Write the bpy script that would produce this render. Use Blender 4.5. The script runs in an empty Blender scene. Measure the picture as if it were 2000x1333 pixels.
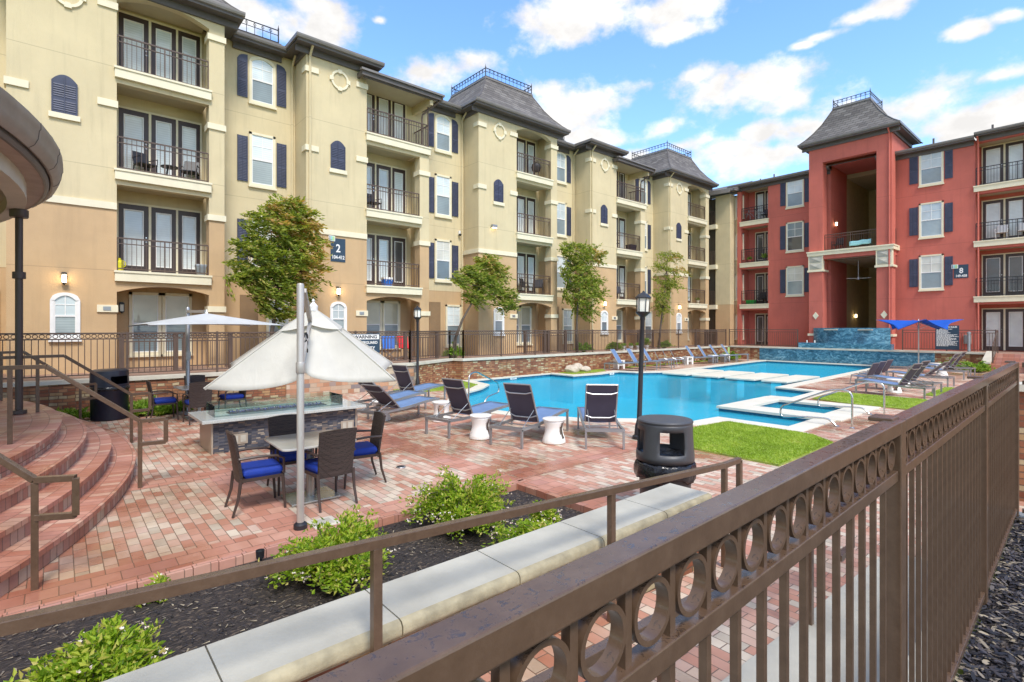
import bpy, bmesh, math, random
from mathutils import Vector, Matrix
from mathutils.geometry import tessellate_polygon
random.seed(7)
R = math.radians
PI = math.pi
SC = bpy.context.scene
COL = SC.collection

# ------------------------------------------------------------------ camera
TH = math.atan2(1178, 1021.0)            # angle between the view and the long facade
CT, ST = math.cos(TH), math.sin(TH)
CAMZ = 2.15
cam = bpy.data.cameras.new('camera')
cam.sensor_width = 36.0
cam.lens = 1021 / 2000 * 36.0
cam.shift_y = -26.5 / 2000
cam.clip_start = 0.03
cam.clip_end = 2000
camo = bpy.data.objects.new('camera', cam)
COL.objects.link(camo)
camo.location = (0, 0, CAMZ)
camo.rotation_euler = (R(90), 0, TH - R(90))
SC.camera = camo

# ------------------------------------------------------------------ light
SUN_EL, SUN_AZ = R(52), R(-108)           # azimuth measured from +X towards +Y
sd = bpy.data.lights.new('sun', 'SUN')
sd.energy = 1.9
sd.angle = R(16)
sd.color = (1.0, 0.95, 0.88)
so = bpy.data.objects.new('sun', sd)
COL.objects.link(so)
sdir = Vector((math.cos(SUN_EL) * math.cos(SUN_AZ), math.cos(SUN_EL) * math.sin(SUN_AZ), math.sin(SUN_EL)))
so.rotation_euler = sdir.to_track_quat('Z', 'Y').to_euler()
so.location = (0, -20, 40)
SC.view_settings.view_transform = 'Standard'
SC.view_settings.look = 'None'
SC.view_settings.exposure = 0.96
SC.view_settings.gamma = 1.0
SC.view_settings.use_curve_mapping = False
SC.cycles.use_denoising = True
SC.cycles.max_bounces = 8
SC.cycles.transparent_max_bounces = 12
SC.cycles.caustics_reflective = False
SC.cycles.caustics_refractive = False
SC.cycles.sample_clamp_indirect = 6


class NT:
    """small helper that strings nodes together"""
    def __init__(s, tree):
        s.t = tree
        s.n = tree.nodes
        s.l = tree.links

    def new(s, typ, **kw):
        n = s.n.new(typ)
        for k, v in kw.items():
            setattr(n, k, v)
        return n

    def put(s, sock, v):
        if hasattr(v, 'is_output'):
            s.l.new(v, sock)
        elif v is not None:
            if isinstance(v, (int, float)) and sock.type in ('RGBA', 'VECTOR'):
                v = (v, v, v, 1)[:4 if sock.type == 'RGBA' else 3]
            elif sock.type == 'RGBA' and len(v) == 3:
                v = tuple(v) + (1,)
            sock.default_value = v

    def math(s, op, a, b=None, c=None, clamp=False):
        n = s.new('ShaderNodeMath', operation=op, use_clamp=clamp)
        for i, v in enumerate((a, b, c)):
            if v is not None:
                s.put(n.inputs[i], v)
        return n.outputs[0]

    def mix(s, f, a, b, mode='MIX'):
        n = s.new('ShaderNodeMix', data_type='RGBA', blend_type=mode)
        s.put(n.inputs[0], f)
        s.put(n.inputs[6], a)
        s.put(n.inputs[7], b)
        return n.outputs[2]

    def noise(s, vec, scale, detail=4, rough=0.55, dist=0.0):
        n = s.new('ShaderNodeTexNoise')
        s.put(n.inputs['Scale'], scale)
        s.put(n.inputs['Detail'], detail)
        s.put(n.inputs['Roughness'], rough)
        s.put(n.inputs['Distortion'], dist)
        if vec is not None:
            s.l.new(vec, n.inputs['Vector'])
        return n.outputs['Fac']

    def ramp(s, f, stops, interp='LINEAR'):
        n = s.new('ShaderNodeValToRGB')
        cr = n.color_ramp
        cr.interpolation = interp
        while len(cr.elements) < len(stops):
            cr.elements.new(0.5)
        for e, (p, c) in zip(cr.elements, stops):
            e.position = p
            if isinstance(c, (int, float)):
                c = (c, c, c)
            e.color = tuple(c) + (1,)
        s.put(n.inputs[0], f)
        return n.outputs[0]

    def mapping(s, vec, scale=(1, 1, 1), rot=(0, 0, 0), loc=(0, 0, 0)):
        n = s.new('ShaderNodeMapping')
        n.inputs['Scale'].default_value = scale
        n.inputs['Rotation'].default_value = rot
        n.inputs['Location'].default_value = loc
        s.l.new(vec, n.inputs['Vector'])
        return n.outputs[0]


# ------------------------------------------------------------------ world: sky and clouds
def make_world():
    w = bpy.data.worlds.new('World')
    SC.world = w
    w.use_nodes = True
    t = NT(w.node_tree)
    t.n.clear()
    out = t.new('ShaderNodeOutputWorld')
    bg = t.new('ShaderNodeBackground')
    bg.inputs['Strength'].default_value = 0.1
    t.l.new(bg.outputs[0], out.inputs[0])
    sky = t.new('ShaderNodeTexSky', sky_type='NISHITA')
    sky.sun_disc = False
    sky.sun_elevation = SUN_EL
    sky.sun_rotation = R(90) - SUN_AZ
    sky.air_density = 1.0
    sky.dust_density = 0.3
    sky.ozone_density = 2.0
    tc = t.new('ShaderNodeTexCoord')
    vec = tc.outputs['Generated']
    sep = t.new('ShaderNodeSeparateXYZ')
    t.l.new(vec, sep.inputs[0])
    az = t.math('ARCTAN2', sep.outputs[1], sep.outputs[0])
    el = t.math('ARCSINE', sep.outputs[2])
    # warp so that edges curl
    wv = t.mapping(vec, scale=(1, 1, 1.5))
    n1 = t.new('ShaderNodeTexNoise')
    n1.inputs['Scale'].default_value = 7.0
    n1.inputs['Detail'].default_value = 9
    n1.inputs['Roughness'].default_value = 0.58
    t.l.new(wv, n1.inputs['Vector'])
    fine = n1.outputs['Fac']
    n2 = t.noise(wv, 20, 6, 0.6)
    # clouds seen in the photograph: (u, v, half width, half height) of its 2000 px frame
    def ang(u, v):
        k, h = (u - 1000) / 1021.0, (640 - v) / 1021.0
        x, y = CT + k * ST, ST - k * CT
        return math.atan2(y, x), math.atan2(h, math.hypot(x, y))
    clouds = [(500, 15, 150, 50), (650, 45, 75, 80), (610, 10, 120, 35),
              (840, 140, 100, 42), (925, 112, 45, 22),
              (1130, 38, 170, 62), (1300, 18, 160, 40), (1325, 62, 80, 24),
              (1255, 165, 90, 45), (1160, 200, 110, 50), (1350, 145, 50, 20), (1300, 245, 62, 34), (1090, 215, 70, 40),
              (1470, 178, 125, 50), (1560, 190, 70, 38), (1500, 255, 60, 24),
              (1650, 210, 95, 56), (1770, 215, 150, 60), (1890, 232, 150, 54), (1990, 225, 110, 52), (1570, 252, 130, 32), (1950, 150, 60, 14),
              (1410, 318, 140, 46), (1530, 300, 100, 34), (1640, 300, 90, 30), (1330, 285, 60, 20),
              (1690, 30, 90, 16), (1740, 12, 60, 22), (1890, 62, 45, 16), (1975, 28, 40, 14), (1610, 70, 50, 12), (1570, 88, 28, 9),
              (1150, 270, 70, 18), (1240, 310, 60, 15), (740, 40, 18, 10), (760, 165, 60, 26)]
    m = None
    for u, v, hw, hh in clouds:
        a, e = ang(u, v)
        a1, _ = ang(u - hw, v)
        a2, _ = ang(u + hw, v)
        _, e1 = ang(u, v - hh)
        _, e2 = ang(u, v + hh)
        sa, se = abs(a1 - a2) / 2, abs(e1 - e2) / 2
        p = t.math('MULTIPLY', t.math('SUBTRACT', az, a), 1 / sa)
        q = t.math('MULTIPLY', t.math('SUBTRACT', el, e), 1 / se)
        d = t.math('SQRT', t.math('ADD', t.math('MULTIPLY', p, p), t.math('MULTIPLY', q, q)))
        b = t.math('SUBTRACT', 1.0, d)
        m = b if m is None else t.math('SMOOTH_MAX', m, b, 0.25)
    m = t.math('MAXIMUM', m, -0.6)
    # broken cloud added out of view, behind and above the camera, to soften the light
    fwd = t.math('ADD', t.math('MULTIPLY', sep.outputs[0], CT), t.math('MULTIPLY', sep.outputs[1], ST))
    rest = t.math('MULTIPLY_ADD', fwd, -3.5, 1.45, clamp=True)
    high = t.math('MULTIPLY_ADD', sep.outputs[2], 5.0, -3.3, clamp=True)
    rest = t.math('MAXIMUM', rest, high)
    big = t.noise(wv, 2.6, 5, 0.55)
    gen = t.math('MULTIPLY_ADD', big, 3.2, -1.25)
    m = t.math('ADD', t.math('MULTIPLY', m, t.math('SUBTRACT', 1.0, rest)), t.math('MULTIPLY', gen, rest))
    m = t.math('ADD', m, t.math('MULTIPLY_ADD', fine, 4.4, -2.12))
    m = t.math('ADD', m, t.math('MULTIPLY_ADD', n2, 1.5, -0.72))
    mask = t.new('ShaderNodeMapRange', interpolation_type='SMOOTHSTEP')
    mask.inputs['From Min'].default_value = -0.05
    mask.inputs['From Max'].default_value = 0.95
    t.l.new(m, mask.inputs['Value'])
    shade = t.noise(wv, 11, 5, 0.6)
    ccol = t.ramp(shade, [(0.36, (4.7, 4.6, 4.5)), (0.50, (5.5, 5.4, 5.3)), (0.62, (6.6, 6.5, 6.4))])
    up = t.math('MAXIMUM', sep.outputs[2], 0.0)
    # veil of thin bright haze low over the roofs
    veil = t.math('MULTIPLY_ADD', t.math('POWER', t.math('SUBTRACT', 1.0, up), 5.0), 0.55, 0.0, clamp=True)
    blue = t.mix(1.0, sky.outputs[0], (1.30, 1.66, 2.02), 'MULTIPLY')
    base = t.mix(t.math('MULTIPLY', veil, 0.75), blue, (4.6, 5.8, 7.0))
    col = t.mix(mask.outputs[0], base, ccol)
    t.l.new(col, bg.inputs['Color'])


make_world()

# ------------------------------------------------------------------ mesh builder
class MB:
    def __init__(s, T=None):
        s.v, s.f, s.T = [], [], T

    def add(s, pts, faces):
        b = len(s.v)
        for p in pts:
            s.v.append(s.T(*p) if s.T else tuple(p))
        for f in faces:
            s.f.append(tuple(b + i for i in f))
        return s

    def box(s, x0, x1, y0, y1, z0, z1):
        return s.add([(x0, y0, z0), (x1, y0, z0), (x1, y1, z0), (x0, y1, z0),
                      (x0, y0, z1), (x1, y0, z1), (x1, y1, z1), (x0, y1, z1)],
                     [(0, 3, 2, 1), (4, 5, 6, 7), (0, 1, 5, 4), (1, 2, 6, 5), (2, 3, 7, 6), (3, 0, 4, 7)])

    def hexa(s, p):
        """eight corners, bottom ring then top ring"""
        return s.add(p, [(0, 3, 2, 1), (4, 5, 6, 7), (0, 1, 5, 4), (1, 2, 6, 5), (2, 3, 7, 6), (3, 0, 4, 7)])

    def prism(s, poly, fn, a, b):
        """poly of 2-D points; fn(p, q, t) -> 3-D point, extruded from t=a to t=b"""
        n = len(poly)
        pts = [fn(p, q, a) for p, q in poly] + [fn(p, q, b) for p, q in poly]
        tri = tessellate_polygon([[Vector((p, q, 0)) for p, q in poly]])
        fs = [tuple(t) for t in tri] + [tuple(n + i for i in reversed(t)) for t in tri]
        fs += [(i, (i + 1) % n, n + (i + 1) % n, n + i) for i in range(n)]
        return s.add(pts, fs)

    def slab(s, poly, z0, z1):
        return s.prism(poly, lambda p, q, t: (p, q, t), z0, z1)

    def tube(s, path, r, n=8, closed=False, rx=None, cap=True):
        """round tube along a path; r may be a list"""
        P = [Vector(p) for p in path]
        m = len(P)
        rs = r if isinstance(r, (list, tuple)) else [r] * m
        up = None
        rings = []
        for i in range(m):
            a = P[i - 1] if (i or closed) else P[i]
            b = P[(i + 1) % m] if (i < m - 1 or closed) else P[i]
            d = (b - a).normalized()
            if up is None:
                up = Vector((0, 0, 1)) if abs(d.z) < 0.9 else Vector((1, 0, 0))
            x = up.cross(d)
            if x.length < 1e-5:
                x = Vector((1, 0, 0)).cross(d)
            x.normalize()
            y = d.cross(x).normalized()
            up = y
            rings.append([P[i] + x * (math.cos(2 * PI * k / n) * rs[i]) + y * (math.sin(2 * PI * k / n) * rs[i]) for k in range(n)])
        pts = [tuple(p) for ring in rings for p in ring]
        fs = []
        for i in range(m if closed else m - 1):
            j = (i + 1) % m
            for k in range(n):
                l = (k + 1) % n
                fs.append((i * n + k, i * n + l, j * n + l, j * n + k))
        if not closed and cap:
            fs.append(tuple(reversed(range(n))))
            fs.append(tuple((m - 1) * n + k for k in range(n)))
        return s.add(pts, fs)

    def bar(s, a, b, w, h=None, up=(0, 0, 1)):
        """straight bar of rectangular section w (sideways) x h (along up)"""
        h = w if h is None else h
        a, b = Vector(a), Vector(b)
        d = (b - a).normalized()
        u = Vector(up)
        if abs(d.dot(u)) > 0.98:
            u = Vector((1, 0, 0))
        x = d.cross(u).normalized() * (w / 2)
        y = x.cross(d).normalized() * (h / 2)
        return s.hexa([tuple(a - x - y), tuple(a + x - y), tuple(a + x + y), tuple(a - x + y),
                       tuple(b - x - y), tuple(b + x - y), tuple(b + x + y), tuple(b - x + y)])

    def lathe(s, prof, n=24, c=(0, 0), z=0.0, cap=True):
        pts, fs = [], []
        m = len(prof)
        for r, h in prof:
            for k in range(n):
                pts.append((c[0] + r * math.cos(2 * PI * k / n), c[1] + r * math.sin(2 * PI * k / n), z + h))
        for i in range(m - 1):
            for k in range(n):
                l = (k + 1) % n
                fs.append((i * n + k, i * n + l, (i + 1) * n + l, (i + 1) * n + k))
        if cap:
            if prof[0][0] > 1e-4:
                fs.append(tuple(reversed(range(n))))
            if prof[-1][0] > 1e-4:
                fs.append(tuple((m - 1) * n + k for k in range(n)))
        return s.add(pts, fs)

    def grid(s, rows, close=False):
        """rows of points joined to a sheet"""
        m, n = len(rows), len(rows[0])
        pts = [p for r in rows for p in r]
        fs = []
        for i in range(m - 1):
            for k in range(n if close else n - 1):
                l = (k + 1) % n
                fs.append((i * n + k, i * n + l, (i + 1) * n + l, (i + 1) * n + k))
        return s.add(pts, fs)

    def build(s, name, mat, parent=None, world=True, smooth=False, weld=False, bevel=0.0):
        me = bpy.data.meshes.new(name)
        off = Vector((0, 0, 0))
        if parent is not None and world:
            p = parent
            while p is not None:
                off += p.location
                p = p.parent
        me.from_pydata([tuple(Vector(v) - off) for v in s.v], [], s.f)
        bm = bmesh.new()
        bm.from_mesh(me)
        if weld:
            bmesh.ops.remove_doubles(bm, verts=bm.verts, dist=1e-4)
        bmesh.ops.recalc_face_normals(bm, faces=bm.faces)
        zz = [v.co.z for v in bm.verts]
        if zz and max(zz) - min(zz) < 1e-5:          # flat sheets face up
            bm.normal_update()
            bmesh.ops.reverse_faces(bm, faces=[f for f in bm.faces if f.normal.z < 0])
        bm.to_mesh(me)
        bm.free()
        if smooth:
            for p in me.polygons:
                p.use_smooth = True
        me.materials.append(mat)
        o = bpy.data.objects.new(name, me)
        COL.objects.link(o)
        if parent is not None:
            o.parent = parent
        if bevel:
            b = o.modifiers.new('bevel', 'BEVEL')
            b.width = bevel
            b.segments = 2
            b.limit_method = 'ANGLE'
        if smooth == 'auto':
            try:
                me.set_sharp_from_angle(angle=R(40))
            except Exception:
                pass
        return o


def tag(o, label=None, cat=None, group=None, kind=None):
    if label: o['label'] = label
    if cat: o['category'] = cat
    if group: o['group'] = group
    if kind: o['kind'] = kind
    return o


def thing(name, label, cat, loc=(0, 0, 0), rz=0.0, group=None):
    o = bpy.data.objects.new(name, None)
    o.empty_display_size = 0.2
    COL.objects.link(o)
    o.location = loc
    o.rotation_euler = (0, 0, rz)
    return tag(o, label, cat, group)


def dup(root, loc=None, rz=None, label=None, group=None, scale=None):
    def rec(o, par):
        c = o.copy()
        COL.objects.link(c)
        if par is not None:
            c.parent = par
        for ch in list(o.children):
            rec(ch, c)
        return c
    r = rec(root, None)
    if loc is not None: r.location = loc
    if rz is not None: r.rotation_euler = (0, 0, rz)
    if label: r['label'] = label
    if group: r['group'] = group
    if scale: r.scale = scale
    return r


def text_mesh(txt, size, mat, name, parent, M, depth=0.002, align='CENTER', sx=1.0, bold=0.0):
    cu = bpy.data.curves.new('lettering', 'FONT')
    cu.body = txt
    cu.size = size
    cu.align_x = align
    cu.align_y = 'CENTER'
    cu.extrude = depth
    cu.offset = bold
    to = bpy.data.objects.new('lettering', cu)
    COL.objects.link(to)
    dg = bpy.context.evaluated_depsgraph_get()
    me = bpy.data.meshes.new_from_object(to.evaluated_get(dg))
    bpy.data.objects.remove(to)
    me.transform(M @ Matrix.Diagonal((sx, 1, 1, 1)))
    me.materials.clear()
    me.materials.append(mat)
    o = bpy.data.objects.new(name, me)
    COL.objects.link(o)
    o.parent = parent
    return o
# ------------------------------------------------------------------ materials
def srgb(r, g, b):
    f = lambda c: c / 12.92 if c <= 0.04045 else ((c + 0.055) / 1.055) ** 2.4
    return (f(r / 255), f(g / 255), f(b / 255))


def base_mat(name):
    m = bpy.data.materials.new(name)
    m.use_nodes = True
    t = NT(m.node_tree)
    b = t.n['Principled BSDF']
    return m, t, b


def pm(name, col, rough=0.6, metal=0.0, var=0.12, vs=3.0, bump=0.0, bs=60.0, coat=0.0, spec=0.5, streak=0.0, coord='Object', joints=()):
    """plain painted or cast surface: mottled a little in colour and gloss, with a fine grain"""
    m, t, b = base_mat(name)
    tc = t.new('ShaderNodeTexCoord')
    v = tc.outputs[coord]
    n = t.noise(v, vs, 5, 0.6)
    lo = tuple(max(0, c * (1 - var)) for c in col)
    hi = tuple(min(1, c * (1 + var)) for c in col)
    c = t.ramp(n, [(0.3, lo), (0.7, hi)])
    if streak:
        sv = t.mapping(v, scale=(2.2, 2.2, 0.16))
        sn = t.noise(sv, 2.0, 6, 0.65)
        c = t.mix(t.math('MULTIPLY', t.ramp(sn, [(0.52, 0.0), (0.72, 1.0)]), streak), c, tuple(x * 0.72 for x in col))
    if joints:
        sp = t.new('ShaderNodeSeparateXYZ')
        t.l.new(v, sp.inputs[0])
        jm = None
        for z in joints:
            e = t.math('LESS_THAN', t.math('ABSOLUTE', t.math('SUBTRACT', sp.outputs[2], z)), 0.011)
            jm = e if jm is None else t.math('MAXIMUM', jm, e)
        c = t.mix(t.math('MULTIPLY', jm, 0.45), c, tuple(x * 0.5 for x in col))
    t.put(b.inputs['Base Color'], c)
    t.put(b.inputs['Roughness'], t.math('MULTIPLY_ADD', n, 0.14, rough - 0.07))
    b.inputs['Metallic'].default_value = metal
    b.inputs['Specular IOR Level'].default_value = spec
    if coat:
        b.inputs['Coat Weight'].default_value = coat
        b.inputs['Coat Roughness'].default_value = 0.08
    if bump:
        bn = t.noise(v, bs, 4, 0.6)
        bp = t.new('ShaderNodeBump')
        bp.inputs['Strength'].default_value = bump
        bp.inputs['Distance'].default_value = 0.02
        t.put(bp.inputs['Height'], bn)
        t.l.new(bp.outputs[0], b.inputs['Normal'])
    return m


def brick_mat(name, stops, mortar, bw, bh, ms=0.006, rot=0.0, axes='XY', rough=0.75, wet=False, bump=0.5, squash=1.0, sqf=2, dist=0.0, off=0.5, jitter=0.0, stain=0.0):
    """brick, paver or stone courses; every brick draws its own colour from stops"""
    m, t, b = base_mat(name)
    tc = t.new('ShaderNodeTexCoord')
    v = tc.outputs['Object']
    if axes in ('POLAR', 'POLARZ'):
        sp = t.new('ShaderNodeSeparateXYZ')
        t.l.new(v, sp.inputs[0])
        cb = t.new('ShaderNodeCombineXYZ')
        t.put(cb.inputs[0], t.math('MULTIPLY', t.math('ARCTAN2', sp.outputs[1], sp.outputs[0]), 9.8))
        if axes == 'POLAR':
            t.put(cb.inputs[1], t.math('SQRT', t.math('ADD', t.math('MULTIPLY', sp.outputs[0], sp.outputs[0]), t.math('MULTIPLY', sp.outputs[1], sp.outputs[1]))))
        else:
            t.l.new(sp.outputs[2], cb.inputs[1])
        v = cb.outputs[0]
    elif axes != 'XY':
        sp = t.new('ShaderNodeSeparateXYZ')
        t.l.new(v, sp.inputs[0])
        cb = t.new('ShaderNodeCombineXYZ')
        for i, a in enumerate(axes):
            if a == 'S':      # along the wall whichever way it runs
                t.put(cb.inputs[i], t.math('ADD', sp.outputs[0], sp.outputs[1]))
            else:
                t.l.new(sp.outputs['XYZ'.index(a)], cb.inputs[i])
        v = cb.outputs[0]
    raw = v
    if rot:
        v = t.mapping(v, rot=(0, 0, rot))
    if dist:
        nn = t.new('ShaderNodeTexNoise')
        nn.inputs['Scale'].default_value = 2.5
        nn.inputs['Detail'].default_value = 3
        t.l.new(v, nn.inputs['Vector'])
        vm = t.new('ShaderNodeVectorMath', operation='MULTIPLY_ADD')
        t.l.new(nn.outputs['Color'], vm.inputs[0])
        vm.inputs[1].default_value = (dist, dist, 0)
        t.l.new(v, vm.inputs[2])
        v = vm.outputs[0]
    bt = t.new('ShaderNodeTexBrick')
    bt.offset = off
    bt.squash = squash
    bt.squash_frequency = sqf
    bt.inputs['Color1'].default_value = (0, 0, 0, 1)
    bt.inputs['Color2'].default_value = (1, 1, 1, 1)
    bt.inputs['Mortar'].default_value = (0.5, 0.5, 0.5, 1)
    bt.inputs['Scale'].default_value = 1.0
    bt.inputs['Brick Width'].default_value = bw
    bt.inputs['Row Height'].default_value = bh
    bt.inputs['Mortar Size'].default_value = ms
    bt.inputs['Mortar Smooth'].default_value = 0.25
    bt.inputs['Bias'].default_value = 0.0
    t.l.new(v, bt.inputs['Vector'])
    c = t.ramp(bt.outputs['Color'], stops, 'CONSTANT')
    n1 = t.noise(raw, 9, 5, 0.65)
    c = t.mix(t.math('MULTIPLY_ADD', n1, 1.1, -0.25, clamp=True), t.mix(1.0, c, (0.78, 0.76, 0.74), 'MULTIPLY'), c)
    big = t.noise(raw, 0.55, 4, 0.6)
    c = t.mix(t.ramp(big, [(0.4, 0.0), (0.75, 0.5)]), c, t.mix(1.0, c, (0.78, 0.72, 0.66), 'MULTIPLY'))
    if stain:
        sn = t.noise(t.mapping(tc.outputs['Object'], scale=(1.4, 1.4, 0.25)), 1.6, 5, 0.6)
        c = t.mix(t.math('MULTIPLY', t.ramp(sn, [(0.52, 0.0), (0.66, 1.0)]), stain), c, t.mix(1.0, c, (0.42, 0.27, 0.14), 'MULTIPLY'))
    c = t.mix(bt.outputs['Fac'], c, mortar)
    rg = t.math('MULTIPLY_ADD', n1, 0.25, rough - 0.12)
    if wet:
        wn = t.noise(t.mapping(raw, loc=(3.1, 1.7, 0)), 0.42, 5, 0.62)
        wm = t.ramp(wn, [(0.46, 0.0), (0.62, 1.0)])
        c = t.mix(t.math('MULTIPLY', wm, 0.75), c, t.mix(1.0, c, (0.66, 0.47, 0.35), 'MULTIPLY'))
        rg = t.mix(wm, rg, 0.16)
    t.put(b.inputs['Base Color'], c)
    t.put(b.inputs['Roughness'], rg)
    bp = t.new('ShaderNodeBump')
    bp.inputs['Strength'].default_value = bump
    bp.inputs['Distance'].default_value = 0.012
    h = t.math('MULTIPLY_ADD', n1, 0.25, t.math('SUBTRACT', 1.0, bt.outputs['Fac']))
    t.put(bp.inputs['Height'], h)
    t.l.new(bp.outputs[0], b.inputs['Normal'])
    return m


def leaf_mat(name, stops, trans=0.35, patch=0.0):
    m, t, b = base_mat(name)
    g = t.new('ShaderNodeNewGeometry')
    r = g.outputs['Random Per Island']
    if patch:
        tc = t.new('ShaderNodeTexCoord')
        pn = t.ramp(t.noise(tc.outputs['Object'], 1.6, 5, 0.65), [(0.32, 0.0), (0.68, 1.0)])
        r = t.mix(patch, r, pn)
    c = t.ramp(r, stops)
    t.put(b.inputs['Base Color'], c)
    b.inputs['Roughness'].default_value = 0.5
    b.inputs['Specular IOR Level'].default_value = 0.35
    tr = t.new('ShaderNodeBsdfTranslucent')
    t.put(tr.inputs[0], t.mix(1.0, c, (1.25, 1.25, 0.6), 'MULTIPLY'))
    mx = t.new('ShaderNodeMixShader')
    mx.inputs[0].default_value = trans
    t.l.new(b.outputs[0], mx.inputs[1])
    t.l.new(tr.outputs[0], mx.inputs[2])
    t.l.new(mx.outputs[0], t.n['Material Output'].inputs[0])
    return m


def glass_mat(name, tint, rough=0.02, fres=1.45, refl=(1, 1, 1), bump=0.0, bscale=3.0, base=0.0, basecol=(0, 0, 0), sheen=1.0):
    """thin clear sheet: tinted see-through with a mirror sheen"""
    m, t, b = base_mat(name)
    t.n.remove(b)
    tr = t.new('ShaderNodeBsdfTransparent')
    t.put(tr.inputs[0], tint)
    gl = t.new('ShaderNodeBsdfGlossy')
    t.put(gl.inputs[0], refl)
    gl.inputs['Roughness'].default_value = rough
    fr = t.new('ShaderNodeFresnel')
    fr.inputs[0].default_value = fres
    mx = t.new('ShaderNodeMixShader')
    t.put(mx.inputs[0], t.math('MULTIPLY', fr.outputs[0], sheen))
    last = tr.outputs[0]
    if base:
        df = t.new('ShaderNodeBsdfDiffuse')
        t.put(df.inputs[0], basecol)
        m2 = t.new('ShaderNodeMixShader')
        m2.inputs[0].default_value = base
        t.l.new(last, m2.inputs[1])
        t.l.new(df.outputs[0], m2.inputs[2])
        last = m2.outputs[0]
    t.l.new(last, mx.inputs[1])
    t.l.new(gl.outputs[0], mx.inputs[2])
    t.l.new(mx.outputs[0], t.n['Material Output'].inputs[0])
    if bump:
        tc = t.new('ShaderNodeTexCoord')
        nz = t.noise(tc.outputs['Object'], bscale, 3, 0.55, 0.6)
        bp = t.new('ShaderNodeBump')
        bp.inputs['Strength'].default_value = bump
        bp.inputs['Distance'].default_value = 0.03
        t.put(bp.inputs['Height'], nz)
        t.l.new(bp.outputs[0], gl.inputs['Normal'])
        t.l.new(bp.outputs[0], fr.inputs['Normal'])
    return m


def pane_mat(name, col, slat=0.0, gloss=0.0):
    """window glass in front of a closed blind: pale, finely slatted, mirror coated"""
    m, t, b = base_mat(name)
    tc = t.new('ShaderNodeTexCoord')
    v = tc.outputs['Object']
    n = t.noise(v, 1.3, 3, 0.5)
    c = t.ramp(n, [(0.3, tuple(x * 0.8 for x in col)), (0.7, tuple(min(1, x * 1.12) for x in col))])
    if slat:
        w = t.new('ShaderNodeTexWave', wave_type='BANDS', bands_direction='Z')
        w.inputs['Scale'].default_value = 4.2
        t.l.new(v, w.inputs['Vector'])
        c = t.mix(t.math('MULTIPLY', w.outputs['Fac'], slat), c, tuple(x * 0.55 for x in col))
    t.put(b.inputs['Base Color'], c)
    b.inputs['Roughness'].default_value = 0.35
    b.inputs['Coat Weight'].default_value = 1.0
    b.inputs['Coat IOR'].default_value = 1.6 + gloss
    b.inputs['Coat Roughness'].default_value = 0.03
    return m


def emit_mat(name, col, strength):
    m, t, b = base_mat(name)
    t.put(b.inputs['Base Color'], (0.8, 0.75, 0.65))
    t.put(b.inputs['Emission Color'], col)
    b.inputs['Emission Strength'].default_value = strength
    return m


def shingle_mat():
    m, t, b = base_mat('roof_shingles')
    tc = t.new('ShaderNodeTexCoord')
    v = tc.outputs['Object']
    sp = t.new('ShaderNodeSeparateXYZ')
    t.l.new(v, sp.inputs[0])
    cb = t.new('ShaderNodeCombineXYZ')
    t.put(cb.inputs[0], t.math('ADD', sp.outputs[0], sp.outputs[1]))
    t.put(cb.inputs[1], sp.outputs[2])
    bt = t.new('ShaderNodeTexBrick')
    bt.inputs['Color1'].default_value = (0, 0, 0, 1)
    bt.inputs['Color2'].default_value = (1, 1, 1, 1)
    bt.inputs['Mortar'].default_value = (0, 0, 0, 1)
    bt.inputs['Scale'].default_value = 1
    bt.inputs['Brick Width'].default_value = 0.42
    bt.inputs['Row Height'].default_value = 0.155
    bt.inputs['Mortar Size'].default_value = 0.012
    t.l.new(cb.outputs[0], bt.inputs['Vector'])
    c = t.ramp(bt.outputs['Color'], [(0, (0.13, 0.115, 0.108)), (0.5, (0.18, 0.162, 0.15)), (1, (0.235, 0.215, 0.2))])
    n = t.noise(v, 40, 3)
    c = t.mix(n, t.mix(1.0, c, (0.7, 0.7, 0.7), 'MULTIPLY'), c)
    c = t.mix(bt.outputs['Fac'], c, (0.045, 0.04, 0.04))
    t.put(b.inputs['Base Color'], c)
    b.inputs['Roughness'].default_value = 0.85
    return m


def mulch_mat(name, dark, light):
    m, t, b = base_mat(name)
    tc = t.new('ShaderNodeTexCoord')
    v = tc.outputs['Object']
    vo = t.new('ShaderNodeTexVoronoi')
    vo.inputs['Scale'].default_value = 30
    t.l.new(t.mapping(v, scale=(1, 2.6, 1), rot=(0, 0, 0.6)), vo.inputs['Vector'])
    c = t.ramp(vo.outputs['Color'], [(0.0, tuple(x * 0.4 for x in dark)), (0.7, dark), (0.9, light), (1.0, light)])
    n = t.noise(v, 30, 5)
    c = t.mix(n, t.mix(1.0, c, (0.4, 0.4, 0.4), 'MULTIPLY'), c)
    t.put(b.inputs['Base Color'], c)
    b.inputs['Roughness'].default_value = 0.75
    bp = t.new('ShaderNodeBump')
    bp.inputs['Strength'].default_value = 0.9
    bp.inputs['Distance'].default_value = 0.02
    t.put(bp.inputs['Height'], vo.outputs['Distance'])
    t.l.new(bp.outputs[0], b.inputs['Normal'])
    return m


def island_mat(name, stops, rough=0.7):
    m, t, b = base_mat(name)
    g = t.new('ShaderNodeNewGeometry')
    t.put(b.inputs['Base Color'], t.ramp(g.outputs['Random Per Island'], stops))
    b.inputs['Roughness'].default_value = rough
    return m


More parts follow.
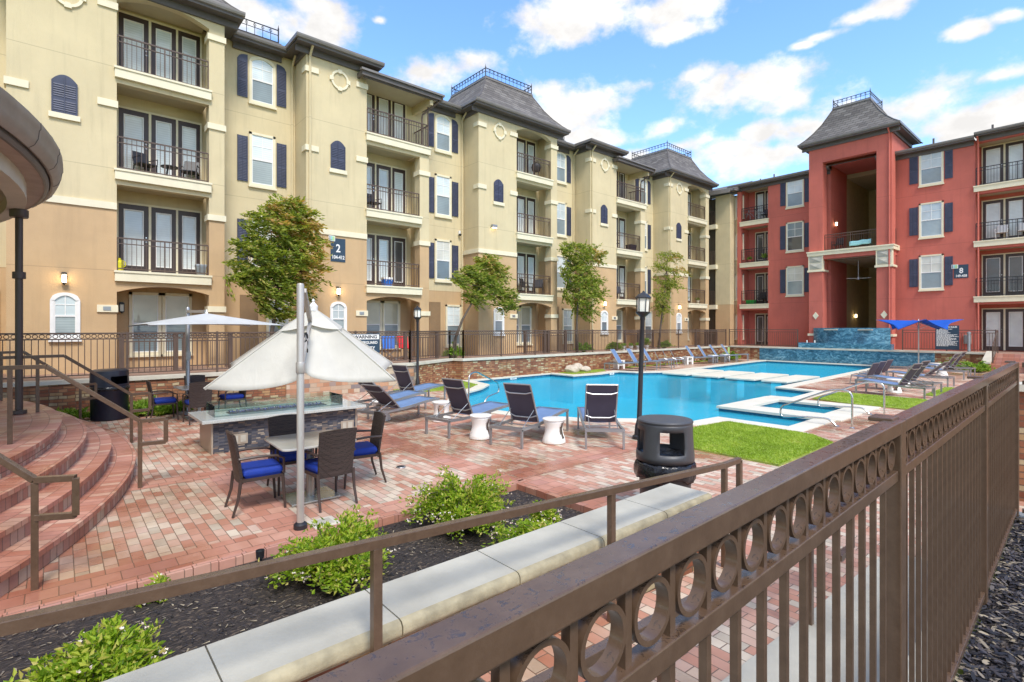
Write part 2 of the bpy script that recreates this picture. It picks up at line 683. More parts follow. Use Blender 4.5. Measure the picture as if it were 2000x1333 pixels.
def waterwall_mat():
    m, t, b = base_mat('blue_mosaic')
    tc = t.new('ShaderNodeTexCoord')
    v = tc.outputs['Object']
    sp = t.new('ShaderNodeSeparateXYZ')
    t.l.new(v, sp.inputs[0])
    cb = t.new('ShaderNodeCombineXYZ')
    t.put(cb.inputs[0], t.math('ADD', sp.outputs[0], sp.outputs[1]))
    t.put(cb.inputs[1], sp.outputs[2])
    bt = t.new('ShaderNodeTexBrick')
    bt.offset = 0
    for k, x in (('Scale', 1), ('Brick Width', 0.06), ('Row Height', 0.06), ('Mortar Size', 0.004)):
        bt.inputs[k].default_value = x
    bt.inputs['Color1'].default_value = (0, 0, 0, 1)
    bt.inputs['Color2'].default_value = (1, 1, 1, 1)
    t.l.new(cb.outputs[0], bt.inputs['Vector'])
    n = t.noise(t.mapping(v, scale=(1, 1, 1.8)), 2.6, 7, 0.7, 1.2)
    c = t.ramp(n, [(0.32, (0.022, 0.085, 0.13)), (0.48, (0.06, 0.20, 0.30)), (0.6, (0.16, 0.38, 0.50)), (0.72, (0.44, 0.62, 0.68))])
    c = t.mix(t.math('MULTIPLY', bt.outputs['Color'], 0.35), c, (0.01, 0.05, 0.09))
    t.put(b.inputs['Base Color'], c)
    b.inputs['Roughness'].default_value = 0.12
    bp = t.new('ShaderNodeBump')
    bp.inputs['Strength'].default_value = 0.5
    bp.inputs['Distance'].default_value = 0.03
    t.put(bp.inputs['Height'], n)
    t.l.new(bp.outputs[0], b.inputs['Normal'])
    return m


def rail_mat(name):
    """dark bronze paint with rain marks on its upper faces"""
    m, t, b = base_mat(name)
    tc = t.new('ShaderNodeTexCoord')
    v = tc.outputs['Object']
    n = t.noise(v, 22, 6, 0.7)
    n2 = t.noise(v, 90, 3, 0.6)
    c = t.ramp(n, [(0.3, (0.090, 0.052, 0.030)), (0.5, (0.112, 0.066, 0.039)), (0.72, (0.140, 0.086, 0.053))])
    ge = t.new('ShaderNodeNewGeometry')
    sp = t.new('ShaderNodeSeparateXYZ')
    t.l.new(ge.outputs['Normal'], sp.inputs[0])
    top = t.math('GREATER_THAN', sp.outputs[2], 0.7)
    drops = t.math('MULTIPLY', top, t.ramp(t.noise(v, 70, 5, 0.7, 0.6), [(0.56, 0.0), (0.62, 0.8)]))
    t.put(b.inputs['Base Color'], t.mix(drops, c, (0.05, 0.034, 0.026)))
    t.put(b.inputs['Roughness'], t.mix(drops, 0.34, 0.08))
    b.inputs['Coat Weight'].default_value = 0.25
    b.inputs['Coat Roughness'].default_value = 0.15
    bp = t.new('ShaderNodeBump')
    bp.inputs['Strength'].default_value = 0.12
    bp.inputs['Distance'].default_value = 0.004
    t.put(bp.inputs['Height'], t.math('ADD', n, t.math('MULTIPLY', n2, 0.5)))
    t.l.new(bp.outputs[0], b.inputs['Normal'])
    return m


M = {}
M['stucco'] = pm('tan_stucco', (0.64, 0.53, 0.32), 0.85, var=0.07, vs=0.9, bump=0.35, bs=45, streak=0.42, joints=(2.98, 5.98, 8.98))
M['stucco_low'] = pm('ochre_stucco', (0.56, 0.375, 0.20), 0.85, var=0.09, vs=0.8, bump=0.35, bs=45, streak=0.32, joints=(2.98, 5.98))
M['red'] = pm('red_stucco', (0.55, 0.14, 0.10), 0.85, var=0.10, vs=0.8, bump=0.35, bs=45, streak=0.42, joints=(2.98, 5.98, 8.98))
M['trim'] = pm('cream_trim', (0.78, 0.70, 0.50), 0.7, var=0.06, vs=3, streak=0.12)
M['white'] = pm('white_paint', (0.82, 0.80, 0.76), 0.5, var=0.04)
M['shutter'] = pm('navy_shutter', (0.05, 0.056, 0.095), 0.5, var=0.2)
M['fascia'] = pm('dark_fascia', (0.115, 0.098, 0.088), 0.5, var=0.12)
M['gutter'] = pm('grey_gutter', (0.20, 0.18, 0.165), 0.4, var=0.1)
M['shingle'] = shingle_mat()
M['door'] = pm('dark_brown_door', (0.055, 0.034, 0.028), 0.4, var=0.15)
M['soffit'] = pm('balcony_soffit', (0.50, 0.42, 0.26), 0.85, var=0.05)
M['pane'] = pane_mat('blind_pane', (0.72, 0.79, 0.79), 0.3)
M['pane_low'] = pane_mat('screened_pane', (0.24, 0.30, 0.32), 0.35)
M['pane_warm'] = pane_mat('ivory_blind_pane', (0.72, 0.70, 0.60), 0.35)
M['pane_half'] = pane_mat('curtained_pane', (0.52, 0.58, 0.58), 0.0)
M['pane_mid'] = pane_mat('pale_screened_pane', (0.36, 0.42, 0.42), 0.4)
M['pane_murky'] = pane_mat('shaded_pane', (0.15, 0.19, 0.21), 0.2)
M['pane_door'] = pane_mat('door_pane', (0.66, 0.69, 0.66), 0.12)  # base colour raised to carry the sky reflected in the door glass
M['pane_dark'] = pane_mat('dark_pane', (0.075, 0.075, 0.075))
M['roller'] = pane_mat('roller_blind_pane', (0.50, 0.48, 0.36))
M['bronze'] = rail_mat('bronze_rail')
M['bronze_far'] = pm('bronze_fence', (0.105, 0.068, 0.050), 0.5, var=0.15)
M['iron'] = pm('black_iron', (0.022, 0.022, 0.026), 0.4, var=0.2)
M['steel'] = pm('brushed_steel', (0.62, 0.60, 0.56), 0.22, metal=1.0, var=0.05)
M['alu'] = pm('silver_aluminium', (0.37, 0.38, 0.39), 0.38, metal=0.7, var=0.06)
PSTOPS = [(0.0, (0.58, 0.29, 0.20)), (0.12, (0.69, 0.47, 0.36)), (0.28, (0.75, 0.62, 0.49)), (0.40, (0.67, 0.39, 0.29)),
          (0.56, (0.60, 0.52, 0.41)), (0.66, (0.77, 0.66, 0.52)), (0.77, (0.62, 0.33, 0.235)), (0.90, (0.71, 0.52, 0.42))]
M['paver'] = brick_mat('blended_brick_pavers', PSTOPS, (0.20, 0.14, 0.10), 0.205, 0.102, 0.004, rot=R(90), wet=True)
M['band'] = brick_mat('red_border_pavers', [(0, (0.58, 0.27, 0.19)), (0.3, (0.65, 0.33, 0.245)), (0.6, (0.60, 0.31, 0.245)), (0.8, (0.68, 0.38, 0.285))],
                      (0.22, 0.13, 0.09), 0.205, 0.205, 0.004, wet=True, off=0.5)
M['step'] = brick_mat('step_brick', [(0, (0.57, 0.25, 0.17)), (0.3, (0.66, 0.33, 0.24)), (0.55, (0.61, 0.29, 0.215)), (0.8, (0.72, 0.45, 0.33))],
                      (0.26, 0.13, 0.09), 0.11, 0.20, 0.004, axes='POLAR', wet=True, off=0.35)
M['riser'] = brick_mat('riser_brick', [(0, (0.50, 0.26, 0.19)), (0.3, (0.58, 0.40, 0.31)), (0.6, (0.52, 0.29, 0.22)), (0.8, (0.62, 0.50, 0.38))],
                       (0.16, 0.10, 0.07), 0.105, 0.6, 0.005, axes='POLARZ', off=0.0, stain=0.4)
M['retain'] = brick_mat('mixed_brick_wall', [(0, (0.30, 0.105, 0.05)), (0.2, (0.44, 0.20, 0.095)), (0.42, (0.52, 0.33, 0.16)), (0.58, (0.36, 0.14, 0.07)),
                                             (0.72, (0.62, 0.49, 0.29)), (0.86, (0.48, 0.23, 0.11))],
                        (0.17, 0.10, 0.06), 0.235, 0.078, 0.008, axes='SZX', dist=0.06, squash=0.7, bump=0.9, stain=0.55)
M['ashlar'] = brick_mat('ashlar_stone_wall', [(0, (0.50, 0.26, 0.15)), (0.18, (0.58, 0.44, 0.31)), (0.36, (0.28, 0.24, 0.23)), (0.5, (0.62, 0.36, 0.22)),
                                              (0.66, (0.66, 0.54, 0.40)), (0.84, (0.40, 0.31, 0.27))],
                        (0.36, 0.28, 0.20), 0.34, 0.135, 0.005, axes='SZX', squash=0.6, bump=0.6)
M['slate'] = brick_mat('slate_mosaic', [(0, (0.045, 0.055, 0.08)), (0.25, (0.09, 0.10, 0.13)), (0.45, (0.16, 0.15, 0.15)), (0.6, (0.06, 0.075, 0.11)),
                                        (0.72, (0.40, 0.36, 0.30)), (0.80, (0.12, 0.13, 0.16)), (0.9, (0.26, 0.21, 0.17))],
                       (0.07, 0.07, 0.075), 0.105, 0.028, 0.002, axes='XZY', rough=0.4, squash=0.7)
M['coping'] = pm('concrete_coping', (0.60, 0.56, 0.46), 0.7, var=0.12, vs=2.5, bump=0.15, bs=80)
M['cast'] = pm('cast_concrete', (0.46, 0.435, 0.36), 0.65, var=0.16, vs=2.0, bump=0.15, bs=70)
M['cast_edge'] = pm('stained_concrete', (0.35, 0.30, 0.19), 0.7, var=0.35, vs=6, bump=0.2, bs=70)
M['poolcoping'] = pm('pool_coping', (0.70, 0.66, 0.55), 0.6, var=0.08, vs=2, bump=0.1, bs=90)
M['terrace'] = brick_mat('terrace_pavers', [(0, (0.42, 0.26, 0.19)), (0.4, (0.48, 0.33, 0.25)), (0.7, (0.38, 0.22, 0.16))], (0.2, 0.14, 0.1), 0.2, 0.1, 0.004)
M['poolfloor'] = pm('pool_plaster', (0.12, 0.66, 0.84), 0.6, var=0.10, vs=0.6)
M['spafloor'] = pm('spa_tile', (0.03, 0.18, 0.28), 0.4, var=0.25, vs=5)
M['tile'] = pm('waterline_tile', (0.03, 0.16, 0.26), 0.25, var=0.3, vs=9)
M['water'] = glass_mat('pool_water', (0.58, 0.95, 1.0), 0.09, 1.2, bump=0.35, bscale=2.6, sheen=0.30, base=0.48, basecol=(0.045, 0.42, 0.56))
M['glass'] = glass_mat('clear_glass', (0.86, 0.95, 0.92), 0.01, 1.45, base=0.03, basecol=(0.55, 0.75, 0.68))
M['mosaic'] = waterwall_mat()
M['mulch'] = mulch_mat('dark_mulch', (0.06, 0.045, 0.04), (0.22, 0.16, 0.11))
M['chip'] = island_mat('bark_chips', [(0, (0.010, 0.009, 0.011)), (0.4, (0.03, 0.026, 0.028)), (0.68, (0.075, 0.062, 0.062)), (0.85, (0.20, 0.165, 0.125)), (1, (0.40, 0.33, 0.22))], 0.5)
M['turf'] = pm('turf_soil', (0.27, 0.35, 0.06), 0.9, var=0.4, vs=4, bump=0.4, bs=90)
M['grass'] = leaf_mat('grass_blades', [(0, (0.20, 0.29, 0.03)), (0.5, (0.34, 0.48, 0.05)), (0.85, (0.48, 0.57, 0.10)), (1, (0.58, 0.53, 0.19))], 0.4, 0.6)
M['leaf'] = leaf_mat('tree_leaves', [(0, (0.09, 0.13, 0.02)), (0.4, (0.25, 0.33, 0.045)), (0.8, (0.42, 0.48, 0.08)), (1, (0.60, 0.50, 0.17))], 0.5)
M['leaf_red'] = leaf_mat('turning_leaves', [(0, (0.26, 0.27, 0.04)), (0.4, (0.48, 0.43, 0.09)), (0.75, (0.64, 0.38, 0.14)), (1, (0.72, 0.50, 0.27))], 0.5)
M['shrub'] = leaf_mat('shrub_leaves', [(0, (0.13, 0.25, 0.015)), (0.45, (0.32, 0.47, 0.03)), (0.8, (0.52, 0.60, 0.07)), (1, (0.66, 0.56, 0.18))], 0.5)
M['hosta'] = leaf_mat('lime_leaves', [(0, (0.12, 0.26, 0.02)), (0.6, (0.25, 0.42, 0.04)), (1, (0.42, 0.50, 0.10))])
M['petal'] = island_mat('pale_petals', [(0, (0.75, 0.55, 0.48)), (0.5, (0.85, 0.80, 0.72)), (1, (0.80, 0.62, 0.50))], 0.6)
M['bark'] = pm('bark', (0.10, 0.075, 0.055), 0.9, var=0.3, vs=8, bump=0.6, bs=30)
M['wicker'] = brick_mat('brown_wicker', [(0, (0.060, 0.040, 0.034)), (0.5, (0.085, 0.058, 0.048)), (0.8, (0.045, 0.030, 0.026))], (0.018, 0.012, 0.010), 0.018, 0.009, 0.0012, axes='YZX', rough=0.5)
M['brown_metal'] = pm('brown_metal', (0.060, 0.040, 0.033), 0.4, var=0.1)
M['cushion'] = pm('blue_cushion', (0.004, 0.035, 0.30), 0.75, var=0.12, vs=8, bump=0.1, bs=200)
M['tabletop'] = pm('grey_table_top', (0.55, 0.53, 0.48), 0.25, var=0.05, coat=0.3)
M['base_steel'] = pm('table_base', (0.42, 0.42, 0.38), 0.25, metal=0.6, var=0.08)
M['sling_blue'] = pm('blue_sling', (0.14, 0.225, 0.39), 0.7, var=0.08, vs=4)
M['sling_dark'] = pm('dark_sling', (0.055, 0.052, 0.085), 0.6, var=0.1, vs=4)
M['stool'] = pm('white_plastic', (0.84, 0.82, 0.77), 0.35, var=0.03)
def cloth_mat(name, col):
    """woven cloth, creased and a little see-through to the light"""
    m = pm(name, col, 0.85, var=0.09, vs=2.2)
    t = NT(m.node_tree)
    b = t.n['Principled BSDF']
    tc = t.new('ShaderNodeTexCoord')
    v = tc.outputs['Object']
    c1 = t.noise(t.mapping(v, scale=(1, 1, .45), rot=(.4, .3, 0)), 5.5, 4, .6, 1.4)
    c2 = t.noise(v, 160, 2, .5)
    bp = t.new('ShaderNodeBump')
    bp.inputs['Strength'].default_value = 0.35
    bp.inputs['Distance'].default_value = 0.02
    t.put(bp.inputs['Height'], t.math('ADD', c1, t.math('MULTIPLY', c2, .03)))
    t.l.new(bp.outputs[0], b.inputs['Normal'])
    tr = t.new('ShaderNodeBsdfTranslucent')
    t.put(tr.inputs[0], tuple(x * .9 for x in col))
    mx = t.new('ShaderNodeMixShader')
    mx.inputs[0].default_value = 0.28
    t.l.new(b.outputs[0], mx.inputs[1])
    t.l.new(tr.outputs[0], mx.inputs[2])
    t.l.new(mx.outputs[0], t.n['Material Output'].inputs[0])
    return m


M['canvas'] = cloth_mat('white_canvas', (0.71, 0.68, 0.60))
M['canvas_new'] = cloth_mat('pale_canvas', (0.66, 0.67, 0.66))
M['pole'] = pm('champagne_metal', (0.50, 0.46, 0.41), 0.35, metal=0.35, var=0.06)
M['bluefab'] = cloth_mat('royal_blue_canvas', (0.012, 0.12, 0.60))
M['can'] = pm('charcoal_plastic', (0.062, 0.062, 0.066), 0.42, var=0.12, vs=5, bump=0.1, bs=160)
M['bag'] = pm('black_bag', (0.014, 0.014, 0.017), 0.18, var=0.3, vs=9, bump=0.6, bs=14)
M['navybin'] = pm('navy_plastic', (0.012, 0.014, 0.028), 0.35, var=0.15)
M['lamp_glass'] = pm('frosted_glass', (0.82, 0.80, 0.70), 0.3, var=0.04)
M['lit'] = emit_mat('lit_lantern', (1.0, 0.80, 0.48), 6.0)
M['fireglass'] = island_mat('blue_fire_glass', [(0, (0.02, 0.025, 0.12)), (0.6, (0.05, 0.06, 0.24)), (1, (0.22, 0.26, 0.5))], 0.1)
M['granite'] = pm('pale_granite', (0.50, 0.52, 0.48), 0.16, var=0.18, vs=60, coat=0.4)
M['alcove'] = pm('alcove_shade_brown', (0.26, 0.165, 0.085), 0.7)  # wall tan darkened to carry the shade of the alcoves
M['tan_panel'] = pm('tan_panel', (0.42, 0.36, 0.28), 0.35, var=0.1, metal=0.2)
M['sign'] = pm('navy_sign', (0.025, 0.052, 0.085), 0.4, var=0.06)
M['sign_teal'] = pm('teal_patch', (0.30, 0.58, 0.55), 0.4, var=0.05)
M['sign_green'] = pm('green_patch', (0.42, 0.62, 0.28), 0.4, var=0.05)
M['ink'] = pm('dark_ink', (0.02, 0.022, 0.03), 0.5, var=0.05)
M['rock'] = pm('pale_rock', (0.55, 0.47, 0.37), 0.85, var=0.2, vs=6, bump=0.5, bs=18)
M['canopy'] = pm('brown_stucco', (0.42, 0.33, 0.27), 0.85, var=0.2, vs=1.6, bump=0.25, bs=40)
M['canopy_beam'] = pm('pale_beam', (0.55, 0.50, 0.40), 0.85, var=0.1, vs=1.6, bump=0.2, bs=40)
M['copper'] = pm('bronze_gutter', (0.30, 0.25, 0.21), 0.45, metal=0.15, var=0.15)
M['greenplastic'] = pm('green_plastic', (0.02, 0.42, 0.06), 0.4)
M['blueplastic'] = pm('blue_plastic', (0.02, 0.17, 0.62), 0.35)
M['redfab'] = pm('red_fabric', (0.72, 0.03, 0.04), 0.7)
M['yellow'] = pm('yellow_plastic', (0.70, 0.62, 0.02), 0.4)
M['teal'] = pm('teal_fabric', (0.30, 0.62, 0.66), 0.7)
M['dark'] = pm('dark_interior', (0.09, 0.075, 0.055), 0.9)
M['olive'] = pm('olive_hall', (0.56, 0.45, 0.23), 0.9, var=0.1)
# ------------------------------------------------------------------ ground, pool, terrace
def offset(poly, d):
    """outward offset of a counter-clockwise polygon"""
    out = []
    n = len(poly)
    for i in range(n):
        p0, p1, p2 = (Vector((*poly[i - 1], 0)), Vector((*poly[i], 0)), Vector((*poly[(i + 1) % n], 0)))
        a, b = (p1 - p0).normalized(), (p2 - p1).normalized()
        na, nb = Vector((a.y, -a.x, 0)), Vector((b.y, -b.x, 0))
        k = na + nb
        k = k / max(k.length_squared / 2, 0.5)
        q = p1 + k * d
        out.append((q.x, q.y))
    return out


def sheet(mb, outer, holes, z):
    polys = [[Vector((x, y, 0)) for x, y in outer]] + [[Vector((x, y, 0)) for x, y in h] for h in holes]
    tri = tessellate_polygon(polys)
    pts = [(v.x, v.y, z) for p in polys for v in p]
    return mb.add(pts, [tuple(t) for t in tri])


def skirt(mb, poly, z0, z1):
    n = len(poly)
    pts = [(x, y, z0) for x, y in poly] + [(x, y, z1) for x, y in poly]
    return mb.add(pts, [(i, (i + 1) % n, n + (i + 1) % n, n + i) for i in range(n)])


def rect(x0, x1, y0, y1):
    return [(x0, y0), (x1, y0), (x1, y1), (x0, y1)]


POOL = [(8.35, 11.3), (8.75, 9.35), (9.3, 8.25), (10.25, 7.3), (10.85, 6.3), (11.9, 6.2), (11.9, 4.6), (13.55, 4.6), (13.55, 7.05),
        (16.85, 7.05), (16.9, 6.45), (19.1, 6.55), (19.4, 7.95), (34.4, 8.5), (34.6, 14.8), (33.5, 14.85), (25.9, 14.35), (22.2, 14.15),
        (20.8, 15.0), (20.6, 15.85), (19.0, 15.6), (17.25, 15.75), (17.25, 17.2), (12.6, 17.0), (12.2, 15.4), (11.2, 14.55), (10.2, 14.0),
        (9.4, 13.2), (8.7, 12.3)]
SPA = rect(14.3, 16.05, 4.7, 6.5)
PLANT = rect(-6, 4.8, 2.74, 5.42)
COPE = offset(POOL, 0.40)
COPE_IN = offset(POOL, 0.34)
SPA_OUT = rect(13.5, 16.62, 4.1, 7.1)
S = lambda o: tag(o, kind='structure')

g = MB().add([(-400, -400, -1.7), (400, -400, -1.7), (400, 400, -1.7), (-400, 400, -1.7)], [(0, 1, 2, 3)])
S(g.build('ground', M['turf']))
plaza = MB()
OUT = [(-16, 0.2), (6.6, 0.2), (6.6, -14), (37, -14), (37, 18.0), (-16, 18.0)]
sheet(plaza, OUT, [COPE_IN, PLANT, offset(SPA, .1)], 0.0)
S(plaza.build('plaza_paving', M['paver']))
# red border bands, laid in the field of blended pavers
bands = MB()
for x0, x1, y0, y1 in [(-4, 4.95, 5.43, 5.86), (0.2, 4.55, 8.46, 8.86), (1.62, 2.06, 5.87, 8.45), (4.55, 4.97, 5.87, 15.6), (4.98, 8.2, 5.5, 5.92),
                       (4.85, 5.25, 2.0, 5.49), (5.0, 8.3, 9.6, 9.98), (1.0, 4.5, 12.2, 12.6), (19.9, 20.25, 3.0, 7.4), (25, 25.35, 3.0, 8.0),
                       (20.3, 34, 5.9, 6.25), (17.5, 33.0, 16.6, 16.95), (1.2, 1.6, 12.65, 16.2)]:
    bands.add([(x0, y0, .004), (x1, y0, .004), (x1, y1, .004), (x0, y1, .004)], [(0, 1, 2, 3)])
S(bands.build('paving_border', M['band']))

# pool shell, waterline tile, coping, water
b = MB()
sheet(b, POOL, [], -1.25)
skirt(b, POOL, -1.25, -0.12)
S(b.build('pool_basin', M['poolfloor']))
b = MB()
skirt(b, offset(POOL, -0.004), -0.15, -0.01)
S(b.build('pool_waterline_tile', M['tile']))
b = MB()
def ring_sheet(mb, a, c, z):
    n = len(a)
    return mb.add([(x, y, z) for x, y in a] + [(x, y, z) for x, y in c], [(i, (i + 1) % n, n + (i + 1) % n, n + i) for i in range(n)])


ring_sheet(b, COPE, offset(POOL, -0.03), 0.016)
skirt(b, offset(POOL, -0.03), -0.03, 0.016)
skirt(b, COPE, -0.03, 0.016)
S(b.build('pool_coping', M['poolcoping']))
b = MB()
sheet(b, offset(POOL, -0.006), [], -0.115)
S(b.build('pool_water', M['water']))
# steps under the water
b = MB()
arc = [(8.35, 11.3), (8.7, 12.3), (9.4, 13.2), (10.2, 14.0), (11.2, 14.55)]
cx, cy = 11.3, 11.4
for k, zz in ((0.90, -0.32), (0.76, -0.55), (0.62, -0.8), (0.48, -1.02)):
    ins = [(cx + (x - cx) * 0.995, cy + (y - cy) * 0.995) for x, y in arc]
    inn = [(cx + (x - cx) * k, cy + (y - cy) * k) for x, y in arc]
    b.slab(list(reversed(ins)) + inn, -1.25, zz)
for k, zz in ((0.45, -0.32), (0.85, -0.55), (1.25, -0.8)):
    b.box(11.92, 13.53, 4.62, 4.62 + k, -1.25, zz)
for k, zz in ((0.4, -0.32), (0.8, -0.55), (1.2, -0.8)):
    b.box(16.95, 19.05, 6.6, 6.6 + k, -1.25, zz)
S(b.build('pool_steps', M['poolfloor']))
# spa
b = MB()
sheet(b, SPA, [], -0.9)
skirt(b, SPA, -0.9, 0.0)
b.box(14.31, 14.75, 4.71, 6.49, -0.9, -0.5)
b.box(15.6, 16.04, 4.71, 6.49, -0.9, -0.5)
S(b.build('spa_basin', M['spafloor']))
b = MB()
ring_sheet(b, SPA_OUT, offset(SPA, -0.02), 0.021)
skirt(b, offset(SPA, -0.02), -0.04, 0.021)
skirt(b, SPA_OUT, -0.04, 0.021)
S(b.build('spa_coping', M['poolcoping']))
b = MB()
sheet(b, offset(SPA, -0.004), [], -0.12)
S(b.build('spa_water', M['water']))

# stepping slabs across the pool
SL = [(12.78, 14.02, 'the one beside the far bank loungers'), (11.24, 12.50, 'second from the far bank'), (9.70, 10.96, 'third from the far bank'), (8.42, 9.42, 'the one beside the right bank')]
for y0, y1, w in SL:
    t = thing('stepping_slab', 'pale square stepping slab crossing the pool, ' + w, 'slab', (23.3, (y0 + y1) / 2, -1.25), 0, 'stepping slabs across the pool')
    MB().box(21.55, 25.05, y0, y1, -0.05, 0.02).build('slab_top', M['poolcoping'], t, bevel=0.012)
    MB().box(22.5, 24.1, y0 + .4, y1 - .4, -1.25, -0.05).build('slab_base', M['poolfloor'], t)

# depth tiles round the waterline
def depth_tile(x, y, dx, dy, txt, lab):
    d = Vector((dx, dy, 0)).normalized()
    nrm = Vector((d.y, -d.x, 0))
    t = thing('depth_marker', lab, 'depth tile', (x, y, -0.1), 0, 'depth markers on the pool edge')
    a = Vector((x, y, 0)) - d * .2
    b_ = Vector((x, y, 0)) + d * .2
    mb = MB()
    n2 = nrm * 0.012
    mb.hexa([(*(a).xy, -.10), (*(b_).xy, -.10), (*(b_ + n2).xy, -.10), (*(a + n2).xy, -.10), (*(a).xy, -.01), (*(b_).xy, -.01), (*(b_ + n2).xy, -.01), (*(a + n2).xy, -.01)])
    mb.build('tile', M['white'], t)
    Mx = Matrix(((d.x, 0, nrm.x, nrm.x * .014), (d.y, 0, nrm.y, nrm.y * .014), (0, 1, 0, .045), (0, 0, 0, 1)))
    text_mesh(txt, 0.085, M['ink'], 'depth_number', t, Mx, 0.001)


depth_tile(19.9, 15.70, 1, 0.15, '4 FT', 'white depth tile on the far bank edge near the loungers')
depth_tile(22.6, 11.5, 0, -1, '4 FT', 'white depth tile under the edge of a stepping slab')
depth_tile(14.9, 17.10, 1, 0.06, '3 FT', 'white depth tile at the foot of the brick wall')
depth_tile(9.85, 13.62, 0.76, 0.72, '3 FT', 'white depth tile on the curved edge of the entry steps')
depth_tile(14.32, 5.6, 0, -1, '3 FT', 'white depth tile on the inner edge of the spa')

# lawns
def lawn(poly, name, dens, seed):
    mb = MB()
    sheet(mb, poly, [], 0.03)
    skirt(mb, poly, -0.02, 0.03)
    o = tag(mb.build('lawn_soil', M['turf']), kind='structure')
    rnd = random.Random(seed)
    xs, ys = [p[0] for p in poly], [p[1] for p in poly]
    A = abs(sum(poly[i - 1][0] * poly[i][1] - poly[i][0] * poly[i - 1][1] for i in range(len(poly)))) / 2
    bl = MB()
    def inside(x, y):
        r = False
        for i in range(len(poly)):
            (xa, ya), (xb, yb) = poly[i - 1], poly[i]
            if (ya > y) != (yb > y) and x < (xb - xa) * (y - ya) / (yb - ya) + xa:
                r = not r
        return r
    cnt = 0
    while cnt < A * dens:
        x, y = rnd.uniform(min(xs), max(xs)), rnd.uniform(min(ys), max(ys))
        if not inside(x, y):
            continue
        cnt += 1
        a = rnd.uniform(0, 2 * PI)
        h = rnd.uniform(.015, .034)
        w = .007 + .005 * rnd.random()
        lx, ly = rnd.uniform(-.03, .03), rnd.uniform(-.03, .03)
        c, s_ = math.cos(a) * w, math.sin(a) * w
        bl.add([(x - c, y - s_, .028), (x + c, y + s_, .028), (x + lx, y + ly, .028 + h)], [(0, 1, 2)])
    tag(bl.build('grass', M['grass']), name, 'grass', kind='stuff')


lawn([(8.4, 3.4), (10.8, 3.4), (11.3, 3.95), (11.42, 5.72), (10.4, 5.85), (9.6, 5.9), (8.45, 5.1)], 'square lawn beside the charcoal litter bin and the pool corner', 4200, 1)
lawn([(16.7, 3.5), (19.3, 3.6), (19.35, 6.0), (17.1, 5.95), (16.7, 4.9)], 'lawn between the spa and the right bank loungers', 1500, 2)
lawn([(8.6, 15.0), (11.0, 15.0), (11.75, 15.5), (12.1, 17.0), (9.9, 16.1), (8.6, 16.1)], 'small lawn at the foot of the brick wall corner', 1100, 3)
lawn([(17.7, 16.25), (20.3, 16.4), (20.9, 17.1), (17.7, 17.1)], 'small lawn with two rocks beside the pool', 900, 4)
lawn([(22.0, 16.9), (33.0, 17.0), (33.0, 17.35), (22.0, 17.2)], 'narrow strip of grass behind the far bank loungers', 700, 5)
lawn([(20.6, 3.4), (23.8, 3.3), (23.8, 3.95), (20.6, 3.95)], 'strip of grass behind the right bank loungers', 900, 6)

# planting bed with its brick edging
b = MB()
sheet(b, rect(-6, 4.8, 2.74, 5.42), [], -0.07)
S(b.build('mulch_bed', M['mulch']))
t = thing('brick_edging', 'low red brick edging round the mulch planting bed', 'edging', (-0.6, 5.4, 0))
b = MB()
n = 0
x = -6.0
while x < 4.78:
    b.box(x + .003, x + .199, 5.36, 5.445, -0.12, 0.010 + 0.004 * math.sin(n * 2.1))
    x += .203
    n += 1
y = 2.8
while y < 5.3:
    b.box(4.745, 4.83, y + .003, y + .199, -0.12, 0.010 + 0.004 * math.sin(n * 1.7))
    y += .203
    n += 1
b.build('edging_bricks', M['step_flat'] if 'step_flat' in M else M['band'], t)
rnd = random.Random(11)
b = MB()
for i in range(6000):
    x, y = rnd.uniform(-3.2, 4.72), rnd.uniform(2.85, 5.33)
    l, w, a = rnd.uniform(.006, .026), rnd.uniform(.002, .006), rnd.uniform(0, PI)
    c, s_ = math.cos(a), math.sin(a)
    z = -.066 + rnd.random() * .012
    tl = rnd.uniform(-.008, .010)
    b.add([(x - c * l - s_ * w, y - s_ * l + c * w, z), (x - c * l + s_ * w, y - s_ * l - c * w, z + .003), (x + c * l + s_ * w, y + s_ * l - c * w, z + tl), (x + c * l - s_ * w, y + s_ * l + c * w, z + tl + .003)], [(0, 1, 2, 3)])
tag(b.build('mulch_chips', M['chip']), 'loose dark mulch chips in the planting bed', 'mulch', kind='stuff')

# terrace round the pool court
TZ = 0.85
TER = [(-20, 16.55), (9.72, 16.55), (12.22, 17.85), (12.42, 17.35), (35.35, 17.65), (35.35, 4.05), (35.36, 4.05), (35.36, 2.4), (35.36, -14), (70, -14), (70, 60), (-20, 60)]
b = MB()
sheet(b, TER, [], TZ)
S(b.build('terrace', M['terrace']))


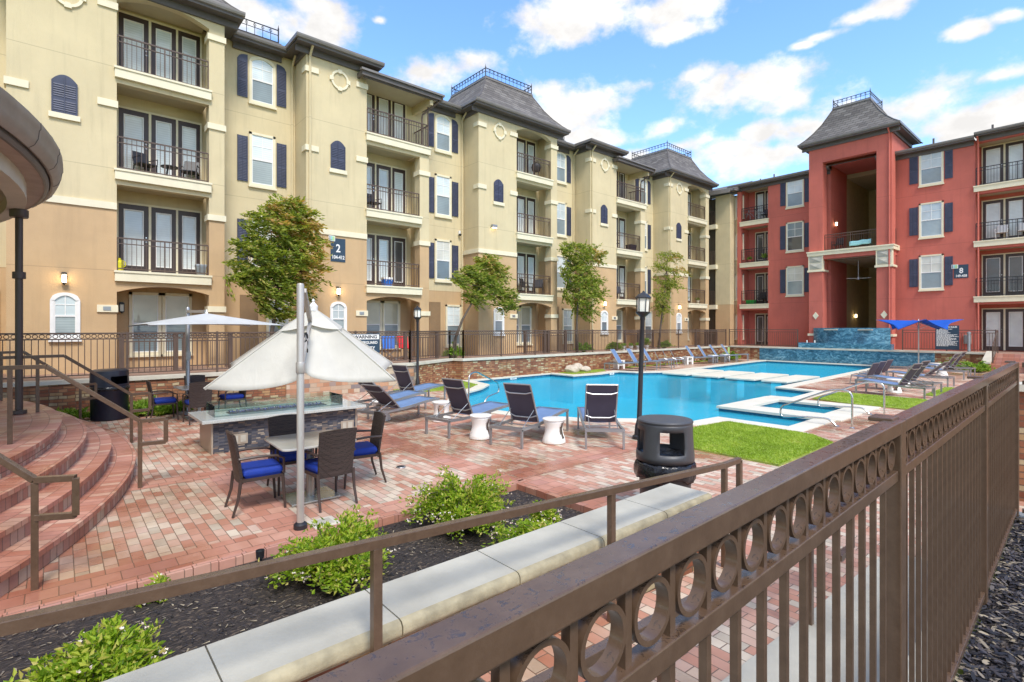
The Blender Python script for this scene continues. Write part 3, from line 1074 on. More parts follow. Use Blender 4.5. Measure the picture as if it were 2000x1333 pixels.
def wall_run(name, label, pts, mat, th=0.28, z1=0.79, cap=True, parts=True):
    """retaining wall along pts (its visible face), backwards to the left of the direction of travel"""
    c = pts[0]
    t = thing(name, label, 'wall', (c[0], c[1], 0))
    w, cp = MB(), MB()
    def strip(mb, d0, d1, z0, z1):
        F, B = [], []
        m = len(pts)
        for i in range(m):
            p = Vector((*pts[i], 0))
            a = (p - Vector((*pts[i - 1], 0))).normalized() if i else None
            e = (Vector((*pts[i + 1], 0)) - p).normalized() if i < m - 1 else None
            a = a or e
            e = e or a
            na, nb = Vector((-a.y, a.x, 0)), Vector((-e.y, e.x, 0))
            k = na + nb
            k = k / max(k.length_squared / 2, .4)
            F.append(p + k * d0)
            B.append(p + k * d1)
        rows = [[(f.x, f.y, z0) for f in F], [(f.x, f.y, z1) for f in F], [(q.x, q.y, z1) for q in B], [(q.x, q.y, z0) for q in B]]
        mb.grid(rows)
        for i in (0, m - 1):
            mb.add([rows[0][i], rows[1][i], rows[2][i], rows[3][i]], [(0, 1, 2, 3)])
    strip(w, 0, th, -0.3, z1)
    w.build('wall', mat, t)
    if cap:
        strip(cp, -0.05, th + .06, z1, z1 + .09)
        cp.build('coping', M['coping'], t)
    return t


wall_run('retaining_wall', 'mixed brick retaining wall with pale coping behind the navy litter bin', [(-18, 16.5), (5.2, 16.5)], M['retain'])
wall_run('stone_wall', 'pale ashlar stone retaining wall behind the fire pit', [(5.2, 16.42), (9.7, 16.42)], M['ashlar'])
wall_run('retaining_wall', 'mixed brick retaining wall with a dark stained inner corner beside the pool', [(9.72, 16.5), (12.2, 17.8), (12.36, 17.3), (35.05, 17.6)], M['retain'])
t = wall_run('retaining_wall', 'short brick retaining wall between the blue water wall and the corner', [(35.3, 17.58), (35.3, 15.5)], M['retain'])
wall_run('water_wall', 'long low blue mosaic water wall at the far end of the pool', [(35.22, 15.5), (35.22, 6.3)], M['mosaic'])
wall_run('retaining_wall', 'brick retaining wall right of the blue water wall by the stairs', [(35.3, 6.3), (35.3, 4.2)], M['retain'])
wall_run('retaining_wall', 'brick retaining wall on the right side of the far stairs', [(35.3, 2.3), (35.3, -12)], M['retain'])

wall_run('retaining_wall', 'short brick wall with white coping just past the end of the front fence', [(9.0, .82), (9.0, -6)], M['retain'], z1=1.36)
# stairs up to the terrace at the right end
t = thing('garden_stairs', 'small brick stairs with white topped cheek walls and dark railing', 'stairs', (34.6, 3.2, 0))
b = MB()
for i in range(5):
    b.box(33.95 + .28 * i, 35.36, 2.6, 3.95, -.02 + .17 * i * 0.999, .17 * (i + 1))
b.build('treads', M['band'], t)
for y0, y1 in ((3.96, 4.2), (2.3, 2.58)):
    b = MB()
    b.prism([(33.75, -.1), (35.29, -.1), (35.29, .84), (33.75, .40)], lambda p, q, k: (p, k, q), y0, y1)
    b.build('cheek_wall', M['retain'], t)
    b = MB()
    b.prism([(33.70, .40), (35.36, .875), (35.36, .96), (33.70, .48)], lambda p, q, k: (p, k, q), y0 - .05, y1 + .05)
    b.build('coping', M['coping'], t)
b = MB()
b.tube([(33.8, 3.85, .45), (33.8, 3.85, 1.25), (35.3, 3.85, 2.0), (35.55, 3.85, 2.0), (35.55, 3.85, .85)], .022, 6)
for k in range(1, 6):
    x = 33.8 + k * .26
    b.tube([(x, 3.85, .3 + .5 * (x - 33.8)), (x, 3.85, 1.25 + .5 * (x - 33.8))], .012, 5)
b.build('railing', M['bronze_far'], t)

# fountain in front of the red tower
t = thing('fountain', 'curved blue mosaic fountain wall with a lower basin before the red tower', 'fountain', (35.85, 10.6, TZ))
FC = (38.9, 10.6)
def arcp(r, y0, y1, n=24):
    out = []
    for i in range(n + 1):
        y = y0 + (y1 - y0) * i / n
        out.append((FC[0] - math.sqrt(r * r - (y - FC[1]) ** 2), y))
    return out
b = MB()
A, B = arcp(3.15, 8.55, 12.65), arcp(2.85, 8.6, 12.6)
b.slab(A + list(reversed(B)), TZ, 2.12)
b.build('upper_wall', M['mosaic'], t)
b = MB()
A = [(35.42, 8.3), (35.42, 13.1)]
b.box(35.42, 35.98, 8.25, 13.15, TZ, 1.2)
b.build('basin', M['mosaic'], t)
for y in (9.6, 11.4):
    MB().box(35.6, 35.9, y - .35, y + .35, 1.98, 2.05).build('spillway', M['cast'], t)
for y in (12.3, 12.75):
    MB().tube([(35.7, y, 1.2), (35.7, y, 1.35)], .04, 8).build('jet', M['white'], t)

# round brick steps at the left
RC = (-9.31, 10.72)
t = thing('round_steps', 'wide curved red brick steps rising to a round platform', 'steps', (RC[0], RC[1], 0))
def disc(r):
    y0, y1 = 5.50, 16.45
    a0, a1 = math.asin((y0 - RC[1]) / r), math.asin((y1 - RC[1]) / r)
    return [(RC[0] + r * math.cos(a0 + (a1 - a0) * i / 90), RC[1] + r * math.sin(a0 + (a1 - a0) * i / 90)) for i in range(91)] + [(RC[0], y1), (RC[0], y0)]
for i in range(4):
    r = 10.22 - .298 * i
    b = MB()
    skirt(b, disc(r), .182 * i, .182 * (i + 1) - .045)
    b.build('riser', M['riser'], t)
    b = MB()
    sheet(b, disc(r + .018), [], .182 * (i + 1))
    skirt(b, disc(r + .018), .182 * (i + 1) - .05, .182 * (i + 1))
    b.build('tread', M['step'], t)
b = MB()
sheet(b, disc(8.55), [], .732)
b.build('platform_paving', M['paver'], t)

# round canopy over the platform
t = thing('round_canopy', 'brown round canopy with bronze gutter on slim columns at the left edge', 'canopy', (RC[0], RC[1], .728))
N = 120
b = MB().lathe([(9.18, 4.66), (9.36, 4.68), (9.36, 4.60), (9.345, 4.58), (9.335, 4.48), (9.30, 4.40), (9.245, 4.36), (9.215, 4.37), (9.21, 4.5)], N, RC, 0, False)
g_ = b.build('gutter', M['copper'], t, smooth='auto')
for k in range(20):
    a = R(-60 + k * 6.8)
    ca, sa = math.cos(a), math.sin(a)
    b = MB().tube([(RC[0] + r_ * ca, RC[1] + r_ * sa, z) for r_, z in ((9.362, 4.68), (9.362, 4.6), (9.347, 4.58), (9.337, 4.48), (9.302, 4.40), (9.245, 4.358))], .0035, 4)
    b.build('seam', M['fascia'], g_)
b = MB().lathe([(9.20, 4.6), (9.20, 4.34), (9.17, 4.30), (9.14, 4.295)], N, RC, 0, False)
b.build('fascia', M['fascia'], t)
b = MB().lathe([(9.15, 4.30), (8.93, 4.31)], N, RC, 0, False)
b.build('soffit', M['canopy'], t)
b = MB().lathe([(8.94, 4.34), (8.94, 4.09), (8.72, 4.07)], N, RC, 0, False)
b.build('ring_beam', M['canopy_beam'], t)
b = MB().lathe([(8.72, 4.07), (8.70, 4.22), (8.2, 4.45), (4.0, 4.9), (0.1, 5.0)], N, RC, 0, False)
b.build('canopy_ceiling', M['canopy'], t)
b = MB().lathe([(9.2, 4.66), (5.0, 5.9), (0.02, 6.8)], N, RC, 0, False)
b.build('roof', M['shingle'], t)
for a in (6.9, 33, -21, 60):
    x, y = RC[0] + 8.88 * math.cos(R(a)), RC[1] + 8.88 * math.sin(R(a))
    b = MB().lathe([(.10, 0), (.10, .06), (.05, .07), (.05, 3.34)], 16, (x, y), .735)
    b.build('column', M['brown_metal'], t, smooth='auto')
    c = MB().lathe([(.085, 0), (.085, .11)], 16, (x, y), 2.95)
    c.build('collar', M['brown_metal'], t, smooth='auto')
    MB().lathe([(.11, 0), (.12, .02), (.12, .13)], 16, (x, y), 3.95).build('collar', M['brown_metal'], t, smooth='auto')

# ramp between the planting bed and the front fence
def rz(x): return max(0.0, 0.063 * (4.9 - x))
b = MB()
b.add([(-4, 1.42, rz(-4) + .006), (4.9, 1.42, .006), (4.9, 2.37, .006), (-4, 2.37, rz(-4) + .006)], [(0, 1, 2, 3)])
S(b.build('ramp', M['paver']))
b = MB()
b.hexa([(-4, .3, -.2), (6.0, .3, -.2), (6.0, 1.42, -.2), (-4, 1.42, -.2), (-4, .3, rz(-4) + .02), (6.0, .3, .02), (6.0, 1.42, .02), (-4, 1.42, rz(-4) + .02)])
S(b.build('concrete_walk', M['cast']))
t = thing('planter_wall', 'low brick wall with pale concrete slab coping beside the ramp', 'wall', (0.2, 2.6, 0))
MB().box(-6, 4.36, 2.43, 2.75, -.2, .565).build('wall', M['retain'], t)
x = 4.44
for i in range(12):
    x1 = x - (.80 if i else .72)
    b = MB()
    prof = [(2.41, .655), (2.80, .655), (2.80, .565), (2.42, .565)]
    b.prism(prof, lambda p, q, k: (k, p, q), x1 + .004, x - .004)
    q_ = b.build('coping_slab', M['cast'], t)
    b = MB()
    b.prism([(2.37, .60), (2.372, .63), (2.385, .648), (2.41, .655), (2.42, .565), (2.385, .572), (2.372, .585)], lambda p, q, k: (k, p, q), x1 + .004, x - .004)
    b.build('nosing', M['cast_edge'], q_, smooth='auto')
    x = x1
b = MB().box(-6, 4.40, 2.395, 2.78, .560, .6)
b.build('mortar_bed', M['cast_edge'], t)

# bank behind the front fence, held by a concrete wall
FA = R(1.33)
FCO, FSI = math.cos(FA), math.sin(FA)
F0 = 0.38
def FP(s, w=0.0, z=0.0):
    """point s metres along the front fence, w to its pool side"""
    return (s * FCO - (F0 + w) * FSI, s * FSI + (F0 + w) * FCO, z)
FEND = 5.65
BZ = 0.66
b = MB()
q = [FP(-8, -.02, BZ), FP(FEND, -.02, BZ), FP(FEND, -9, BZ), FP(-8, -9, BZ)]
b.add(q, [(0, 1, 2, 3)])
S(b.build('mulch_bank', M['mulch']))
rnd = random.Random(5)
b = MB()
for i in range(15000):
    s_ = rnd.uniform(.6, FEND - .02) if i < 13000 else rnd.uniform(0, 2.2)
    w = -(.015 + rnd.random() ** 1.6 * 1.6)
    x, y, z = FP(s_, w, BZ + .004 + rnd.random() * .03)
    l, wd, a = rnd.uniform(.012, .034), rnd.uniform(.005, .011), rnd.uniform(0, 2 * PI)
    d = Vector((math.cos(a), math.sin(a), rnd.uniform(-.35, .35))).normalized() * l
    e = Vector((-math.sin(a), math.cos(a), rnd.uniform(-.4, .4))).normalized() * wd
    c = Vector((x, y, z))
    b.add([tuple(c - d - e * .6), tuple(c - e), tuple(c + d), tuple(c + e), tuple(c - d + e * .6)], [(0, 1, 2, 3, 4)])
tag(b.build('bark_mulch', M['chip']), 'dark bark mulch covering the bank outside the front fence', 'mulch', kind='stuff')
t = thing('fence_wall', 'pale concrete curb wall under the front fence', 'wall', FP(3, .05, 0))
b = MB()
q = []
for z in (-.2, BZ + .02):
    q += [FP(-8, .0, z), FP(FEND + .1, .0, z), FP(FEND + .1, .16, z), FP(-8, .16, z)]
b.hexa(q)
b.build('curb', M['cast'], t)
b = MB()
q = []
for z in (-.2, BZ + .02):
    q += [FP(FEND, -9, z), FP(FEND + .16, -9, z), FP(FEND + .16, 0, z), FP(FEND, 0, z)]
b.hexa(q)
b.build('curb', M['cast'], t)
# ------------------------------------------------------------------ the two apartment buildings
Y0, X0 = 19.3, 37.7
TT = lambda u, w, z: (u, Y0 - w, z)               # long tan facade: u along +X, w towards the court
TR = lambda u, w, z: (X0 - w, -u, z)              # red facade: u along -Y
FL = [0.85, 3.83, 6.83, 9.83]
WT = 12.32


def holes_wall(mb, u0, u1, z0, z1, w0, w1, holes=()):
    us = sorted({u0, u1, *[h[0] for h in holes], *[h[1] for h in holes]})
    zs = sorted({z0, z1, *[h[2] for h in holes], *[h[3] for h in holes]})
    us = [u for u in us if u0 <= u <= u1]
    zs = [z for z in zs if z0 <= z <= z1]
    for a, b_ in zip(us, us[1:]):
        run = None
        for c, d in zip(zs, zs[1:]):
            m, n = (a + b_) / 2, (c + d) / 2
            solid = not any(h[0] < m < h[1] and h[2] < n < h[3] for h in holes)
            if solid:
                run = (run[0], d) if run else (c, d)
            if (not solid) and run:
                mb.box(a, b_, w0, w1, *run)
                run = None
        if run:
            mb.box(a, b_, w0, w1, *run)


def arch_fill(mb, u0, u1, zs, zc, zt, w0, w1, n=12):
    """stucco above a shallow arch: springs at zs, crowns at zc, filled up to zt"""
    c, hw = (u0 + u1) / 2, (u1 - u0) / 2
    for i in range(n):
        a, b_ = u0 + (u1 - u0) * i / n, u0 + (u1 - u0) * (i + 1) / n
        za = zs + (zc - zs) * (1 - ((a - c) / hw) ** 2)
        zb = zs + (zc - zs) * (1 - ((b_ - c) / hw) ** 2)
        mb.hexa([(a, w0, za), (b_, w0, zb), (b_, w1, zb), (a, w1, za), (a, w0, zt), (b_, w0, zt), (b_, w1, zt), (a, w1, zt)])


def archpoly(u0, u1, z0, zs, zc, n=12):
    c, hw = (u0 + u1) / 2, (u1 - u0) / 2
    top = []
    for i in range(n + 1):
        u = u1 - (u1 - u0) * i / n
        top.append((u, zs + (zc - zs) * math.sqrt(max(0, 1 - ((u - c) / hw) ** 2 * 0.999)) if zc - zs > .2 else zs + (zc - zs) * (1 - ((u - c) / hw) ** 2)))
    return [(u0, z0), (u1, z0)] + top


FN = lambda p, q, k: (p, k, q)
WR = random.Random(17)


def window(B, T, u0, u1, z0, z1, w, arch=0.0, low='pane_low', upm='pane', muntin=True, frame='trim', sill=True):
    f = .085
    zs = z1 - arch
    mid = z0 + (z1 - z0) * .5
    if upm == 'pane':
        upm = WR.choice(('pane', 'pane', 'pane_warm', 'pane_half'))
        low = WR.choice(('pane_low', 'pane_low', 'pane_mid', 'pane_murky')) if low == 'pane_low' else low
    a, c = u0 + f, u1 - f
    mb = MB(T)
    if arch:
        mb.prism(archpoly(a, c, mid, zs - .02, z1 - f), FN, w - .02, w + .012)
    else:
        mb.box(a, c, w - .02, w + .012, mid, z1 - f)
    o = mb.build('window', M[upm], B)
    MB(T).box(a, c, w - .02, w + .008, z0 + f, mid).build('lower_pane', M[low], o)
    fr = MB(T)
    fr.box(u0, a, w - .03, w + .05, z0, zs)
    fr.box(c, u1, w - .03, w + .05, z0, zs)
    fr.box(a, c, w - .03, w + .05, z0, z0 + f)
    if arch:
        out, inn = archpoly(u0, u1, z0, zs, z1)[2:], archpoly(a, c, z0, zs - .02, z1 - f)[2:]
        for i in range(len(out) - 1):
            p, q, r_, s_ = out[i], out[i + 1], inn[i + 1], inn[i]
            fr.hexa([(s_[0], w - .03, s_[1]), (r_[0], w - .03, r_[1]), (r_[0], w + .05, r_[1]), (s_[0], w + .05, s_[1]),
                     (p[0], w - .03, p[1]), (q[0], w - .03, q[1]), (q[0], w + .05, q[1]), (p[0], w + .05, p[1])])
    else:
        fr.box(u0, u1, w - .03, w + .05, z1 - f, z1)
    if sill:
        fr.box(u0 - .03, u1 + .03, w - .03, w + .09, z0 - .07, z0)
    fr.build('frame', M[frame], o)
    sa = MB(T)
    e = .03
    sa.box(a, a + e, w, w + .03, z0 + f, zs - .03)
    sa.box(c - e, c, w, w + .03, z0 + f, zs - .03)
    sa.box(a + e, c - e, w, w + .034, mid - .025, mid + .025)
    sa.box(a + e, c - e, w, w + .03, z0 + f, z0 + f + e)
    if muntin:
        m = (a + c) / 2
        sa.box(m - .011, m + .011, w, w + .026, mid + .025, z1 - f - (.01 if arch else 0))
        zq = mid + (z1 - f - mid) * .55
        sa.box(a + e, m - .011, w, w + .024, zq - .011, zq + .011)
        sa.box(m + .011, c - e, w, w + .024, zq - .011, zq + .011)
    sa.build('sash', M['white'], o)
    return o


def shutter(B, T, u0, u1, z0, z1, w, arch=0.0, side=0, sill=False):
    mb = MB(T)
    if arch and side == 0:
        mb.prism(archpoly(u0, u1, z0, z1 - arch, z1), FN, w, w + .035)
    elif arch:
        a, b_ = (z1 - arch, z1) if side < 0 else (z1, z1 - arch)
        n = 5
        top = []
        for i in range(n + 1):
            q = i / n
            zz = (z1 - arch) + arch * math.sqrt(max(0, 1 - (1 - q) ** 2)) if side < 0 else z1 - arch + arch * math.sqrt(max(0, 1 - q ** 2))
            top.append((u0 + (u1 - u0) * q, zz))
        mb.prism([(u0, z0), (u1, z0)] + list(reversed(top)), FN, w, w + .035)
    else:
        mb.box(u0, u1, w, w + .035, z0, z1)
    zt = z1 - arch - .05
    mid = (z0 + zt) / 2
    m2 = [(z0 + .07, mid - .04), (mid + .04, zt)]
    cols = [(u0 + .04, u1 - .04)] if side or u1 - u0 < .45 else [(u0 + .04, (u0 + u1) / 2 - .015), ((u0 + u1) / 2 + .015, u1 - .04)]
    for ca, cb_ in cols:
        for za, zb in m2:
            k = max(3, int((zb - za) / .055))
            for i in range(k):
                z = za + (zb - za) * i / k
                mb.hexa([(ca, w + .03, z), (cb_, w + .03, z), (cb_, w + .05, z), (ca, w + .05, z),
                         (ca, w + .03, z + .035), (cb_, w + .03, z + .035), (cb_, w + .036, z + .035), (ca, w + .036, z + .035)])
    if side == 0:
        mb.box(u0 - .0, u0 + .03, w + .03, w + .055, z0, z1 - arch)
        mb.box(u1 - .03, u1, w + .03, w + .055, z0, z1 - arch)
        mb.box((u0 + u1) / 2 - .012, (u0 + u1) / 2 + .012, w + .03, w + .055, z0, z1 - .02)
    o = mb.build('shutter', M['shutter'], B)
    if sill:
        MB(T).box(u0 - .06, u1 + .06, w, w + .07, z0 - .16, z0 - .012).build('sill', M['trim'], o)
    return o


def french_doors(B, T, units, z0, z1, w, pane='pane_door', handles=(0,)):
    """glazed leaves side by side inside one cream surround"""
    fr = MB(T)
    ua, ub = units[0][0] - .05, units[-1][1] + .05
    fr.box(ua, units[0][0], w, w + .07, z0, z1 + .06)
    fr.box(units[-1][1], ub, w, w + .07, z0, z1 + .06)
    for p, q in zip(units, units[1:]):
        fr.box(p[1], q[0], w, w + .07, z0, z1)
    fr.box(units[0][0], units[-1][1], w, w + .07, z1, z1 + .06)
    fr.build('door_surround', M['trim'], B)
    for i, (a, b_) in enumerate(units):
        s_ = .13 * min(1, (b_ - a) / .72)
        mb = MB(T)
        mb.box(a, a + s_, w, w + .05, z0, z1)
        mb.box(b_ - s_, b_, w, w + .05, z0, z1)
        mb.box(a + s_, b_ - s_, w, w + .05, z1 - .16, z1)
        mb.box(a + s_, b_ - s_, w, w + .05, z0, z0 + .22)
        o = mb.build('french_door', M['door'], B)
        pm_ = pane if isinstance(pane, str) else pane[i % len(pane)]
        MB(T).box(a + s_, b_ - s_, w + .005, w + .02, z0 + .22, z1 - .16).build('pane', M[pm_], o)
        tr = MB(T)
        e = .028
        tr.box(a + s_, a + s_ + e, w + .02, w + .06, z0 + .22, z1 - .16)
        tr.box(b_ - s_ - e, b_ - s_, w + .02, w + .06, z0 + .22, z1 - .16)
        tr.box(a + s_ + e, b_ - s_ - e, w + .02, w + .06, z1 - .16 - e, z1 - .16)
        tr.box(a + s_ + e, b_ - s_ - e, w + .02, w + .06, z0 + .22, z0 + .22 + e)
        tr.build('pane_trim', M['white'], o)
        if i in handles:
            h = MB(T).box(b_ - .085, b_ - .05, w + .05, w + .11, z0 + .98, z0 + 1.02).box(b_ - .085, b_ - .05, w + .05, w + .09, z0 + 1.12, z0 + 1.16)
            h.build('handle', M['steel'], o)


def railing(parent, T, u0, u1, z, w, h=1.0, step=.118, ret=None, mat='bronze_far', posts=2):
    mb = MB(T)
    mb.box(u0, u1, w - .02, w + .02, z + h - .04, z + h)
    mb.box(u0, u1, w - .015, w + .015, z + h - .2, z + h - .175)
    mb.box(u0, u1, w - .015, w + .015, z + .06, z + .09)
    n = max(2, int(round((u1 - u0) / step)))
    for i in range(1, n):
        u = u0 + (u1 - u0) * i / n
        mb.box(u - .0075, u + .0075, w - .0075, w + .0075, z + .09, z + h - .04)
    for i in range(posts + 1):
        u = u0 + (u1 - u0) * i / posts
        mb.box(u - .018, u + .018, w - .018, w + .018, z, z + h - .04)
    if ret is not None:          # return to the wall at the right end
        mb.box(u1 - .02, u1 + .02, ret, w - .02, z + h - .04, z + h)
        mb.box(u1 - .015, u1 + .015, ret, w - .02, z + .06, z + .09)
        m = max(2, int((w - ret) / step))
        for i in range(1, m):
            q = ret + (w - ret) * i / m
            mb.box(u1 - .0075, u1 + .0075, q - .0075, q + .0075, z + .09, z + h - .04)
    return mb.build('railing', M[mat], parent)


def eave(name, B, T, u0, u1, w_wall, z, over=.45, ends=(True, True), slope_to=None, back=None):
    """fascia, soffit and gutter along u with a low shingled slope behind"""
    a = u0 - (over if ends[0] else 0)
    b_ = u1 + (over if ends[1] else 0)
    w1 = w_wall + over
    f = MB(T)
    back_w = w_wall - .05 if back is None else back
    f.box(a, b_, w_wall - .04, w1 - .10, z - .04, z + .0)                 # soffit board
    f.box(a + .06, b_ - .06, w_wall, w_wall + .08, z - .26, z - .04)        # dark frieze
    f.box(a, b_, w1 - .10, w1 - .02, z - .05, z + .16)
    if ends[0]:
        f.box(a, a + .08, back_w, w1 - .10, z - .05, z + .16)
        f.box(u0 - .08, u0, back_w, w_wall, z - .26, z - .04)
        f.box(a + .08, u0, back_w, w_wall - .04, z - .04, z)
    if ends[1]:
        f.box(b_ - .08, b_, back_w, w1 - .10, z - .05, z + .16)
        f.box(u1, u1 + .08, back_w, w_wall, z - .26, z - .04)
        f.box(u1, b_ - .08, back_w, w_wall - .04, z - .04, z)
    r = f.build('eave', M['fascia'], B)
    gt = MB(T)
    prof = [(w1 - .02, z + .02), (w1 + .05, z + .04), (w1 + .075, z + .10), (w1 + .08, z + .16), (w1 - .02, z + .16)]
    gt.prism(prof, lambda p, q, k: (k, p, q), a - (.06 if ends[0] else 0), b_ + (.06 if ends[1] else 0))
    if ends[0]:
        gt.prism([(a - .06, z + .03), (a + .0, z + .03), (a + .0, z + .16), (a - .06, z + .16)], lambda p, q, k: (p, k, q), back_w, w1 - .02)
    if ends[1]:
        gt.prism([(b_, z + .03), (b_ + .06, z + .03), (b_ + .06, z + .16), (b_, z + .16)], lambda p, q, k: (p, k, q), back_w, w1 - .02)
    gt.build('gutter', M['gutter'], r)
    return r


def roof_slope(B, T, u0, u1, w1, z1, w0, z0):
    mb = MB(T).hexa([(u0, w0, z0 - .05), (u1, w0, z0 - .05), (u1, w1, z1 - .05), (u0, w1, z1 - .05), (u0, w0, z0), (u1, w0, z0), (u1, w1, z1), (u0, w1, z1)])
    return mb.build('roof', M['shingle'], B)


def cresting(parent, T, pts, z, h=.42, closed=False):
    """iron roof railing: two rails, uprights with little scrolls, finials at the corners"""
    mb = MB(T)
    n = len(pts)
    seg = [(pts[i], pts[(i + 1) % n]) for i in range(n if closed else n - 1)]
    for (ua, wa), (ub, wb) in seg:
        L = math.hypot(ub - ua, wb - wa)
        for zz, r in ((z + h, .022), (z + h * .62, .014), (z + .04, .018)):
            mb.tube([(ua, wa, zz), (ub, wb, zz)], r, 5)
        k = max(2, int(L / .24))
        for i in range(1, k):
            q = i / k
            u, w = ua + (ub - ua) * q, wa + (wb - wa) * q
            mb.tube([(u, w, z), (u, w, z + h)], .011, 4)
            mb.tube([(u + .05 * math.cos(t_) * (ub - ua) / L, w + .05 * math.cos(t_) * (wb - wa) / L, z + h * .81 + .05 * math.sin(t_)) for t_ in [j * PI / 3 for j in range(6)]], .010, 4, closed=True)
    for u, w in pts:
        mb.tube([(u, w, z - .03), (u, w, z + h + .05)], .026, 6)
        mb.tube([(u, w, z + h + .05), (u, w, z + h + .10), (u, w, z + h + .2)], [.034, .02, .004], 6)
    return mb.build('roof_railing', M['iron'], parent)


def mansard(B, T, u0, u1, w1, w0, z, du0, du1, dw1, dw0, zd):
    """bell-cast mansard from an eave rectangle up to a small flat deck"""
    mb = MB(T)
    rows = []
    for q, e in ((0, 0), (.12, .19), (.3, .42), (.55, .67), (1, 1)):
        # q: rise fraction, e: inward fraction
        zz = z + (zd - z) * q
        a, b_ = u0 + (du0 - u0) * e, u1 + (du1 - u1) * e
        c, d = w1 + (dw1 - w1) * e, w0 + (dw0 - w0) * e
        rows.append([(a, c, zz), (b_, c, zz), (b_, d, zz), (a, d, zz)])
    mb.grid(rows, close=True)
    mb.add(rows[-1], [(0, 1, 2, 3)])
    r = mb.build('mansard_roof', M['shingle'], B)
    for k in range(4):
        MB(T).tube([rows[i][k] for i in range(len(rows))], .035, 5).build('hip_ridge', M['fascia'], r)
    MB(T).box(du0 - .05, du1 + .05, dw0 - .05, dw1 + .05, zd - .03, zd + .06).build('roof_deck', M['gutter'], r)
    cresting(r, T, [(du0, dw1), (du1, dw1), (du1, dw0), (du0, dw0)], zd + .06, .42, True)
    return r


def lantern(B, T, u, z, w, lit=True):
    mb = MB(T)
    mb.box(u - .05, u + .05, w, w + .025, z + .02, z + .20)
    mb.box(u - .012, u + .012, w + .025, w + .10, z + .16, z + .19)
    mb.box(u - .065, u + .065, w + .04, w + .17, z + .145, z + .175)
    for a in (-.055, .055):
        for c in (.05, .16):
            mb.box(u + a - .007, u + a + .007, w + c - .007, w + c + .007, z - .10, z + .145)
    mb.box(u - .065, u + .065, w + .04, w + .17, z - .115, z - .10)
    mb.tube([(u, w + .105, z - .115), (u, w + .105, z - .165)], [.05, .005], 8)
    o = mb.build('wall_lantern', M['iron'], B)
    MB(T).box(u - .045, u + .045, w + .06, w + .15, z - .095, z + .12).build('lamp_glass', M['lit'] if lit else M['lamp_glass'], o)
    if lit:
        l = bpy.data.lights.new('lantern_bulb', 'POINT')
        l.energy = 1.6
        l.color = (1, .72, .38)
        l.shadow_soft_size = .05
        lo = bpy.data.objects.new('lantern_bulb', l)
        COL.objects.link(lo)
        lo.location = T(u, w + .24, z + .0)
    return o


def downspout(B, T, u, w, z0, z1, kick=.3):
    mb = MB(T)
    mb.tube([(u, w + kick, z1 + .1), (u, w + kick * .95, z1 - .02), (u, w + .06, z1 - .28), (u, w + .05, z1 - .36), (u, w + .05, z0)], .045, 6)
    return mb.build('downspout', M['stucco'], B)


# ---- tan building
B = thing('tan_apartment_building', 'long four storey tan stucco apartment building with navy shutters and mansard towers', 'building', (17.0, 19.3, .85))
PER = 7.87
xs0 = [-1.06 + PER * k for k in range(5)]
back = MB(TT)


class PerPiece:
    """each box added becomes a part of its own"""
    def __init__(s, T, name, mat):
        s.T, s.name, s.mat = T, name, mat

    def box(s, *a):
        MB(s.T).box(*a).build(s.name, s.mat, B)
        return s


soff = sofb = PerPiece(TT, 'balcony_ceiling', M['soffit'])
DEP = -1.2
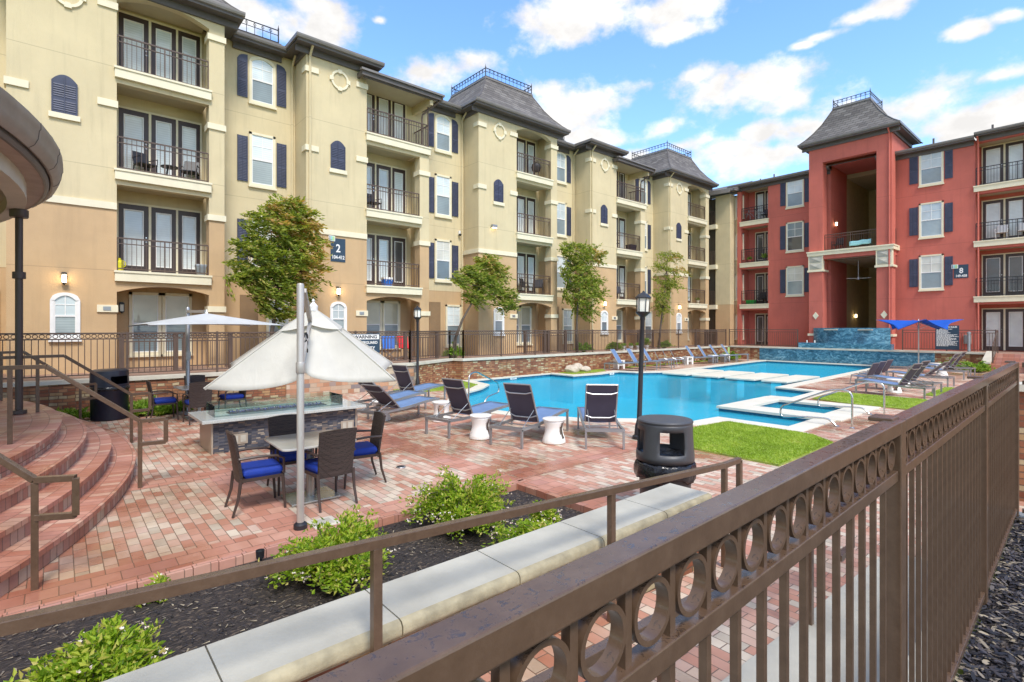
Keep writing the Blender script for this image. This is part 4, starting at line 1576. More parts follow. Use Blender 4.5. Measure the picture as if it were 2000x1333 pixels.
# back wall plane (recess) for the whole length
back.box(-20, 38.3, DEP - .3, DEP, 3.85, WT)
lowb = MB(TT).box(-20, 38.3, DEP - .3, DEP, .7, 3.85)
for k, x0 in enumerate(xs0):
    typ = 'M' if k % 2 == 0 else 'H'
    up, lo_ = MB(TT), MB(TT)
    a, b_, c, d = x0, x0 + 2.35, x0 + 4.75, x0 + 5.2
    zt = WT
    # front skin left of the openings, and the return walls
    up.box(a, b_, -.25, 0, 5.72, zt)
    lo_.box(a, b_, -.25, 0, .7, 5.72)
    up.box(a, a + .25, DEP, -.25, 5.72, zt)
    lo_.box(a, a + .25, DEP, -.25, .7, 5.72)
    up.box(b_ - .22, b_, DEP, -.25, 5.72, zt)
    lo_.box(b_ - .22, b_, DEP, -.25, .7, 5.72)
    ptop = zt if typ == 'M' else 9.5
    # corner pier and right return
    up.box(c, d, -.42, 0, 5.72, ptop)
    lo_.box(c, d, -.42, 0, .7, 5.72)
    up.box(d - .2, d, DEP, -.42, 5.72, ptop)
    lo_.box(d - .2, d, DEP, -.42, 3.3, 5.72)
    lo_.box(d - .2, d, DEP, -.42, .7, 3.3)
    # spandrels and balcony slabs
    for i in (1, 2, 3):
        z = FL[i]
        tgt = lo_ if i == 1 else up
        if i == 1:
            arch_fill(lo_, b_, c, 3.20, 3.40, z - .02, -.25, 0)
            soff.box(b_, c, DEP, -.25, 3.44, z - .02)
        else:
            up.box(b_, c, -.25, 0, z - .45, z - .02)
            soff.box(b_, c, DEP, -.25, z - .36, z - .02)
    if typ == 'M':
        arch_fill(up, b_, c, 11.86, 12.14, zt, -.25, 0)
        sofb.box(b_, c, DEP, -.25, 12.2, zt)
    # balconies
    for i in (1, 2, 3):
        z = FL[i]
        r_end = (d + .02) if (typ == 'H' and i == 3) else c + .05
        l = MB(TT).box(b_ - .05, r_end, -.02, .11, z - .31, z - .06).box(b_ - .07, r_end + .02, -.02, .14, z - .06, z)
        if typ == 'H' and i == 3:
            l.box(c, d, DEP, -.02, z - .31, z)
        bal = l.build('balcony', M['trim'], B)
        if typ == 'H' and i == 3:
            railing(bal, TT, b_ + .02, d - .04, z, .0, 1.0, ret=DEP + .02, posts=3)
        else:
            railing(bal, TT, b_ + .01, c - .01, z, -.06, 1.0)
        pn = [('pane_door',), ('pane', 'pane_door', 'pane'), ('pane_door', 'pane', 'pane_dark'), ('pane_door', 'pane_door', 'pane')][(k + i) % 4]
        if (k, i) in ((0, 1),):
            pn = ('pane_door', 'pane_door', 'pane_door')
        if (k, i) in ((0, 2), (0, 3)):
            pn = ('pane',)
        french_doors(B, TT, [(x0 + 2.47, x0 + 3.25), (x0 + 3.32, x0 + 4.0), (x0 + 4.06, x0 + 4.70)], z + .06, z + 2.22, DEP, pn)
    # ground floor patio window behind the arch
    window(B, TT, x0 + 2.74, x0 + 3.60, 1.27, 3.28, DEP, upm='roller', low='pane_low', muntin=False)
    window(B, TT, x0 + 3.62, x0 + 4.46, 1.27, 3.28, DEP, upm='roller', low='pane_low', muntin=False)
    if k == 0:
        lantern(B, TT, x0 + 2.55, 2.75, DEP, False)
    # trim
    bd = MB(TT).box(a - .04, b_, 0, .045, 5.62, 5.82).box(a - .045, a, DEP, 0, 5.62, 5.82)
    bd.build('string_course', M['trim'], B)
    for z in (8.62, 11.50):
        q = MB(TT).box(a - .045, a + .44, 0, .05, z, z + .2).box(a - .05, a, -.34, 0, z, z + .2)
        q.build('quoin_block', M['trim'], B)
        MB(TT).box(b_ - .45, b_ + .03, 0, .05, z, z + .2).build('quoin_block', M['trim'], B)
    q = MB(TT).box(b_ - .46, b_ + .03, 0, .05, 2.6, 2.81).build('address_block', M['trim'], B)
    MB(TT).box(b_ - .32, b_ - .14, .05, .062, 2.65, 2.76).build('number_plate', M['alu'], q)
    for z in (2.65, 5.64, 8.62, 11.52):
        if z > 9 and typ == 'H':
            continue
        q = MB(TT).box(c - .05, d + .04, -.02, .05, z, z + .19).box(c - .05, c, -.44, -.02, z, z + .19).box(d, d + .045, -.5, -.02, z, z + .19)
        q.build('pier_cap', M['trim'], B)
    # medallion: raised ring with four keystones
    mu, mz = x0 + 1.25, 11.53
    md = MB(TT)
    n = 24
    ring = [(.27, .0), (.345, .0), (.345, .05), (.27, .05)]
    pts, fs = [], []
    for j in range(n):
        t_ = 2 * PI * j / n
        for r_, w in ring:
            pts.append((mu + r_ * math.cos(t_), w, mz + r_ * 1.06 * math.sin(t_)))
    for j in range(n):
        for q in range(4):
            fs.append((j * 4 + q, j * 4 + (q + 1) % 4, ((j + 1) % n) * 4 + (q + 1) % 4, ((j + 1) % n) * 4 + q))
    md.add(pts, fs)
    for t_ in (0, PI / 2, PI, 3 * PI / 2):
        ct_, st_ = math.cos(t_), math.sin(t_)
        pl = [(.25, -.055), (.40, -.085), (.40, .085), (.25, .055)]
        md.prism([(mu + r_ * ct_ - h * st_, mz + r_ * st_ + h * ct_) for r_, h in pl], FN, .0, .062)
    md.build('medallion', M['trim'], B)
    shutter(B, TT, x0 + .90, x0 + 1.46, 8.14, 9.22, 0, arch=.2, side=0, sill=True)
    window(B, TT, x0 + .87, x0 + 1.52, 1.82, 3.13, 0, arch=.22, frame='white')
    if k in (0, 1, 3, 4):
        lantern(B, TT, x0 + 1.17, 3.50, 0)
    # recess windows to the right of the tower
    for i in (1, 2, 3):
        z = FL[i]
        if i == 3:
            window(B, TT, x0 + 6.25, x0 + 7.15, z + .47, z + 2.2, DEP, arch=.22)
            shutter(B, TT, x0 + 5.86, x0 + 6.20, z + .60, z + 2.14, DEP, arch=.2, side=-1)
            shutter(B, TT, x0 + 7.20, x0 + 7.54, z + .60, z + 2.14, DEP, arch=.2, side=1)
        elif k < 4 or i < 3:
            window(B, TT, x0 + 6.25, x0 + 7.15, z + .47, z + 2.40, DEP)
            shutter(B, TT, x0 + 5.86, x0 + 6.20, z + .58, z + 2.2, DEP)
            shutter(B, TT, x0 + 7.20, x0 + 7.54, z + .58, z + 2.2, DEP)
    if k < 4:
        window(B, TT, x0 + 6.83, x0 + 7.72, 1.27, 3.22, DEP)
        MB(TT).box(x0 + 5.95, x0 + 6.55, DEP, DEP + .03, .86, 3.32).build('alcove_shade', M['alcove'], B)  # flat panel, no real recess: the alcove's shade is put into its colour
    # roofs
    if typ == 'M':
        eave('eave', B, TT, a, d, 0, WT + .05, back=-3.9)
        mansard(B, TT, a - .45, d + .45, .45, -4.8, WT + .2, x0 + 1.0, x0 + 4.05, -.75, -3.65, 14.3)
    else:
        eave('eave', B, TT, a, b_, 0, WT + .05, back=-2.2)
        MB(TT).add([(a - .45, .45, WT + .2), (b_ + .45, .45, WT + .2), (b_ + .45, -4, WT + .2), (a - .45, -4, WT + .2), ((a + b_) / 2, -1.6, WT + .85), ((a + b_) / 2, -2.4, WT + .85)],
                   [(0, 1, 4), (1, 2, 5, 4), (2, 3, 5), (3, 0, 4, 5)]).build('hip_roof', M['shingle'], B)
        # lean-to roof over the open corner balcony
        sh = MB(TT).box(b_ - .40, d + .42, .36, .46, 11.84, 12.02).box(b_ - .40, b_ - .32, .0, .36, 11.84, 12.02).box(d + .34, d + .42, DEP, .36, 11.86, 12.04)
        sh.box(b_ - .3, d + .34, .30, .36, 11.8, 11.9)
        sh = sh.build('balcony_roof', M['fascia'], B)
        MB(TT).box(b_, d + .34, DEP, .34, 11.93, 11.97).build('soffit', M['soffit'], sh)
        MB(TT).box(b_ - .45, d + .46, .40, .54, 12.0, 12.08).build('gutter', M['gutter'], sh)
        MB(TT).hexa([(b_ - .4, .46, 12.03), (d + .42, .46, 12.03), (d + .42, DEP, 12.45), (b_ - .4, DEP, 12.45), (b_ - .4, .46, 12.07), (d + .42, .46, 12.07), (d + .42, DEP, 12.49), (b_ - .4, DEP, 12.49)]).build('roof', M['shingle'], sh)
        MB(TT).box(d - .12, d + .02, DEP, .3, 11.60, 11.93).build('bracket_beam', M['stucco'], sh)
        MB(TT).tube([(d + .36, .50, 12.0), (d + .34, .44, 11.86), (d - .25, -.10, 11.25), (d - .27, -.12, 11.1), (d - .27, -.12, 10.0)], .04, 6).build('drain_pipe', M['bronze_far'], sh)
        MB(TT).box(d - .07, d - .03, -.02, .02, FL[3], 11.93).build('corner_post', M['bronze_far'], sh)
    # recess eave to the right
    r0, r1 = d + .45 if typ == 'M' else d - 2.4, x0 + PER - .45
    if k == 4:
        r1 = 38.2
    eave('eave', B, TT, r0, r1 if k == 4 else r1, DEP, WT + .0, ends=(False, False))
    roof_slope(B, TT, r0 - .5, r1 + .5, DEP + .45, WT + .16, DEP - 4.0, WT + 1.3)
    if typ == 'M' and k < 4:
        cresting(B, TT, [(d + .5, DEP - .35), (x0 + PER - .5, DEP - .35)], WT + .62, .5)
        MB(TT).box(d + .45, x0 + PER - .4, DEP - .5, DEP - .3, WT + .1, WT + .62).build('parapet', M['fascia'], B)
    up.build('upper_wall', M['stucco'], B)
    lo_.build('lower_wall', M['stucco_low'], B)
    if k in (1, 2, 3):
        downspout(B, TT, x0 - .12, DEP, .86, WT + .0, .4)
        # pipe down the corner of the tower
    if k in (1, 3, 4):
        downspout(B, TT, x0 + .12, 0, .86, WT + .05, .35)
eave('eave', B, TT, -20, xs0[0] - .45, DEP, WT, ends=(False, False))
window(B, TT, xs0[0] - 1.15, xs0[0] - .2, 1.3, 3.2, DEP)
MB(TT).box(-20, xs0[0], DEP, DEP + .04, 8.1, 8.3).build('string_course', M['trim'], B)
back.build('recessed_wall', M['stucco'], B)
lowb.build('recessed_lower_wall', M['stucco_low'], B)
# solid body behind the skin
MB(TT).box(-20, 38.3, -14, DEP - .3, .6, WT).build('building_core', M['stucco'], B)
# flood light and camera
x0 = xs0[2]
f = MB(TT).box(x0 + .72, x0 + 1.0, 0, .16, 6.86, 7.0).build('flood_light', M['alu'], B)
MB(TT).box(x0 + .74, x0 + .98, .06, .15, 6.845, 6.858).build('lamp_glass', M['lit'], f)
f = MB(TT).box(xs0[1] + 7.55, xs0[1] + 7.63, DEP, DEP + .1, 6.55, 6.75).build('security_camera', M['white'], B)
MB(TT).lathe([(0.001, -.07), (.05, -.05), (.07, 0), (.07, .03)], 12, (xs0[1] + 7.59, DEP + .13), 6.56).build('camera_dome', M['iron'], f)
# corner block in the angle between the two wings
cb = MB().box(37.2, 38.4, 18.5, 19.62, 3.85, 11.95)
cb.box(38.0, 38.5, 18.0, 18.5, 3.85, 11.95)
cb.box(38.9, 39.3, 19.6, 21.2, .7, 11.95)
cb.build('corner_wall', M['stucco'], B)
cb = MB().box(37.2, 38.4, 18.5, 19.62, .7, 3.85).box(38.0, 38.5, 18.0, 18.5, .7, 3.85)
cb.build('corner_lower_wall', M['stucco_low'], B)
TC = lambda u, w, z: (38.0 - w, -u, z)
for z0, z1 in ((1.3, 3.1), (4.2, 6.1), (7.2, 9.1), (10.2, 11.9)):
    window(B, TC, -18.48, -17.85, z0, z1, .0)
for i in (1, 2, 3):
    w_ = MB().box(36.9, 37.2, 19.45, 20.6, FL[i] - .32, FL[i]).build('stair_landing', M['trim'], B)
    b = MB()
    for j in range(8):
        b.box(37.0, 37.02, 19.6 + .12 * j, 19.62 + .12 * j, FL[i], FL[i] + 1)
    b.box(36.99, 37.03, 19.55, 20.6, FL[i] + .98, FL[i] + 1.02)
    b.build('railing', M['bronze_far'], w_)
MB().box(37.6, 37.7, 19.62, 21.5, .85, 11.9).build('stairwell_shade', M['dark'], B)  # dark sheet stands in for the shade inside the stair opening
b = MB()
b.hexa([(36.6, 17.9, 12.0), (39.5, 17.9, 12.4), (39.5, 21.5, 12.4), (36.2, 21.5, 12.0), (36.6, 17.9, 12.16), (39.5, 17.9, 13.2), (39.5, 21.5, 13.2), (36.2, 21.5, 12.16)])
b.build('corner_roof', M['shingle'], B)
MB().hexa([(36.5, 18.2, 11.9), (36.6, 18.2, 11.9), (36.3, 20.6, 11.9), (36.2, 20.6, 11.9), (36.5, 18.2, 12.2), (36.6, 18.2, 12.2), (36.3, 20.6, 12.2), (36.2, 20.6, 12.2)]).build('gutter', M['gutter'], B)

# ---- red building
B2 = thing('red_apartment_building', 'four storey brick red stucco apartment building with an open tower entrance', 'building', (37.7, 10.7, .85))
B = B2
rw, sf = MB(TR), PerPiece(TR, 'balcony_ceiling', M['soffit'])
LB, RB = (-18.2, -16.0), (-4.98, -1.7)
TU0, TU1 = -12.95, -8.5
hl = []
for i in range(4):
    z0 = FL[i] if i else .7
    z1 = FL[i] + 2.55 if i < 3 else WT - .15
    hl += [(LB[0] + .28, LB[1], z0, z1), (RB[0], RB[1], z0, z1)]
hl += [(-12.05, -9.3, .7, 6.5), (-12.05, -9.3, 7.0, 12.6)]
holes_wall(rw, -18.2, -12.3, .7, WT, -.3, 0, hl)
holes_wall(rw, -9.05, 14.0, .7, WT, -.3, 0, hl)
holes_wall(rw, -12.3, -9.05, .7, 12.62, -.3, 0, hl)
# balcony boxes
for (a, b_) in ((LB[0] + .28, LB[1]), RB):
    rw.box(a - .2, a, -1.5, -.3, .7, WT)
    rw.box(b_, b_ + .2, -1.5, -.3, .7, WT)
    rw.box(a, b_, -1.5, -1.2, .7, WT)
    for i in (1, 2, 3):
        sf.box(a, b_, -1.2, -.3, FL[i] - .42, FL[i] - .03)
    sf.box(a, b_, -1.2, -.3, WT - .12, WT - .02)
for i in range(4):
    z = FL[i]
    pl = ('pane_dark', 'pane_dark') if i in (0, 1, 2) else ('pane', 'pane')
    french_doors(B, TR, [(-17.35, -16.72), (-16.66, -16.04)], z + .05, z + 2.25, -1.2, pl, (0,))
    pr = {0: ('pane_door',), 1: ('pane_dark', 'pane_dark', 'pane_door'), 2: ('pane',), 3: ('pane',)}[i]
    french_doors(B, TR, [(-4.82, -3.98), (-3.9, -3.1), (-3.02, -2.2)], z + .05, z + 2.3, -1.2, pr, (0, 1))
    if i:
        for a, b_ in (LB[0] + .28, LB[1]), RB:
            bal = MB(TR).box(a - .06, b_ + .06, -.02, .10, z - .32, z - .06).box(a - .08, b_ + .08, -.02, .13, z - .06, z).build('balcony', M['trim'], B)
            railing(bal, TR, a + .02, b_ - .02, z, -.06, 1.0, mat='iron')
for u0, u1, sa, sb in ((-14.78, -13.64, (-15.16, -14.82), (-13.60, -13.27)), (-7.45, -6.33, (-7.90, -7.50), (-6.28, -5.93))):
    for i in (1, 2, 3):
        z = FL[i]
        window(B, TR, u0, u1, z + .47, z + 2.48 - (.06 if i == 3 else 0), 0, low='pane_low' if (i, u0) != (2, -14.78) else 'pane_dark', upm='pane' if (i, u0) != (2, -14.78) else 'pane_low')
        shutter(B, TR, *sa, z + .68, z + 2.3, 0, arch=.06 if i == 3 else 0, side=-1 if i == 3 else 0)
        shutter(B, TR, *sb, z + .68, z + 2.3, 0, arch=.06 if i == 3 else 0, side=1 if i == 3 else 0)
eave('eave', B, TR, -18.2, -12.0, 0, WT + .02, ends=(True, False))
eave('eave', B, TR, -9.5, -4.98, 0, WT + .02, ends=(False, False))
eave('eave', B, TR, -4.98, 14, 0, WT + .16, ends=(False, False))
roof_slope(B, TR, -18.6, 14.0, .46, WT + .2, -4.5, WT + 1.5)
for u, w in ((-17.4, -2.0), (-16.2, -1.5), (-7.0, -1.2), (-4.4, -1.0)):
    MB(TR).tube([(u, w, WT + .55), (u, w, WT + .95)], .05, 8).build('roof_vent', M['fascia'], B)
downspout(B, TR, -4.86, 0, .86, WT + .1, .4).data.materials[0] = M['red']
# tower
W1 = 1.1
tw = MB(TR)
ZT = 13.72
tw.box(TU0, -12.15, .35, W1, .85, ZT)
tw.box(-9.26, TU1, .35, W1, .85, ZT)
tw.box(-12.15, -9.26, .65, W1, 12.62, ZT)
tw.box(-12.15, -9.26, .65, W1, 6.48, 6.72)
tw.box(TU0, TU0 + .3, 0, .35, 12.6, ZT)
tw.box(TU1 - .3, TU1, 0, .35, 12.6, ZT)
tw.box(TU0, TU1, -3.2, 0, 12.62, ZT).box(TU0, -12.05, -3.2, 0, WT, 12.62).box(-9.3, TU1, -3.2, 0, WT, 12.62)
tw.box(TU1 - .3, TU1, 0, .35, 6.45, 6.72)
# red side walls inside
for a, b_ in ((-12.3, -12.05), (-9.3, -9.05)):
    tw.box(a, b_, -3.1, -.3, .85, WT)
sfm = MB(TR).box(-12.15, -9.26, -.3, .65, 6.50, 6.7).box(-12.05, -9.3, -7.0, -.3, 6.50, 6.9)
sfm.build('porch_ceiling', M['soffit'], B)
tower = tw.build('tower', M['red'], B)
lg = MB(TR).box(TU0 - .08, TU1 + .10, .3, W1 + .1, 6.72, 6.92).box(TU0 - .11, TU1 + .13, .3, W1 + .14, 6.92, 7.0)
lg.box(TU1, TU1 + .13, 0, .3, 6.72, 7.0)
lg.build('tower_ledge', M['trim'], B)
for a, b_ in ((TU0, -12.15), (-9.26, TU1)):
    cp = MB(TR).box(a - .08, b_ + .08, .3, W1 + .08, 5.70, 5.82)
    cp.box(a - .03, b_ + .03, .9, W1 + .03, 5.82, 6.72)
    cp = cp.build('column_cap', M['trim'], B)
    di = MB(TR)
    m, hw = (a + b_) / 2, (b_ - a) / 2 - .04
    for zc in (6.04, 6.48):
        di.add([(m - hw, W1 + .03, zc - .2), (m + hw, W1 + .03, zc - .2), (m + hw, W1 + .03, zc + .2), (m - hw, W1 + .03, zc + .2), (m, W1 + .11, zc)], [(0, 1, 4), (1, 2, 4), (2, 3, 4), (3, 0, 4)])
    di.build('cap_panel', M['cast'], cp)
    MB(TR).prism([(m - .17, 2.9), (m, 2.66), (m + .17, 2.9), (m, 3.14)], FN, W1, W1 + .03).build('diamond_tile', M['trim'], B)
    MB(TR).box(a - .06, b_ + .06, .3, W1 + .06, 1.62, 1.76).build('column_base', M['trim'], B)
eave('eave', B, TR, TU0, TU1, W1, ZT + .05, back=-3.2)
mansard(B, TR, TU0 - .45, TU1 + .45, W1 + .45, -4.0, ZT + .2, -11.72, -9.72, .55, -1.9, 16.0)
downspout(B, TR, TU1 - .12, W1, .86, ZT + .05, .35).data.materials[0] = M['red']
bal = MB(TR).box(-12.15, -9.26, -.3, .65, 6.72, 6.98).build('tower_balcony', M['trim'], B)
railing(bal, TR, -12.12, -9.28, 7.0, .8, 1.05, mat='bronze_far')
railing(bal, TR, TU1 - .05, TU1 - .02, 7.0, .2, 1.05, mat='bronze_far')
# hall behind
hb = MB(TR)
hb.box(-12.3, -12.05, -8, -3.1, .85, 12.62)
hb.box(-9.3, -9.05, -8, -3.1, .85, 12.62)
hb.box(-12.05, -9.3, -8.2, -8.0, .85, 12.62)
hb.box(-10.4, -9.3, -4.6, -4.4, 6.9, 9.3)
hb.build('hall_wall', M['olive'], B)
MB(TR).box(-12.3, -9.05, -8.2, -3.2, 12.35, 12.66).build('hall_ceiling', M['soffit'], B)
MB(TR).box(-10.45, -9.3, -8, -3.6, 3.6, 3.95).box(-10.45, -9.3, -4.4, -3.6, 7.3, 7.75).build('hall_landing', M['soffit'], B)
MB(TR).box(-10.4, -9.3, -7.9, -4.4, .86, 3.4).box(-10.3, -9.35, -4.38, -4.3, 7.8, 10.0).build('hall_doorway', M['dark'], B)
f = MB(TR).lathe([(.02, 1.15), (.02, .12), (.07, .10), (.09, 0), (.05, -.06), (.001, -.07)], 12, (-10.55, -.2), 5.2).build('ceiling_fan', M['alu'], B, smooth='auto')
for a in (.15, 2.25, 4.35):
    c_, s_ = math.cos(a), math.sin(a)
    bl = MB(TR)
    p0, p1 = Vector((-10.55 + .08 * c_, -.2 + .08 * s_, 5.22)), Vector((-10.55 + .72 * c_, -.2 + .72 * s_, 5.22))
    bl.bar(p0, p1, .12, .012)
    bl.build('fan_blade', M['white'], f)
TL = lambda u, w, z: (u, 12.05 - w, z)
lantern(B, TL, 42.4, 2.95, 0)
lantern(B, TL, 38.45, 8.9, 0)
rw.build('wall', M['red'], B)
MB(TR).box(-18.2, -12.4, -9, -1.55, .7, WT).box(-9.0, 14, -9, -1.55, .7, WT).build('building_core', M['red'], B)
MB(TR).box(-12.05, -9.3, -8, -.3, .84, .86).build('hall_floor', M['terrace'], B)
# ------------------------------------------------------------------ fences and handrails
# front fence: posts, top rail, ring band and pickets
t = thing('front_fence', 'dark bronze metal fence with a band of rings under its top rail, close in front', 'fence', FP(0, 0, BZ))
FZ = 1.880                      # top of the top rail
PITCH = 0.0985
posts = [-2.05, -.1, 1.86, 3.75, 5.65]
def fbar(mb, s0, s1, w0, w1, z0, z1):
    q = [FP(s0, w0, z0), FP(s1, w0, z0), FP(s1, w1, z0), FP(s0, w1, z0), FP(s0, w0, z1), FP(s1, w0, z1), FP(s1, w1, z1), FP(s0, w1, z1)]
    return mb.hexa(q)
for a, b_ in zip(posts, posts[1:]):
    fbar(MB(), a + .031 if a > -2 else a, b_ - .031, -.022, .022, FZ - .038, FZ).build('top_rail', M['bronze'], t, bevel=.003)
    fbar(MB(), a + .031, b_ - .031, -.015, .015, FZ - .172, FZ - .142).build('middle_rail', M['bronze'], t, bevel=.002)
    fbar(MB(), a + .031, b_ - .031, -.015, .015, BZ + .055, BZ + .085).build('bottom_rail', M['bronze'], t, bevel=.002)
for p in posts:
    fbar(MB(), p - .03, p + .03, -.022, .030, BZ - .05, FZ - .001).build('post', M['bronze'], t, bevel=.003)
    c = fbar(MB(), p - .038, p + .038, -.003, .058, FZ - .006, FZ + .007)
    c.build('post_cap', M['bronze'], t, bevel=.003)
ringmesh = pickmesh = None
for a, b_ in zip(posts[1:], posts[2:]):
    n = int(round((b_ - a - .06) / PITCH))
    st = (b_ - a - .06) / n
    for i in range(n):
        s_ = a + .03 + st * (i + .5)
        if s_ < .12:
            continue
        c = FP(s_, 0, FZ - .0905)
        if ringmesh is None:
            mb = MB()
            ro, ri, hw = .0425, .0355, .0095
            pts, fs = [], []
            N = 36
            for j in range(N):
                an = 2 * PI * j / N
                for r, w in ((ri, -hw), (ro, -hw), (ro, hw), (ri, hw)):
                    s2, z2 = r * math.cos(an), r * math.sin(an)
                    pts.append((s2 * FCO - w * FSI, s2 * FSI + w * FCO, z2))
            for j in range(N):
                for q in range(4):
                    fs.append((j * 4 + q, j * 4 + (q + 1) % 4, ((j + 1) % N) * 4 + (q + 1) % 4, ((j + 1) % N) * 4 + q))
            mb.add(pts, fs)
            ringmesh = mb.build('ring', M['bronze'], t, world=False, smooth='auto')
            r_ = ringmesh
        else:
            r_ = ringmesh.copy()
            COL.objects.link(r_)
            r_.parent = t
        r_.location = Vector(c) - t.location
        if i == 0:
            continue
        s_ = a + .03 + st * i
        if pickmesh is None:
            mb = MB()
            h0, h1 = BZ + .085, FZ - .038
            q = []
            for z in (h0, h1):
                for s2, w in ((-.0066, -.0066), (.0066, -.0066), (.0066, .0066), (-.0066, .0066)):
                    q.append((s2 * FCO - w * FSI, s2 * FSI + w * FCO, z))
            mb.hexa(q)
            pickmesh = mb.build('picket', M['bronze'], t, world=False)
            p_ = pickmesh
        else:
            p_ = pickmesh.copy()
            COL.objects.link(p_)
            p_.parent = t
        x, y, _ = FP(s_, 0, 0)
        p_.location = Vector((x, y, 0)) - t.location
        # the stub beside each pair of rings
t2 = thing('side_fence', 'short run of dark bronze fence turning away at the far corner of the front fence', 'fence', FP(FEND, 0, BZ))
def sbar(mb, a, b_, s0, s1, z0, z1):
    q = [FP(FEND + s0, -a, z0), FP(FEND + s1, -a, z0), FP(FEND + s1, -b_, z0), FP(FEND + s0, -b_, z0), FP(FEND + s0, -a, z1), FP(FEND + s1, -a, z1), FP(FEND + s1, -b_, z1), FP(FEND + s0, -b_, z1)]
    return mb.hexa(q)
sbar(MB(), .04, 6, -.022, .022, FZ - .038, FZ).build('top_rail', M['bronze'], t2)
sbar(MB(), .04, 6, -.015, .015, FZ - .172, FZ - .142).build('middle_rail', M['bronze'], t2)
sbar(MB(), .04, 6, -.015, .015, BZ + .055, BZ + .085).build('bottom_rail', M['bronze'], t2)
mb = MB()
for i in range(1, 55):
    sbar(mb, .03 + .1 * i - .009, .03 + .1 * i + .009, -.009, .009, BZ + .085, FZ - .172)
mb.build('picket_panel', M['bronze'], t2)

# ramp handrail on the planter wall and the one on the walk
def hand(name, label, rails, posts_, mat='bronze', sec=.045):
    tt = thing(name, label, 'handrail', rails[0][0])
    for path in rails:
        mb = MB()
        for a, b_ in zip(path, path[1:]):
            mb.bar(a, b_, sec, sec)
        mb.build('rail', M[mat], tt, bevel=.003)
    for a, b_ in posts_:
        mb = MB().bar(a, b_, sec * .98, sec * .98)
        mb.build('post', M[mat], tt, bevel=.003)
    return tt


zr = lambda x: .905 + .063 * (4.9 - x) if x < 4.9 else .905
Yr = 2.26
hand('ramp_handrail', 'long bronze handrail sloping along the pale planter wall', [[(-3, Yr, zr(-3)), (4.44, Yr, zr(4.44)), (4.72, Yr, zr(4.44)), (4.72, Yr, .62), (4.44, Yr, .62)]],
     [((x, Yr, rz(x)), (x, Yr, zr(x) - .02)) for x in (-.55, 1.12, 2.86, 4.44)])
hand('ramp_handrail', 'lower bronze handrail on the concrete walk, seen through the front fence', [[(-3, 1.36, 1.10), (4.42, 1.36, .69), (4.7, 1.36, .69), (4.7, 1.36, .42), (4.42, 1.36, .42)]],
     [((x, 1.36, rz(x)), (x, 1.36, .69 + .0553 * (4.42 - x))) for x in (.35, 2.1, 3.85)])

# handrails of the round steps
def radial(bx, by, top_len, label):
    d = Vector((RC[0] - bx, RC[1] - by, 0)).normalized()
    b0 = Vector((bx, by, 0))
    zb, zt = .90, 1.66
    p1 = b0 + Vector((0, 0, zb))
    p2 = b0 + d * .96 + Vector((0, 0, zt))
    p3 = p2 + d * top_len
    l1 = p1 - d * .29
    hand('step_handrail', label, [[tuple(p3), tuple(p2), tuple(p1), tuple(l1), tuple(l1 - Vector((0, 0, .31))), tuple(p1 - Vector((0, 0, .31)))]],
         [(tuple(b0), tuple(p1 - Vector((0, 0, .02)))), (tuple(b0 + d * 1.3 + Vector((0, 0, .728))), tuple(b0 + d * 1.3 + Vector((0, 0, zt))))], sec=.05)


radial(-.15, 5.80, 2.5, 'bronze step handrail with a square end loop nearest the mulch bed')
radial(.82, 8.55, 2.5, 'bronze step handrail standing by the fire pit, with a square end loop')
radial(1.02, 12.0, 2.5, 'bronze step handrail in front of the navy litter bin')
radial(.35, 14.7, 2.5, 'bronze step handrail farthest back by the retaining wall')

# terrace fence along the coping
def terrace_fence(name, label, pts, z=.88, top=2.02, pitch=.115, post_every=2.1, rings=False):
    tt = thing(name, label, 'fence', (pts[0][0], pts[0][1], z), 0, 'bronze fences on the terrace')
    for (xa, ya), (xb, yb) in zip(pts, pts[1:]):
        L = math.hypot(xb - xa, yb - ya)
        n = max(1, round(L / post_every))
        for j in range(n + 1):
            q = j / n
            x, y = xa + (xb - xa) * q, ya + (yb - ya) * q
            MB().bar((x, y, z), (x, y, top + .02), .05, .05).build('post', M['bronze_far'], tt)
            if j == n:
                break
            q2 = (j + 1) / n
            x2, y2 = xa + (xb - xa) * q2, ya + (yb - ya) * q2
            mb = MB()
            mb.bar((x, y, top - .02), (x2, y2, top - .02), .045, .04)
            mb.bar((x, y, top - .16), (x2, y2, top - .16), .03, .03)
            mb.bar((x, y, z + .09), (x2, y2, z + .09), .03, .03)
            l = math.hypot(x2 - x, y2 - y)
            m = max(2, int(l / pitch))
            for i in range(1, m):
                f = i / m
                X, Y = x + (x2 - x) * f, y + (y2 - y) * f
                mb.bar((X, Y, z + .09), (X, Y, top - .16), .017, .017)
            if rings:
                for i in range(m):
                    f = (i + .5) / m
                    X, Y = x + (x2 - x) * f, y + (y2 - y) * f
                    ux, uy = (x2 - x) / l, (y2 - y) / l
                    mb.tube([(X + ux * .048 * math.cos(a), Y + uy * .048 * math.cos(a), top - .09 + .048 * math.sin(a)) for a in [k * PI / 4 for k in range(8)]], .009, 4, closed=True)
            mb.build('fence_panel', M['bronze_far'], tt)
    return tt


terrace_fence('terrace_fence', 'bronze ring topped fence on the wall coping behind the navy litter bin', [(-9, 16.72), (9.6, 16.72)], rings=True)
terrace_fence('terrace_fence', 'bronze fence along the wall coping behind the far bank of the pool', [(9.6, 16.72), (12.2, 18.0), (12.55, 17.55), (35.2, 17.8)], rings=True)
terrace_fence('terrace_fence', 'bronze fence in front of the left half of the red building', [(35.7, 17.8), (35.7, 13.3)])
terrace_fence('terrace_fence', 'bronze fence in front of the right half of the red building', [(36.2, 7.9), (36.2, 4.0)])
terrace_fence('terrace_fence', 'bronze fence right of the far stairs', [(36.2, 2.3), (36.2, -8)])
